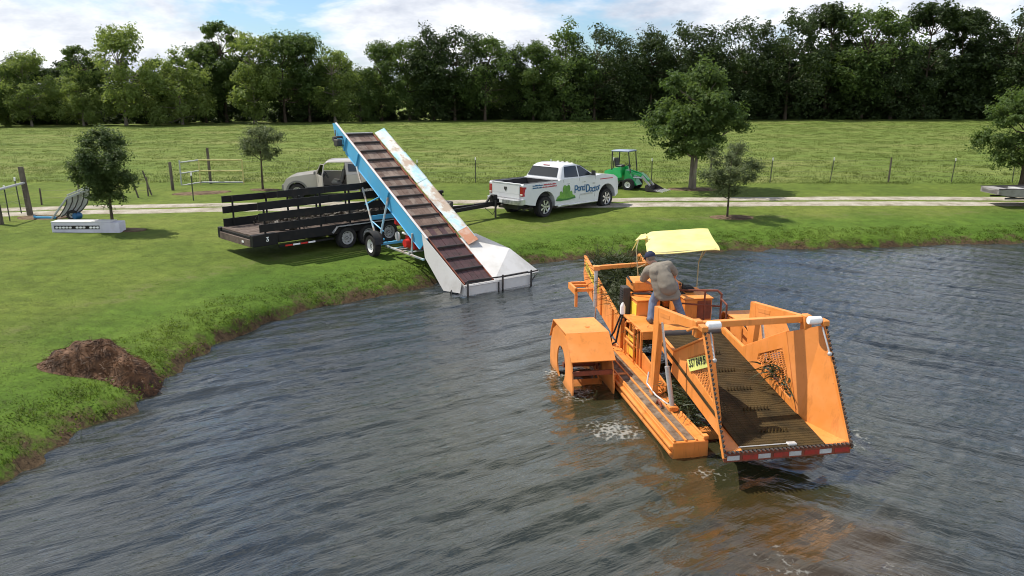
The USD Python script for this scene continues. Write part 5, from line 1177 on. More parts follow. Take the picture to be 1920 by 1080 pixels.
for s in (-1, 1):
    o = (0, s, 0.3)
    for nm, xs in (('rear_side_window', (1.13, 1.27, 1.97, 1.97)), ('front_side_window', (2.04, 2.04, 2.36, 2.90))):
        if nm[0] == 'r':
            pts = [side_pt(1.13, 1.47, s), side_pt(1.25, 1.88, s), side_pt(1.96, 1.89, s), side_pt(1.96, 1.45, s)]
        else:
            pts = [side_pt(2.03, 1.45, s), side_pt(2.03, 1.89, s), side_pt(2.20, 1.86, s), side_pt(2.86, 1.47, s)]
        part(cab, nm, glass_quad(pts, o), M['glass'])
    part(cab, 'mirror', MB().hull([(2.72, s * 1.0, 1.46), (2.80, s * 1.0, 1.44), (2.72, s * 1.18, 1.46), (2.80, s * 1.18, 1.44), (2.72, s * 1.0, 1.66), (2.80, s * 1.02, 1.64), (2.72, s * 1.18, 1.66), (2.80, s * 1.16, 1.64)]).box(2.74, 2.79, min(s * .92, s * 1.02), max(s * .92, s * 1.02), 1.47, 1.52, 0.005), M['plastic_dark'])
    for x in (1.22, 2.18):
        part(cab, 'door_handle', MB().box(x, x + 0.20, s * 0.985 - 0.02, s * 0.985 + 0.02, 1.205, 1.24, 0.008), M['chrome'])
    for x in (1.02, 2.0, 2.98):
        part(cab, 'door_seam', MB().box(x - 0.005, x + 0.005, s * 0.982 - 0.012, s * 0.982 + 0.012, 0.56, 1.40, 0), M['plastic_dark'])
    part(wt, 'step_bar', MB().tube((0.70, s * 0.98, 0.36), (3.15, s * 0.98, 0.36), 0.045, n=12).box(0.9, 1.3, s * 0.98 - 0.07, s * 0.98 + 0.07, 0.37, 0.41, 0.01), M['chrome'])
    for x in (0, 3.78):
        wheel(wt, (x, s * 0.845, 0.415), 0.415, 0.29, s, 0.27, M['chrome'], spokes=7)
    for x in (0, 3.78):
        part(wt, 'arch_lining', MB().prism(Polygon([(x + 0.55 * math.cos(a), 0.47 + 0.55 * math.sin(a)) for a in np.linspace(-.15, math.pi + .15, 16)]), 'y', s * 0.55, s * 0.66), M['plastic_dark'])
    part(wt, 'tail_lamp', MB().hull([(-1.215, s * 0.78, 0.92), (-1.215, s * 0.78, 1.28), (-1.20, s * 0.945, 1.28), (-1.20, s * 0.945, 0.92), (-1.06, s * 0.975, 1.27), (-1.06, s * 0.975, 0.93), (-1.1, s * 0.8, 1.28), (-1.1, s * 0.8, 0.92)]), M['lamp_red'])
    part(wt, 'reverse_lamp', MB().box(-1.224, -1.21, s * 0.86 - 0.06, s * 0.86 + 0.06, 0.96, 1.01, 0.004), M['lamp_clear'])
    part(wt, 'headlight', MB().hull([(4.42, s * 0.62, 1.02), (4.42, s * 0.62, 1.20), (4.25, s * 0.93, 1.02), (4.25, s * 0.93, 1.20), (4.52, s * 0.65, 1.05), (4.48, s * 0.70, 1.17)]), M['lamp_clear'])
part(cab, 'rear_window', glass_quad([(0.828, -0.80, 1.50), (1.028, -0.70, 1.85), (1.028, 0.70, 1.85), (0.828, 0.80, 1.50)], (-1, 0, 0.4)), M['glass'])
part(cab, 'windscreen', glass_quad([(3.03, -0.78, 1.47), (2.40, -0.66, 1.86), (2.40, 0.66, 1.86), (3.03, 0.78, 1.47)], (0.6, 0, 1)), M['glass'])
part(cab, 'brake_lamp', MB().box(1.07, 1.14, -0.17, 0.17, 1.90, 1.935, 0.008), M['lamp_red'])
for k in range(5):
    part(cab, 'roof_lamp', MB().ball((2.05, -0.5 + 0.25 * k, 1.96 + (0.02 if 0 < k < 4 else -0.01)), (0.07, 0.05, 0.035), 1), M['lamp_clear'])
part(wt, 'tailgate', MB().box(-1.222, -1.19, -0.76, 0.76, 0.82, 1.38, 0.01).box(-1.235, -1.19, -0.80, 0.80, 1.365, 1.40, 0.01), M['truck_white'])
part(wt, 'tailgate_seam', MB().box(-1.224, -1.221, -0.74, 0.74, 0.985, 0.995, 0), M['galv'])
part(wt, 'tailgate_badge', MB().plate([(-1.226, -0.08, 1.23), (-1.226, 0.08, 1.23), (-1.226, 0.07, 1.14), (-1.226, 0.0, 1.07), (-1.226, -0.07, 1.14)], 0.012), M['dark_metal'], label='dark horned shield badge')
bp = part(wt, 'rear_bumper', MB().hull([(-1.40, -0.72, 0.60), (-1.40, 0.72, 0.60), (-1.28, -0.98, 0.60), (-1.28, 0.98, 0.60), (-1.40, -0.72, 0.76), (-1.40, 0.72, 0.76), (-1.28, -0.98, 0.80), (-1.28, 0.98, 0.80), (-1.12, -0.98, 0.62), (-1.12, 0.98, 0.62), (-1.12, -0.98, 0.80), (-1.12, 0.98, 0.80)]), M['chrome'])
part(bp, 'bumper_recess', MB().box(-1.412, -1.395, -0.02, 0.42, 0.62, 0.76, 0.004), M['plastic_dark'])
part(bp, 'licence_plate', MB().box(-1.422, -1.411, -0.02, 0.16, 0.63, 0.74, 0.003), M['white'])
part(wt, 'receiver', MB().box(-1.45, -1.2, -0.05, 0.05, 0.48, 0.56, 0.008).tube((0.6, -0.5, 0.42), (-1.05, -0.78, 0.40), 0.035), M['dark_metal'])
part(wt, 'underbody', MB().box(-1.1, 4.2, -0.55, 0.55, 0.36, 0.55, 0.02), M['plastic_dark'])
part(wt, 'front_bumper', MB().hull([(4.60, -0.7, 0.55), (4.60, 0.7, 0.55), (4.70, -0.6, 0.60), (4.70, 0.6, 0.60), (4.70, -0.6, 0.78), (4.70, 0.6, 0.78), (4.42, -0.97, 0.58), (4.42, 0.97, 0.58), (4.42, -0.97, 0.80), (4.42, 0.97, 0.80)]), M['chrome'])
part(wt, 'antenna', MB().tube((3.3, 0.9, 1.42), (3.2, 0.92, 2.0), 0.008, n=6), M['plastic_dark'])
# sign work on its right side (the side the camera sees)
ys = -1.0 * 0.998
fr = Polygon([(0.55, 0.60), (0.70, 0.76), (0.86, 0.84), (0.86, 0.98), (0.98, 1.0), (1.06, 0.92), (1.08, 1.16), (1.14, 1.24), (1.22, 1.27), (1.30, 1.22), (1.40, 1.22), (1.48, 1.27), (1.55, 1.23), (1.60, 1.14), (1.60, 0.94), (1.70, 0.98), (1.76, 0.92), (1.78, 0.80), (1.95, 0.74), (2.02, 0.62), (1.5, 0.57), (0.9, 0.56)])
fr = shapely.affinity.scale(fr, 0.82, 0.88, origin=(0.60, 0.60))
sgn = part(wt, 'side_sign', MB().prism(fr, 'y', ys - 0.012, ys - 0.007), M['frog_green'], label='green cartoon frog shape on the doors')
part(sgn, 'frog_shade', MB().prism(shapely.affinity.scale(Polygon([(0.55, 0.60), (0.9, 0.56), (1.5, 0.57), (2.02, 0.62), (1.95, 0.70), (1.6, 0.66), (1.3, 0.64), (1.0, 0.66), (0.75, 0.70)]), 0.82, 0.88, origin=(0.60, 0.60)), 'y', ys - 0.016, ys - 0.0125), M['frog_dark'])
x = 1.66
for k, ch in enumerate('Pond Doctor'):
    if ch == ' ':
        x += 0.04; continue
    big = ch in 'PD'
    h = 0.30 if big else 0.235
    zc_ = 0.92 + 0.055 * math.sin(k * 0.62 + 0.2)
    g = place_text(ch, h, (x, ys - 0.008, zc_ - (0.115 if big else 0.09)), (0.95, 0, 0), (0, 0, 1), bold=True, depth=0.006)
    wd = g.extents[0]; part(sgn, 'sign_letter', g, M['sign_blue'], smooth=False); x += wd - 0.004
m = MB(); xx = 2.05
while xx < 2.85:                                                 # grey line under the name, unreadable in the photo
    m.box(xx, xx + 0.045, ys - 0.010, ys - 0.005, 0.70, 0.755, 0); xx += 0.062
part(sgn, 'small_print', m, M['galv'], kind='stuff')
for z_, x0, w_, mt in ((1.29, -0.74, 0.55, 'sign_blue'), (1.20, -0.74, 0.50, 'sign_blue'), (1.29, -0.14, 0.72, 'sign_red'), (1.20, -0.20, 0.78, 'sign_red')):
    rr_ = random.Random(int(z_ * 100 + x0 * 10)); m = MB(); xx = x0
    while xx < x0 + w_:                                          # small print, unreadable in the photo
        l = rr_.uniform(0.025, 0.05); m.box(xx, xx + l, ys - 0.010, ys - 0.004, z_ - 0.022, z_ + rr_.choice((0.012, 0.03)), 0); xx += l + 0.012
    part(sgn, 'small_print', m, M[mt], kind='stuff')
part(sgn, 'hood_stripe', MB().box(3.30, 4.15, ys - 0.002, ys + 0.006, 1.235, 1.27, 0), M['sign_red'])
part(wt, 'door_badge', MB().box(2.82, 2.98, ys - 0.008, ys - 0.002, 1.09, 1.16, 0.002), M['galv'])

# ---- tan older pickup behind the trailer, its driver's door open; x forward, y to its left
tt = thing('pickup_truck', 'old tan pickup with its door open, half hidden by the black trailer', 'pickup', (-9.6, 36.2, 0.80), 187)
prof = [(-3.95, 0.48), (-3.98, 1.05), (-2.55, 1.08), (-0.72, 1.13), (-0.45, 1.10), (0.20, 1.01), (0.46, 0.90), (0.58, 0.68), (0.58, 0.42), (0.3, 0.36), (-3.2, 0.34)]
tb_ = part(tt, 'body', body_shell(prof, 0.86, [(0, 0.36, 0.42), (-3.1, 0.36, 0.42)], 0.92, 0.10, m3.Manifold.cube((1.28, 1.5, 0.9)).translate((-2.20, -0.72, 0.42)) + m3.Manifold.cube((1.22, 0.4, 0.9)).translate((-2.17, 0.6, 0.46)) + m3.Manifold.cube((1.3, 1.4, 0.5)).translate((-3.9, -0.7, 0.65))), M['truck_tan'], smooth=28)
cab2 = part(tt, 'cab_back', MB().plate([(-2.82, -0.74, 1.08), (-2.82, 0.74, 1.08), (-2.70, 0.62, 1.30), (-2.70, -0.62, 1.30)], 0.03), M['truck_tan'])
for s in (-1, 1):
    part(tt, 'cab_pillar', MB().bar((-0.72, s * 0.74, 1.12), (-1.30, s * 0.63, 1.60), 0.05, 0.05), M['truck_tan'])
    part(tt, 'cab_pillar', MB().bar((-2.18, s * 0.76, 1.05), (-2.12, s * 0.63, 1.62), 0.06, 0.09), M['truck_tan'])
    part(tt, 'cab_side', MB().plate([(-2.20, s * 0.78, 1.08), (-2.85, s * 0.76, 1.08), (-2.72, s * 0.62, 1.62), (-2.16, s * 0.64, 1.64)], 0.03), M['truck_tan'])

rf = MB(); rings = []
for z, xr, xf, w in ((1.60, -2.80, -1.24, 0.68), (1.64, -2.78, -1.30, 0.66), (1.69, -2.66, -1.45, 0.58), (1.71, -2.5, -1.6, 0.4)):
    c = 0.1; rings.append(np.array([(xr, -w + c, z), (xr + c, -w, z), (xf - c, -w, z), (xf, -w + c, z), (xf, w - c, z), (xf - c, w, z), (xr + c, w, z), (xr, w - c, z)]))
part(tt, 'roof', rf.loft(rings), M['truck_tan'], smooth=40)
part(cab2, 'windscreen', glass_quad([(-0.74, -0.68, 1.14), (-1.28, -0.58, 1.59), (-1.28, 0.58, 1.59), (-0.74, 0.68, 1.14)], (0.6, 0, 1), 0.006), M['clear_glass'])
part(cab2, 'quarter_window', glass_quad([(-2.26, 0.785, 1.20), (-2.62, 0.765, 1.20), (-2.60, 0.70, 1.50), (-2.24, 0.71, 1.54)], (0, 1, 0.2), 0.012), M['glass'])
part(cab2, 'far_door', MB().box(-2.15, -0.9, -0.80, -0.76, 0.45, 1.10, 0.01), M['truck_tan'])
dr = part(tt, 'open_door', MB().plate([(-0.90, 0.86, 0.45), (-1.20, 1.78, 0.45), (-1.22, 1.80, 1.10), (-0.88, 0.86, 1.12)], 0.06), M['truck_tan'], label='driver door standing open')
part(dr, 'window_frame', MB().bar((-0.88, 0.86, 1.12), (-1.10, 1.22, 1.58), 0.035).bar((-1.10, 1.22, 1.58), (-1.30, 1.70, 1.60), 0.035).bar((-1.30, 1.70, 1.60), (-1.21, 1.78, 1.10), 0.035), M['truck_tan'])
part(dr, 'door_window', MB().plate([(-0.90, 0.88, 1.13), (-1.20, 1.77, 1.12), (-1.29, 1.70, 1.58), (-1.10, 1.24, 1.56)], 0.006), M['clear_glass'])
part(dr, 'mirror', MB().box(-0.86, -0.78, 1.0, 1.16, 1.12, 1.26, 0.02), M['truck_tan_low'])
part(tt, 'cabin_floor', MB().box(-2.2, -0.9, -0.7, 0.7, 0.40, 0.44, 0), M['plastic_dark'])
part(tt, 'dashboard', MB().box(-1.08, -0.84, -0.70, 0.70, 0.84, 1.08, 0.03), M['plastic_dark'])
part(tt, 'steering_wheel', MB().add(trimesh.creation.torus(0.18, 0.016, 24, 8).apply_transform(trimesh.transformations.translation_matrix((-1.25, 0.36, 1.04)) @ trimesh.transformations.rotation_matrix(math.radians(-60), (0, 1, 0)))), M['plastic_dark'])
for y in (-0.36, 0.36):
    part(tt, 'seat', MB().obox((-1.70, y, 0.66), (0.50, 0.50, 0.16), (0, -6, 0), 0.05).obox((-1.98, y, 1.00), (0.14, 0.48, 0.62), (0, -14, 0), 0.05).obox((-2.08, y, 1.38), (0.10, 0.26, 0.18), (0, -14, 0), 0.04), M['cloth_grey'])
for s in (-1, 1):
    for x in (0, -3.1):
        wheel(tt, (x, s * 0.74, 0.355), 0.355, 0.23, s, 0.2, M['galv'])
    part(tt, 'headlight', MB().hull([(0.40, s * 0.55, 0.72), (0.40, s * 0.55, 0.88), (0.26, s * 0.82, 0.72), (0.26, s * 0.82, 0.86), (0.54, s * 0.58, 0.74), (0.50, s * 0.6, 0.86)]), M['lamp_clear'])
    part(tt, 'arch_flare', MB().prism(Polygon([(0.48 * math.cos(a), 0.36 + 0.48 * math.sin(a)) for a in np.linspace(-.05, math.pi + .05, 18)] + [(0.40 * math.cos(a), 0.36 + 0.40 * math.sin(a)) for a in np.linspace(math.pi + .05, -.05, 18)]), 'y', s * 0.84 - 0.03, s * 0.84 + 0.035), M['truck_tan_low'])
part(tt, 'front_bumper', MB().hull([(0.52, -0.6, 0.40), (0.52, 0.6, 0.40), (0.70, -0.55, 0.42), (0.70, 0.55, 0.42), (0.70, -0.55, 0.62), (0.70, 0.55, 0.62), (0.34, -0.88, 0.42), (0.34, 0.88, 0.42), (0.34, -0.88, 0.64), (0.34, 0.88, 0.64)]), M['truck_tan_low'])
part(tt, 'lower_trim', MB().box(-2.6, -0.45, 0.83, 0.865, 0.36, 0.56, 0.01), M['truck_tan_low'])
part(tt, 'antenna', MB().tube((-0.35, -0.72, 1.10), (-0.42, -0.74, 1.75), 0.008, n=6), M['plastic_dark'])

# ---- green articulated mini loader
M['loader_green'] = paint('loader_green', (0.012, 0.42, 0.10), 0.35, (0.015, 0.30, 0.08), 0.3, 3.0, bump=0.05, coat=0.4)
M['canopy_blue'] = paint('canopy_blue_grey', (0.20, 0.25, 0.34), 0.5, (0.15, 0.18, 0.22), 0.3, 3.0)
ml = thing('mini_loader', 'small bright green articulated loader with canopy parked ahead of the white pickup', 'loader', (5.55, 39.25, 0.79), -32)
part(ml, 'engine_cover', MB().hull([(-1.0, -0.42, 0.42), (-1.0, 0.42, 0.42), (-0.95, -0.38, 0.88), (-0.95, 0.38, 0.88), (-0.25, -0.45, 0.42), (-0.25, 0.45, 0.42), (-0.2, -0.42, 1.06), (-0.2, 0.42, 1.06), (-0.55, -0.40, 1.02), (-0.55, 0.40, 1.02)]), M['loader_green'])
part(ml, 'side_panel', MB().hull([(-0.45, -0.52, 0.50), (-0.45, -0.40, 0.55), (0.0, -0.54, 0.62), (0.0, -0.40, 0.62), (-0.08, -0.50, 1.12), (-0.08, -0.38, 1.12), (-0.55, -0.50, 0.92), (-0.55, -0.40, 0.95)]), M['loader_green'])
part(ml, 'side_panel', MB().hull([(-0.45, 0.52, 0.50), (-0.45, 0.40, 0.55), (0.0, 0.54, 0.62), (0.0, 0.40, 0.62), (-0.08, 0.50, 1.12), (-0.08, 0.38, 1.12), (-0.55, 0.50, 0.92), (-0.55, 0.40, 0.95)]), M['loader_green'])
part(ml, 'front_frame', MB().hull([(0.05, -0.36, 0.28), (0.05, 0.36, 0.28), (0.75, -0.32, 0.26), (0.75, 0.32, 0.26), (0.35, -0.33, 0.80), (0.35, 0.33, 0.80), (0.12, -0.33, 0.98), (0.12, 0.33, 0.98)]), M['loader_green'])
part(ml, 'foot_plate', MB().box(-0.15, 0.35, -0.46, 0.46, 0.40, 0.45, 0.01), M['plastic_dark'])
part(ml, 'seat', MB().obox((-0.30, 0, 1.12), (0.36, 0.42, 0.10), (0, 0, 0), 0.03).obox((-0.50, 0, 1.30), (0.10, 0.42, 0.42), (0, -10, 0), 0.03), M['plastic_dark'])
part(ml, 'steering_wheel', MB().add(trimesh.creation.torus(0.14, 0.014, 20, 8).apply_transform(trimesh.transformations.translation_matrix((0.12, 0, 1.20)) @ trimesh.transformations.rotation_matrix(math.radians(30), (0, 1, 0)))).tube((0.12, 0, 1.2), (0.25, 0, 0.95), 0.02), M['plastic_dark'])
rp = part(ml, 'canopy_roof', MB().obox((-0.12, 0, 1.86), (0.95, 0.92, 0.07), (0, 0, 0), 0.025), M['canopy_blue'])
for s in (-1, 1):
    part(ml, 'canopy_post', MB().path([(-0.56, s * 0.42, 0.95), (-0.54, s * 0.42, 1.84)], 0.03), M['plastic_dark'])
    part(ml, 'canopy_post', MB().path([(0.42, s * 0.40, 0.85), (0.30, s * 0.42, 1.84)], 0.03), M['plastic_dark'])
    wheel(ml, (-0.62, s * 0.50, 0.29), 0.29, 0.24, s, 0.15, M['white'])
    wheel(ml, (0.38, s * 0.50, 0.29), 0.29, 0.24, s, 0.15, M['white'])
    part(ml, 'arm_link', MB().bar((0.10, s * 0.24, 0.92), (0.95, s * 0.22, 0.72), 0.06, 0.09), M['loader_green'])
    part(ml, 'arm_link', MB().bar((0.95, s * 0.22, 0.72), (1.38, s * 0.22, 0.26), 0.06, 0.09), M['galv'])
    part(ml, 'cylinder', MB().tube((0.35, s * 0.16, 0.62), (0.95, s * 0.16, 0.60), 0.035), M['chrome'])
part(ml, 'arm_cover', MB().hull([(0.75, -0.15, 0.70), (0.75, 0.15, 0.70), (1.15, -0.13, 0.42), (1.15, 0.13, 0.42), (0.85, -0.14, 0.86), (0.85, 0.14, 0.86), (1.22, -0.12, 0.55), (1.22, 0.12, 0.55)]), M['loader_green'])
bk = part(ml, 'bucket', MB().plate([(1.30, -0.58, 0.05), (1.85, -0.58, 0.05), (1.85, 0.58, 0.05), (1.30, 0.58, 0.05)], 0.025).plate([(1.30, -0.58, 0.05), (1.30, 0.58, 0.05), (1.28, 0.58, 0.32), (1.28, -0.58, 0.32)], 0.025).plate([(1.28, -0.58, 0.32), (1.85, -0.58, 0.05), (1.30, -0.58, 0.05)], 0.02).plate([(1.28, 0.58, 0.32), (1.85, 0.58, 0.05), (1.30, 0.58, 0.05)], 0.02), M['dark_metal'])
for k in range(5):
    part(bk, 'tine', MB().bar((1.80, -0.5 + 0.25 * k, 0.08), (2.15, -0.5 + 0.25 * k, 0.03), 0.03), M['galv'])
# ------------------------------------------------------------------ the man on the harvester (forward is the harvester's -x: his back is to the camera)
M['skin'] = paint('skin', (0.45, 0.24, 0.16), 0.55, (0.38, 0.18, 0.12), 0.3, 9.0, bump=0.05, var=0.06)
M['shirt'] = paint('shirt_grey_tan', (0.215, 0.19, 0.155), 0.9, (0.165, 0.145, 0.118), 0.5, 4.0, spec=0.1, bump=0.5, bscale=14)
M['denim'] = paint('denim', (0.115, 0.148, 0.225), 0.9, (0.22, 0.26, 0.34), 0.5, 5.0, spec=0.1, bump=0.4, bscale=20)
M['cap_navy'] = paint('cap_navy', (0.025, 0.030, 0.062), 0.8, (0.05, 0.05, 0.08), 0.3, 8.0, spec=0.2)
M['hair_grey'] = paint('hair_grey', (0.16, 0.13, 0.10), 0.8, (0.25, 0.22, 0.19), 0.5, 20.0, bump=0.6, bscale=60)
M['boot'] = paint('boot_leather', (0.09, 0.055, 0.035), 0.7, (0.05, 0.035, 0.025), 0.5, 8.0)


def limb(*jr):
    out = m3.Manifold()
    for (a, ra), (b, rb) in zip(jr[:-1], jr[1:]):
        sa = m3.Manifold.sphere(ra, 16).translate(tuple(a)); sb = m3.Manifold.sphere(rb, 16).translate(tuple(b))
        out = out + m3.Manifold.batch_hull([sa, sb])
    return out


def smooth_mesh(man, ln=0.02, it=8):
    k = man.refine_to_length(ln).to_mesh()
    m = trimesh.Trimesh(k.vert_properties[:, :3], k.tri_verts)
    trimesh.smoothing.filter_taubin(m, lamb=0.5, nu=0.53, iterations=it)
    return m


FZ = 1.03
J = dict(pel=V(-3.86, 1.24, 1.80), hl=V(-3.86, 1.13, 1.78), hr=V(-3.86, 1.36, 1.78), kl=V(-3.97, 1.00, 1.44), kr=V(-4.0, 1.50, 1.44), al=V(-3.84, 0.92, 1.12), ar=V(-3.92, 1.62, 1.12),
         waist=V(-3.95, 1.20, 1.90), ch=V(-4.10, 1.13, 2.04), sl=V(-4.15, 0.94, 2.03), sr=V(-4.13, 1.35, 2.12), nk=V(-4.20, 1.08, 2.17), hd=V(-4.28, 1.01, 2.275),
         el=V(-4.36, 0.90, 1.80), er=V(-4.28, 1.56, 1.93), wl=V(-4.50, 1.10, 1.68), wr=V(-4.49, 1.62, 1.73))


def hand(wr, fwd, palm_dn, thumb_side, curl=0.6):
    f = V(*fwd); f /= np.linalg.norm(f); d = V(*palm_dn); d -= (d @ f) * f; d /= np.linalg.norm(d); s = np.cross(f, d) * thumb_side
    h = m3.Manifold.batch_hull([m3.Manifold.sphere(0.018, 12).translate(tuple(wr + f * a + s * b)) for a, b in ((0.0, 0.018), (0.0, -0.018), (0.09, 0.032), (0.085, -0.034))])
    for k, (b, L) in enumerate(((0.030, 0.070), (0.010, 0.080), (-0.011, 0.074), (-0.031, 0.058))):
        p = wr + f * 0.088 + s * b; pts = [(p - f * 0.02, 0.0095)]
        a = 0.25
        for q, fr_ in enumerate((0.45, 0.32, 0.23)):
            a += curl * (0.5 if q == 0 else 0.8); p = p + (f * math.cos(a) + d * math.sin(a)) * L * fr_; pts.append((p, 0.0088 - 0.0006 * q))
        h = h + limb(*pts)
    t0 = wr + f * 0.025 + s * 0.028
    h = h + limb((t0, 0.013), (t0 + f * 0.03 + s * 0.030 + d * 0.01, 0.0105), (t0 + f * 0.058 + s * 0.038 + d * 0.030, 0.0095))
    return h


fz = V(-0.75, -0.25, -0.35); fz /= np.linalg.norm(fz)                       # where the face points: down and away to the left
up = V(-0.42, -0.12, 0.9); up -= (up @ fz) * fz; up /= np.linalg.norm(up); sd = np.cross(up, fz)
hd = J['hd']
head = m3.Manifold.batch_hull([m3.Manifold.sphere(0.088, 20).translate(tuple(hd + up * 0.02 - fz * 0.015)), m3.Manifold.sphere(0.072, 20).translate(tuple(hd + fz * 0.025 - up * 0.01)), m3.Manifold.sphere(0.045, 16).translate(tuple(hd + fz * 0.045 - up * 0.085))])
head = head + limb((hd + fz * 0.085 + up * 0.005, 0.012), (hd + fz * 0.112 - up * 0.028, 0.014)) + limb((hd + fz * 0.088 - up * 0.062 + sd * 0.02, 0.008), (hd + fz * 0.088 - up * 0.062 - sd * 0.02, 0.008))
for s in (-1, 1):
    head = head + m3.Manifold.batch_hull([m3.Manifold.sphere(0.012, 10).translate(tuple(hd + sd * s * 0.085 - fz * 0.01 + up * a - fz * b)) for a, b in ((0.02, 0.01), (-0.03, 0.0), (0.0, 0.02))])
    head = head - m3.Manifold.sphere(0.014, 10).translate(tuple(hd + fz * 0.100 + sd * s * 0.032 + up * 0.012))
body = head + limb((J['nk'] - V(0, 0, 0.03), 0.062), (hd - up * 0.06 - fz * 0.01, 0.055)) + limb((J['nk'], 0.06), (J['ch'], 0.11), (J['waist'], 0.11), (J['pel'], 0.12))
body = body + limb((J['sl'], 0.06), (J['ch'], 0.10), (J['sr'], 0.06)) + limb((J['hl'], 0.08), (J['kl'], 0.052), (J['al'], 0.038)) + limb((J['hr'], 0.08), (J['kr'], 0.052), (J['ar'], 0.038))
body = body + limb((J['sl'], 0.055), (J['el'], 0.042), (J['wl'], 0.028)) + limb((J['sr'], 0.055), (J['er'], 0.042), (J['wr'], 0.028))
body = body + hand(J['wl'], J['wl'] - J['el'], (0, 0.2, -1), -1) + hand(J['wr'], (-0.5, 0.25, -0.75), (-0.9, 0, -0.2), 1, 0.9)
man = thing('person', 'man in tan shirt, jeans and dark cap bending over the harvester controls, back to camera', 'person', HO, math.degrees(math.atan2(HF[1], HF[0])))
part(man, 'body', smooth_mesh(body, 0.012, 6), M['skin'], smooth=True)
shirt = limb((J['sl'] + V(0, .01, 0), 0.105), (J['ch'], 0.175), (J['sr'] - V(0, .01, 0), 0.105)) + limb((J['nk'] + V(0.05, 0.0, -0.06), 0.095), (J['ch'] + V(0.04, 0, -0.01), 0.178), (J['waist'] + V(0.04, 0, -0.03), 0.190), (J['pel'] + V(0.03, 0.0, -0.03), 0.195))
shirt = shirt + limb((J['sl'], 0.100), ((J['sl'] + J['el']) / 2, 0.086), (J['el'] + (J['sl'] - J['el']) * 0.18, 0.078)) + limb((J['sr'], 0.100), ((J['sr'] + J['er']) / 2, 0.086), (J['er'] + (J['sr'] - J['er']) * 0.18, 0.078))
shirt = shirt + m3.Manifold.batch_hull([m3.Manifold.sphere(0.150, 16).translate(tuple(J['ch'] + V(0.07, dy, -0.02))) for dy in (-0.06, 0.07)] + [m3.Manifold.sphere(0.055, 12).translate(tuple(J['pel'] + V(a, b, c))) for a, b, c in ((0.10, -0.13, -0.24), (0.09, 0.17, -0.23), (0.02, -0.19, -0.22), (0.02, 0.23, -0.20), (-0.12, -0.15, -0.20), (-0.12, 0.18, -0.18))])
sm = smooth_mesh(shirt, 0.02, 16)
sm.vertices = sm.vertices + sm.vertex_normals * (0.016 * meshkit.noise(np.array(sm.vertices) * V(7, 7, 15), 3))[:, None]
part(man, 'shirt', sm, M['shirt'], smooth=True)
jeans = limb((J['pel'] - V(0, .05, .05), 0.128), (J['pel'] + V(0, .05, -.05), 0.128)) + limb((J['hl'], 0.108), (J['kl'], 0.080), (J['al'] + V(0, 0, 0.0), 0.066)) + limb((J['hr'], 0.108), (J['kr'], 0.080), (J['ar'] + V(0, 0, 0.0), 0.066))
jm = smooth_mesh(jeans, 0.02, 8); jm.vertices = jm.vertices + jm.vertex_normals * (0.007 * meshkit.noise(np.array(jm.vertices) * V(14, 14, 9), 4))[:, None]
part(man, 'jeans', jm, M['denim'], smooth=True)
for a in ('al', 'ar'):
    p = J[a]
    boot = m3.Manifold.batch_hull([m3.Manifold.sphere(r_, 12).translate((p[0] + dx, p[1], z)) for dx, r_, z in ((0.05, 0.042, FZ + 0.042), (-0.16, 0.040, FZ + 0.040), (-0.10, 0.045, FZ + 0.05), (0.02, 0.05, FZ + 0.10))])
    part(man, 'boot', smooth_mesh(boot, 0.02, 3), M['boot'], smooth=True)
hair = m3.Manifold.sphere(0.100, 24).scale((1, 1, 1)).translate(tuple(hd + up * 0.012 - fz * 0.018))
hair = hair.trim_by_plane(tuple(-fz + up * 0.25), float((hd + fz * 0.0) @ (-fz + up * 0.25) / np.linalg.norm(-fz + up * 0.25)))
part(man, 'hair', smooth_mesh(hair, 0.02, 3), M['hair_grey'], smooth=True)
capm = m3.Manifold.sphere(0.112, 28).translate(tuple(hd + up * 0.025 - fz * 0.012)).trim_by_plane(tuple(up - fz * 0.10), float((hd + up * 0.012) @ (up - fz * 0.10) / np.linalg.norm(up - fz * 0.10)))
capm = capm + m3.Manifold.batch_hull([m3.Manifold.sphere(0.006, 8).translate(tuple(hd + up * 0.022 + fz * a + sd * b - up * c)) for a, b, c in ((0.08, 0.07, 0), (0.08, -0.07, 0), (0.175, 0.05, 0.012), (0.175, -0.05, 0.012), (0.19, 0, 0.004))]) + m3.Manifold.sphere(0.010, 8).translate(tuple(hd + up * 0.138 - fz * 0.012))
part(man, 'cap', smooth_mesh(capm, 0.02, 2), M['cap_navy'], smooth=True)

# ------------------------------------------------------------------ fences and gate
M['old_wood'] = paint('weathered_post', (0.135, 0.115, 0.09), 0.9, (0.055, 0.045, 0.035), 0.7, 5.0, spec=0.1, bump=0.8, bscale=22, streak=True)
M['tpost'] = paint('green_steel_post', (0.055, 0.065, 0.045), 0.7, (0.10, 0.075, 0.05), 0.5, 8.0)
M['wire'] = paint('fence_wire', (0.16, 0.15, 0.14), 0.6, (0.12, 0.08, 0.06), 0.5, 8.0, metallic=0.4)
M['gate_yellow'] = paint('gate_yellow', (0.48, 0.42, 0.15), 0.6, (0.34, 0.29, 0.14), 0.5, 5.0)
M['pipe_grey'] = paint('pipe_grey', (0.36, 0.37, 0.37), 0.5, (0.24, 0.22, 0.19), 0.4, 5.0, metallic=0.2)


def tpost(parent, x, y, h, lean=(0, 0), o=(0, 0, 0)):
    z = gz(x, y); p = V(x, y, z - 0.2) - V(*o); q = V(x + lean[0], y + lean[1], z + h) - V(*o)
    t = part(parent, 'post', MB().bar(p, q, 0.045, 0.012, up=(0, 1, 0), ch=0.002).bar(p, q, 0.012, 0.045, up=(0, 1, 0), ch=0.002), M['tpost'])
    part(t, 'cap', MB().bar(q - V(0, 0, 0.14), q + V(0, 0, 0.004), 0.05, 0.05, up=(0, 1, 0), ch=0.004), M['white'])
    return q


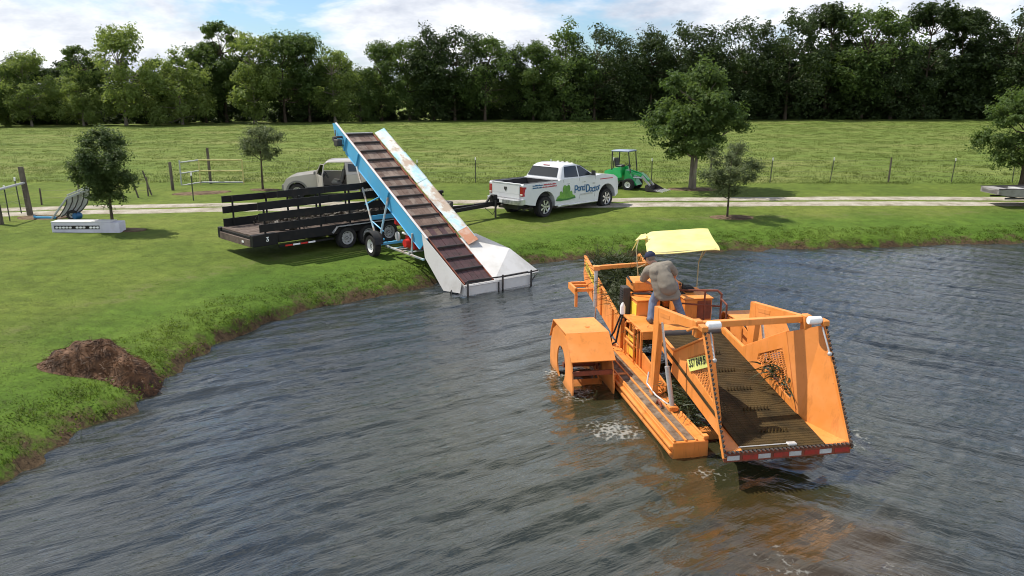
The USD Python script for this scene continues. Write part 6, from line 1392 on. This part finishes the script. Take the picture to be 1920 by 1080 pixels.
def wpost(parent, x, y, h, r, lean=(0, 0), o=(0, 0, 0)):
    z = gz(x, y); p = V(x, y, z - 0.3) - V(*o); q = V(x + lean[0], y + lean[1], z + h) - V(*o)
    part(parent, 'post', MB().tube(p, q, r * 1.05, r * 0.92, n=12), M['old_wood'])
    return q


fo = (8.0, 41.6, 0.8)
pf = thing('wire_fence', 'thin wire fence on steel posts along the near edge of the pasture', 'fence', fo)
for x, y, h, l in ((-4.88, 41.45, 1.15, (0, 0)), (-1.88, 41.48, 1.30, (0, 0)), (2.0, 41.4, 1.2, (0, 0)), (5.21, 41.4, 1.30, (0, 0)), (7.23, 41.6, 1.25, (0, 0)), (13.4, 41.69, 1.28, (0.08, 0)), (16.52, 41.73, 1.28, (0.14, 0)), (22.95, 41.92, 1.25, (0.10, 0)), (26.2, 42.0, 1.25, (0, 0))):
    tpost(pf, x, y, h, l, fo)
wpost(pf, 19.62, 41.82, 1.28, 0.045, (0.04, 0), fo)
wpost(pf, 10.3, 41.66, 1.25, 0.05, (0, 0), fo)
for h in (0.3, 0.58, 0.86, 1.14):
    xs = np.linspace(-14, 30, 30); ys_ = np.interp(xs, [-14, -5, 30], [41.2, 41.45, 42.1])
    m = MB()
    for k in range(29):
        m.bar(V(xs[k], ys_[k], 0.81 + h + 0.012 * math.sin(k * 2.1)) - V(*fo), V(xs[k + 1], ys_[k + 1], 0.81 + h + 0.012 * math.sin(k * 2.1 + 2.1)) - V(*fo), 0.006, 0.006, ch=0)
    part(pf, 'wire', m, M['wire'])

fo = (-18.4, 29.5, 0.84)
lf_ = thing('rail_fence', 'grey wooden posts with a pipe rail at the left border', 'fence', fo)
q0 = wpost(lf_, -18.34, 28.40, 1.28, 0.11, (-0.05, 0), fo); q1 = wpost(lf_, -18.43, 30.4, 1.85, 0.105, (-0.12, 0), fo)
part(lf_, 'rail', MB().tube((0.02, -1.1, 1.22), (-0.08, 0.95, 1.28), 0.045), M['pipe_grey'])
tpost(lf_, -18.43, 29.10, 1.30, (-0.04, 0), fo); tpost(lf_, -18.95, 30.7, 1.42, (-0.08, 0), fo)
for h in (0.35, 0.7, 1.05):
    part(lf_, 'wire', MB().bar((0.05, -1.05, h), (-0.05, 0.9, h), 0.006, 0.006, ch=0).bar((-0.05, 0.9, h), (-1.4, 2.2, h), 0.006, 0.006, ch=0), M['wire'])

fo = (-16.3, 36.0, 0.86)
sf = thing('stake_fence', 'leaning dark stakes of a broken wire fence right of the young egg shaped tree', 'fence', fo)
for x, y, h, l in ((-16.25, 36.2, 1.10, (-0.42, 0.1)), (-16.5, 35.4, 0.95, (-0.30, 0)), (-16.9, 34.9, 0.8, (-0.30, 0)), (-16.35, 35.9, 0.85, (0.0, 0)), (-18.2, 33.6, 1.1, (0, 0)), (-19.6, 33.2, 0.7, (0, 0))):
    wpost(sf, x, y, h, 0.035, l, fo)
for h in (0.3, 0.6):
    part(sf, 'wire', MB().path([V(-19.6, 33.2, 0.85 + h) - V(*fo), V(-18.2, 33.6, 0.86 + h) - V(*fo), V(-16.9, 34.9, 0.86 + h) - V(*fo), V(-16.3, 36.1, 0.86 + h) - V(*fo)], 0.004, n=5), M['wire'])

go = (-16.0, 40.4, 0.86)
gt = thing('pipe_gate', 'pipe gate with yellow rails and a grey angled wing at the pasture entrance', 'gate', go)
for z0, z1, mt in ((1.14, 1.24, 'pipe_grey'), (0.60, 0.71, 'pipe_grey'), (0.0, 0.13, 'pipe_grey')):
    part(gt, 'rail', MB().tube((-0.56, -0.25, z0), (0.3, 0, z1), 0.032), M[mt])
for z, mt in ((1.24, 'gate_yellow'), (0.71, 'gate_yellow'), (0.13, 'pipe_grey')):
    part(gt, 'rail', MB().tube((0.3, 0, z), (2.44, 0.1, z - 0.01), 0.032), M[mt])
for x, y, mt in ((-0.56, -0.25, 'pipe_grey'), (0.3, 0, 'gate_yellow'), (2.44, 0.1, 'gate_yellow')):
    part(gt, 'upright', MB().tube((x, y, -0.1), (x, y, 1.26), 0.030), M[mt])
for x, y, h, l in ((-15.31, 40.75, 1.78, 'tall dark wooden gate post behind the yellow rails'), (-16.07, 37.93, 1.32, 'short dark wooden post left of the pipe gate')):
    p = thing('gate_post', l, 'post', (x, y, gz(x, y)))
    part(p, 'shaft', MB().tube((0, 0, -0.3), (-0.03, 0, h), 0.075, 0.065, n=12), M['old_wood']); part(p, 'top_cap', MB().tube((-0.03, 0, h), (-0.03, 0, h + 0.02), 0.060, 0.04, n=12), M['old_wood'])
p = thing('marker_post', 'thin steel post with a white top standing alone beside the drive near the gate', 'post', (-13.82, 34.6, gz(-13.82, 34.6)))
part(p, 'shaft', MB().bar((0, 0, -0.2), (0, 0, 1.2), 0.05, 0.014, ch=0.002).bar((0, 0, -0.2), (0, 0, 1.2), 0.014, 0.05, ch=0.002), M['tpost']); part(p, 'cap', MB().box(-0.03, 0.03, -0.03, 0.03, 1.08, 1.204, 0.004), M['white'])

# ------------------------------------------------------------------ odds and ends on the lawn
M['lilac'] = paint('lilac_grey_panel', (0.50, 0.49, 0.55), 0.6, (0.40, 0.38, 0.40), 0.4, 4.0)
bx = thing('slotted_box', 'long low white box with a row of slots lying by the young tree', 'box', (-15.69, 26.95, 0.79), 1.0)
sl = Polygon([(0.0, 0.0), (2.28, 0.0), (2.28, 0.37), (0.0, 0.37)]).difference(Polygon([(0.08, 0.13), (1.62, 0.13), (1.62, 0.26), (0.08, 0.26)]))
part(bx, 'front_panel', MB().prism(sl, 'y', 0.0, 0.02), M['lilac'])
part(bx, 'lid', MB().box(-0.01, 2.02, -0.01, 0.46, 0.372, 0.395, 0.005), M['white_sheet'])
part(bx, 'case', MB().box(0.0, 0.02, 0.022, 0.45, 0.0, 0.37, 0).box(0.0, 2.26, 0.43, 0.45, 0.0, 0.37, 0).box(0.0, 2.26, 0.022, 0.43, 0.0, 0.02, 0), M['white_sheet'])
part(bx, 'end_block', MB().box(1.70, 2.30, -0.025, 0.46, 0.0, 0.365, 0.01), M['lilac'])
part(bx, 'slot_back', MB().box(0.06, 1.64, 0.10, 0.12, 0.10, 0.30, 0), M['dark_metal'])
for k in range(13):
    x = 0.16 + k * 0.115
    if k in (5, 9):
        continue
    part(bx, 'slot_tab', MB().hull([(x + 0.048 * math.cos(a) * 1.0, y, 0.19 + 0.036 * math.sin(a)) for a in np.linspace(0, 6.28, 11)[:-1] for y in (0.012, 0.04)]), M['white'])  # added white pieces stand in for sunlit spots seen through the openings

rp_ = thing('tipped_cart', 'tilted grey ribbed cart body with a blue hitch tipped up behind the white box', 'cart', (-17.0, 29.6, 0.83))
T0, T1 = V(0.45, 0.05, 0.80), V(1.22, 0.25, 1.12)
part(rp_, 'side_rail', MB().bar((-0.16, -0.05, 0.02), T0, 0.07, 0.06).bar((-0.02, 0.3, 0.02), T0 + V(0.1, 0.3, 0), 0.05, 0.05), M['pipe_grey'])
part(rp_, 'top_rail', MB().bar(T0, T1, 0.10, 0.09).bar(T0 + V(0, 0.05, 0.1), T1 + V(0, 0.05, 0.1), 0.04, 0.05), M['pipe_grey'])
part(rp_, 'back_sheet', MB().plate([T0 + V(0, .12, -.02), T1 + V(0, .12, -.02), V(1.05, 0.30, 0.55), V(0.75, 0.25, 0.20), V(0.1, 0.15, 0.10)], 0.01), M['galv'])
for k in range(5):
    t = k / 4; a = T0 * (1 - t) + T1 * t; b = V(-0.02, -0.02, 0.06) * (1 - t) + V(0.72, 0.12, 0.22) * t
    mid = (a + b) / 2 + V(0.14, 0.0, -0.10) * (0.6 + 0.4 * t)
    part(rp_, 'rib', MB().path([a, a * .6 + mid * .4 + V(.04, 0, -.03), mid, b * .6 + mid * .4 + V(.03, 0, -.03), b], 0.022), M['dark_metal'])
wheel(rp_, (0.62, -0.02, 0.17), 0.19, 0.12, -1, 0.09, M['galv'])
part(rp_, 'hitch', MB().bar((-0.75, -0.05, 0.10), (0.0, 0.0, 0.08), 0.06, 0.07).ball((-0.78, -0.05, 0.12), 0.05, 1), M['blue'])
part(rp_, 'blue_drum', MB().lathe([(0, 0.3), (0.10, 0.3), (0.12, 0.27), (0.12, 0.03), (0.10, 0), (0, 0)], (0.72, -0.1, 0.14), (0.3, 0.9, 0), 16), M['sign_blue'])

# grey flat boat on a low trailer at the right border
bo = thing('jon_boat', 'grey flat bottomed boat on a low trailer cut by the right border', 'boat', (20.6, 34.5, 0.70), 3.0)
pr_ = [(0.0, 0.62, 0.50, 0.72), (0.5, 0.70, 0.42, 0.72), (1.2, 0.76, 0.38, 0.72), (4.2, 0.76, 0.36, 0.74)]
rings = [np.array([(x, -w, zt), (x, -w * 0.82, zb), (x, w * 0.82, zb), (x, w, zt), (x, w - 0.05, zt), (x, w * 0.78, zb + 0.05), (x, -w * 0.78, zb + 0.05), (x, -w + 0.05, zt)]) for x, w, zb, zt in pr_]
M['boat_grey'] = paint('boat_grey', (0.27, 0.255, 0.245), 0.6, (0.17, 0.15, 0.13), 0.5, 3.0)
part(bo, 'hull', MB().loft(rings).box(0.0, 0.04, -0.62, 0.62, 0.50, 0.72, 0.01), M['boat_grey'])
part(bo, 'fore_deck', MB().plate([(0.0, -0.6, 0.715), (0.55, -0.66, 0.715), (0.55, 0.66, 0.715), (0.0, 0.6, 0.715)], 0.015), M['boat_grey'])
part(bo, 'gunwale', MB().bar((0.0, -0.63, 0.73), (4.2, -0.77, 0.75), 0.06, 0.04).bar((0.0, 0.63, 0.73), (4.2, 0.77, 0.75), 0.06, 0.04), M['dark_metal'])
part(bo, 'bench', MB().box(1.2, 1.5, -0.6, 0.6, 0.60, 0.70, 0.01), M['galv'])
part(bo, 'trailer_frame', MB().bar((0.4, -0.5, 0.32), (4.2, -0.5, 0.32), 0.07).bar((0.4, 0.5, 0.32), (4.2, 0.5, 0.32), 0.07).bar((1.0, -0.5, 0.32), (1.0, 0.5, 0.32), 0.06).bar((3.0, -0.8, 0.28), (3.0, 0.8, 0.28), 0.06), M['dark_metal'])
for s in (-1, 1):
    wheel(bo, (3.0, s * 0.85, 0.26), 0.26, 0.16, s, 0.14, M['galv'])

# pulled weed and mud heap on the bank
M['mud'] = paint('wet_mud', (0.115, 0.052, 0.020), 0.8, (0.028, 0.015, 0.008), 0.7, 6.0, spec=0.35, bump=1.0, bscale=24)
M['old_weed'] = leaf_mat('rotting_weed', (0.085, 0.038, 0.014), (0.240, 0.115, 0.044), 0.05, 0.5)
def heap_z(X, Y):
    a = 0.44 * np.exp(-(((X + 7.85) / 0.50) ** 2 + ((Y - 14.55) / 0.42) ** 2) ** 1.3) + 0.26 * np.exp(-(((X + 8.35) / 0.42) ** 2 + ((Y - 14.3) / 0.28) ** 2)) + 0.30 * np.exp(-(((X + 7.12) / 0.34) ** 2 + ((Y - 14.35) / 0.40) ** 2) ** 1.4)
    q = np.stack([X.ravel(), Y.ravel(), 0 * X.ravel()], 1)
    n = (meshkit.noise(q * 3, 61) * 0.14 + meshkit.noise(q * 8, 62) * 0.09 + meshkit.noise(q * 20, 63) * 0.025).reshape(X.shape)
    return np.maximum(ground_z(X, Y), -0.12) - 0.05 + a + n * np.clip(a * 5, 0, 1)
hx_, hy_ = np.linspace(-9.2, -6.45, 90), np.linspace(13.4, 15.9, 80)
mh = thing('mud_heap', 'dark brown heap of pulled weed and mud slumping into the pond', 'heap', (-7.9, 14.6, 0.4))
hm = grid_mesh(hx_, hy_, heap_z); hm.vertices -= V(-7.9, 14.6, 0.4)
part(mh, 'mound', hm, M['mud'], smooth=True)
r5 = np.random.default_rng(15)
n_ = 4200; P = np.c_[r5.uniform(-9.1, -6.65, n_), r5.uniform(13.6, 15.5, n_)]
g0 = np.maximum(ground_z(P[:, 0], P[:, 1]), -0.12); hz_ = heap_z(P[:, 0], P[:, 1]); P = P[hz_ - g0 > r5.uniform(-0.06, 0.10, n_)]; hz_ = hz_[:0]
st = strands(r5, len(P), ((0, 0.001), (0, 0.001), (0, 0.001)), 0.05, 0.22, 0.012, 0.25, 0.8)
off = np.c_[P, heap_z(P[:, 0], P[:, 1])]
st.vertices = (st.vertices.reshape(-1, 10, 3) + off[:, None] - V(-7.9, 14.6, 0.4)).reshape(-1, 3)
part(mh, 'weed_strands', st, M['old_weed'], smooth=False, kind='stuff')

# ------------------------------------------------------------------ grass
def blade_mat(name, lo, hi, tip, trans=0.35):
    return usdkit.material(stage, '/World/Looks/' + name, {
        'g': ('geometry', {}), 'n': ('noise_texture', {'scale': 0.22, 'detail': 5.0, 'roughness': 0.6}), 'r': ('rgb_ramp', {'ramp': [(0.3, lo), (0.7, hi)]}),
        'isl': ('map_range', {'from_min': 0.0, 'from_max': 1.0, 'to_min': 0.7, 'to_max': 1.3}), 'h': ('hsv', {}), 'dry': ('math', {'math_type': 'greater_than', 'value2': 0.88}), 'mx2': ('mix_color', {'b': tip}),
        'p': ('principled_bsdf', {'roughness': 0.6, 'specular_ior_level': 0.25}), 't': ('translucent_bsdf', {}), 'm': ('mix_closure', {'fac': trans})},
        [('g.position', 'n.vector'), ('n.fac', 'r.fac'), ('g.random_per_island', 'isl.value'), ('isl.result', 'h.value'), ('r.color', 'h.color'), ('g.random_per_island', 'dry.value1'), ('dry.value', 'mx2.fac'), ('h.color', 'mx2.a'),
         ('mx2.result', 'p.base_color'), ('h.color', 't.color'), ('p.BSDF', 'm.closure1'), ('t.BSDF', 'm.closure2')], surface='m.closure')


M['lawn_blade'] = blade_mat('lawn_blade', (0.104, 0.156, 0.020), (0.175, 0.224, 0.036), (0.26, 0.24, 0.07), 0.5)
M['bank_blade'] = blade_mat('bank_blade', (0.095, 0.165, 0.014), (0.175, 0.250, 0.028), (0.28, 0.22, 0.10), 0.5)
M['pasture_blade'] = blade_mat('pasture_blade', (0.118, 0.172, 0.030), (0.195, 0.236, 0.052), (0.40, 0.34, 0.16), 0.5)


def tuft(r, n, h, spread, w, lean0=0.3, lean1=1.2):
    vs, fs = [], []
    for k in range(n):
        a = r.uniform(0, 6.283); q = spread * math.sqrt(r.uniform(0, 1)); p = V(q * math.cos(a), q * math.sin(a), -0.02)
        L = h * r.uniform(0.5, 1.2); la = r.uniform(0, 6.283); ln = r.uniform(lean0, lean1) * L
        d = V(math.cos(la), math.sin(la), 0); s = V(-d[1], d[0], 0) * w * 0.5
        b = len(vs); m_ = p + d * ln * 0.35 + V(0, 0, L * 0.6); t = p + d * ln + V(0, 0, L)
        vs += [p - s, p + s, m_ - s * 0.8, m_ + s * 0.8, t]; fs += [(b, b + 1, b + 3), (b, b + 3, b + 2), (b + 2, b + 3, b + 4)]
    return trimesh.Trimesh(np.array(vs), fs, process=False)


def leafy(r, n, size, rad, h):
    c = np.c_[r.normal(0, rad * 0.5, (n, 2)), r.uniform(0.02, h, n)]
    return leaves(c, np.c_[c[:, :2] * 2, np.full(n, 0.7)], size, r, 0.15, 0.7)


def scatter(path, label, cat_name, protos_, P, scl, r, mats):
    inst = UsdGeom.PointInstancer.Define(stage, path)
    setd(inst.GetPrim(), label, None, kind='stuff')
    tg = []
    for k, (m, mt) in enumerate(zip(protos_, mats)):
        q = usdkit.mesh(stage, f'{path}/{cat_name}_{k + 1:03d}', m, mt); tg.append(q.GetPath())
    inst.CreatePrototypesRel().SetTargets(tg)
    n = len(P)
    inst.CreatePositionsAttr(Vt.Vec3fArray.FromNumpy(P.astype(np.float32)))
    a = r.uniform(0, 6.283, n)
    inst.CreateOrientationsAttr([Gf.Quath(float(math.cos(t / 2)), 0, 0, float(math.sin(t / 2))) for t in a])
    inst.CreateScalesAttr(Vt.Vec3fArray.FromNumpy(np.repeat(scl[:, None], 3, 1).astype(np.float32)))
    inst.CreateProtoIndicesAttr(Vt.IntArray.FromNumpy(r.integers(0, len(tg), n).astype(np.int32)))


r6 = np.random.default_rng(66)
def visible(P, m=0.06):
    w = P[:, 1] * 0.970
    return (np.abs(P[:, 0]) < w * (0.66 + m)) & (P[:, 1] > 7)
off_road = lambda P: np.minimum(np.abs(P[:, 1] - road_y(P[:, 0]) + 0.68) - 0.42, np.abs(P[:, 1] - road_y(P[:, 0]) - 0.72) - 0.36) > 0
# lawn
Q = np.c_[r6.uniform(-24, 30, 420000), r6.uniform(8, 42.0, 420000)]
Q = Q[visible(Q)]; d = shore_dist(Q[:, 0], Q[:, 1])
keep = (d > 0.45) & off_road(Q) & (r6.uniform(0, 1, len(Q)) < 0.5 * np.clip((17.0 / Q[:, 1]) ** 1.3, 0.2, 1))
Q = Q[keep]; P = np.c_[Q, ground_z(Q[:, 0], Q[:, 1])]
scatter('/World/lawn_grass', 'short mown green grass of the lawn', 'grass_tuft', [tuft(r6, 12, 0.030, 0.11, 0.010, 0.6, 2.0) for _ in range(5)], P, r6.uniform(0.7, 1.35, len(P)) * (0.8 + 0.45 * meshkit.noise(np.c_[Q * 0.6, 0 * Q[:, 0]], 71)), r6, [M['lawn_blade']] * 5)
# bank
Q = np.c_[r6.uniform(-10.5, 27, 260000), r6.uniform(8.5, 33.5, 260000)]
Q = Q[visible(Q)]; d = shore_dist(Q[:, 0], Q[:, 1]) + meshkit.noise(np.c_[Q * 0.8, 0 * Q[:, 0]], 72) * 0.35
keep = (d > 0.03) & (d < 1.3) & (r6.uniform(0, 1, len(Q)) < np.where(d < 0.35, 0.24, 0.22) * np.clip(1.5 - d, 0, 1) * np.clip(0.6 + 1.1 * meshkit.noise(np.c_[Q * 1.1, 0 * Q[:, 0]], 79), 0.15, 1))
Q = Q[keep]; P = np.c_[Q, ground_z(Q[:, 0], Q[:, 1])]; P = P[P[:, 2] > 0.05]
prot = [tuft(r6, 12, 0.075, 0.11, 0.012), tuft(r6, 12, 0.12, 0.10, 0.011), leafy(r6, 22, 0.020, 0.16, 0.07), leafy(r6, 16, 0.026, 0.18, 0.06), tuft(r6, 14, 0.05, 0.12, 0.012)]
scatter('/World/bank_growth', 'longer grass and small leafy weeds along the pond bank', 'bank_tuft', prot, P, r6.uniform(0.45, 1.15, len(P)), r6, [M['bank_blade']] * 5)
# pasture
Q = np.c_[r6.uniform(-95, 100, 200000), 41.3 + 82 * r6.uniform(0, 1, 200000) ** 1.35]
Q = Q[visible(Q)]; Q = Q[Q[:, 1] < np.interp(Q[:, 0], [-80, -62, -40, 0, 40, 80, 110], [96, 99.5, 107, 118, 121, 122.5, 123])]
cl = meshkit.noise(np.c_[Q * V(0.22, 0.3), 0 * Q[:, 0]], 73)
Q = Q[r6.uniform(0, 1, len(Q)) < 0.17 + 0.16 * np.clip(cl, -0.5, 1)]; P = np.c_[Q, ground_z(Q[:, 0], Q[:, 1])]
prot = [tuft(r6, 20, 0.085, 0.40, 0.024, 0.6, 2.0), tuft(r6, 18, 0.13, 0.35, 0.024, 0.5, 1.6), tuft(r6, 24, 0.06, 0.5, 0.024, 0.6, 2.0)]
scatter('/World/pasture_grass', 'rough tufted grass of the pasture behind the wire fence', 'pasture_tuft', prot, P, r6.uniform(0.6, 1.35, len(P)), r6, [M['pasture_blade']] * 3)

# ------------------------------------------------------------------ foam on the stirred water
M['foam'] = usdkit.material(stage, '/World/Looks/foam_look', {
    'g': ('geometry', {}), 'n': ('noise_texture', {'scale': 3.0, 'detail': 7.0, 'roughness': 0.7, 'distortion': 1.6}), 'v': ('voronoi_texture', {'scale': 16.0}),
    'at': ('attribute', {'attribute': 'edge'}), 'a': ('math', {'math_type': 'multiply'}), 'b': ('math', {'math_type': 'multiply'}), 'r': ('map_range', {'from_min': 0.19, 'from_max': 0.36, 'to_min': 0.0, 'to_max': 0.42, 'clamp': True}),
    'p': ('principled_bsdf', {'base_color': (0.50, 0.50, 0.45), 'roughness': 0.5}), 't': ('transparent_bsdf', {'color': (1, 1, 1)}), 'm': ('mix_closure', {})},
    [('g.position', 'n.vector'), ('g.position', 'v.vector'), ('n.fac', 'a.value1'), ('at.fac', 'a.value2'), ('v.distance', 'b.value2'), ('a.value', 'b.value1'), ('b.value', 'r.value'), ('r.result', 'm.fac'), ('t.BSDF', 'm.closure1'), ('p.BSDF', 'm.closure2')], surface='m.closure')
fv, ff_, fe = [], [], []
for cx, cy_, rx_, ry_, k_ in ((1.18, 14.2, 0.42, 0.55, 1.0), (1.72, 12.5, 0.60, 0.50, 1.15), (3.25, 8.6, 0.55, 0.85, 0.62), (4.6, 8.3, 0.5, 0.7, 0.60), (0.85, 15.2, 0.4, 0.5, 0.9), (5.6, 12.2, 0.4, 0.8, 0.8), (2.9, 10.9, 0.5, 0.3, 0.8)):
    gr_ = np.linspace(-1, 1, 26); GX, GY = np.meshgrid(gr_, gr_)
    X, Y = cx + GX * rx_, cy_ + GY * ry_; Z = water_z(X, Y) + 0.006
    b = len(fv) and sum(len(q) for q in fv); fv.append(np.stack([X, Y, Z], 2).reshape(-1, 3)); fe.append(k_ * np.clip(1.15 - np.hypot(GX, GY), 0, 1).ravel() ** 0.6)
    i = (np.arange(25)[:, None] * 26 + np.arange(25)[None]).ravel() + b
    ff_.append(np.vstack([np.c_[i, i + 1, i + 27], np.c_[i, i + 27, i + 26]]))
fm = top('foam', trimesh.Trimesh(np.vstack(fv), np.vstack(ff_), process=False), M['foam'], 'thin white foam on the stirred water round the harvester', None, kind='stuff', smooth=True)
UsdGeom.PrimvarsAPI(fm).CreatePrimvar('edge', Sdf.ValueTypeNames.FloatArray, 'vertex').Set(Vt.FloatArray.FromNumpy(np.concatenate(fe).astype(np.float32)))
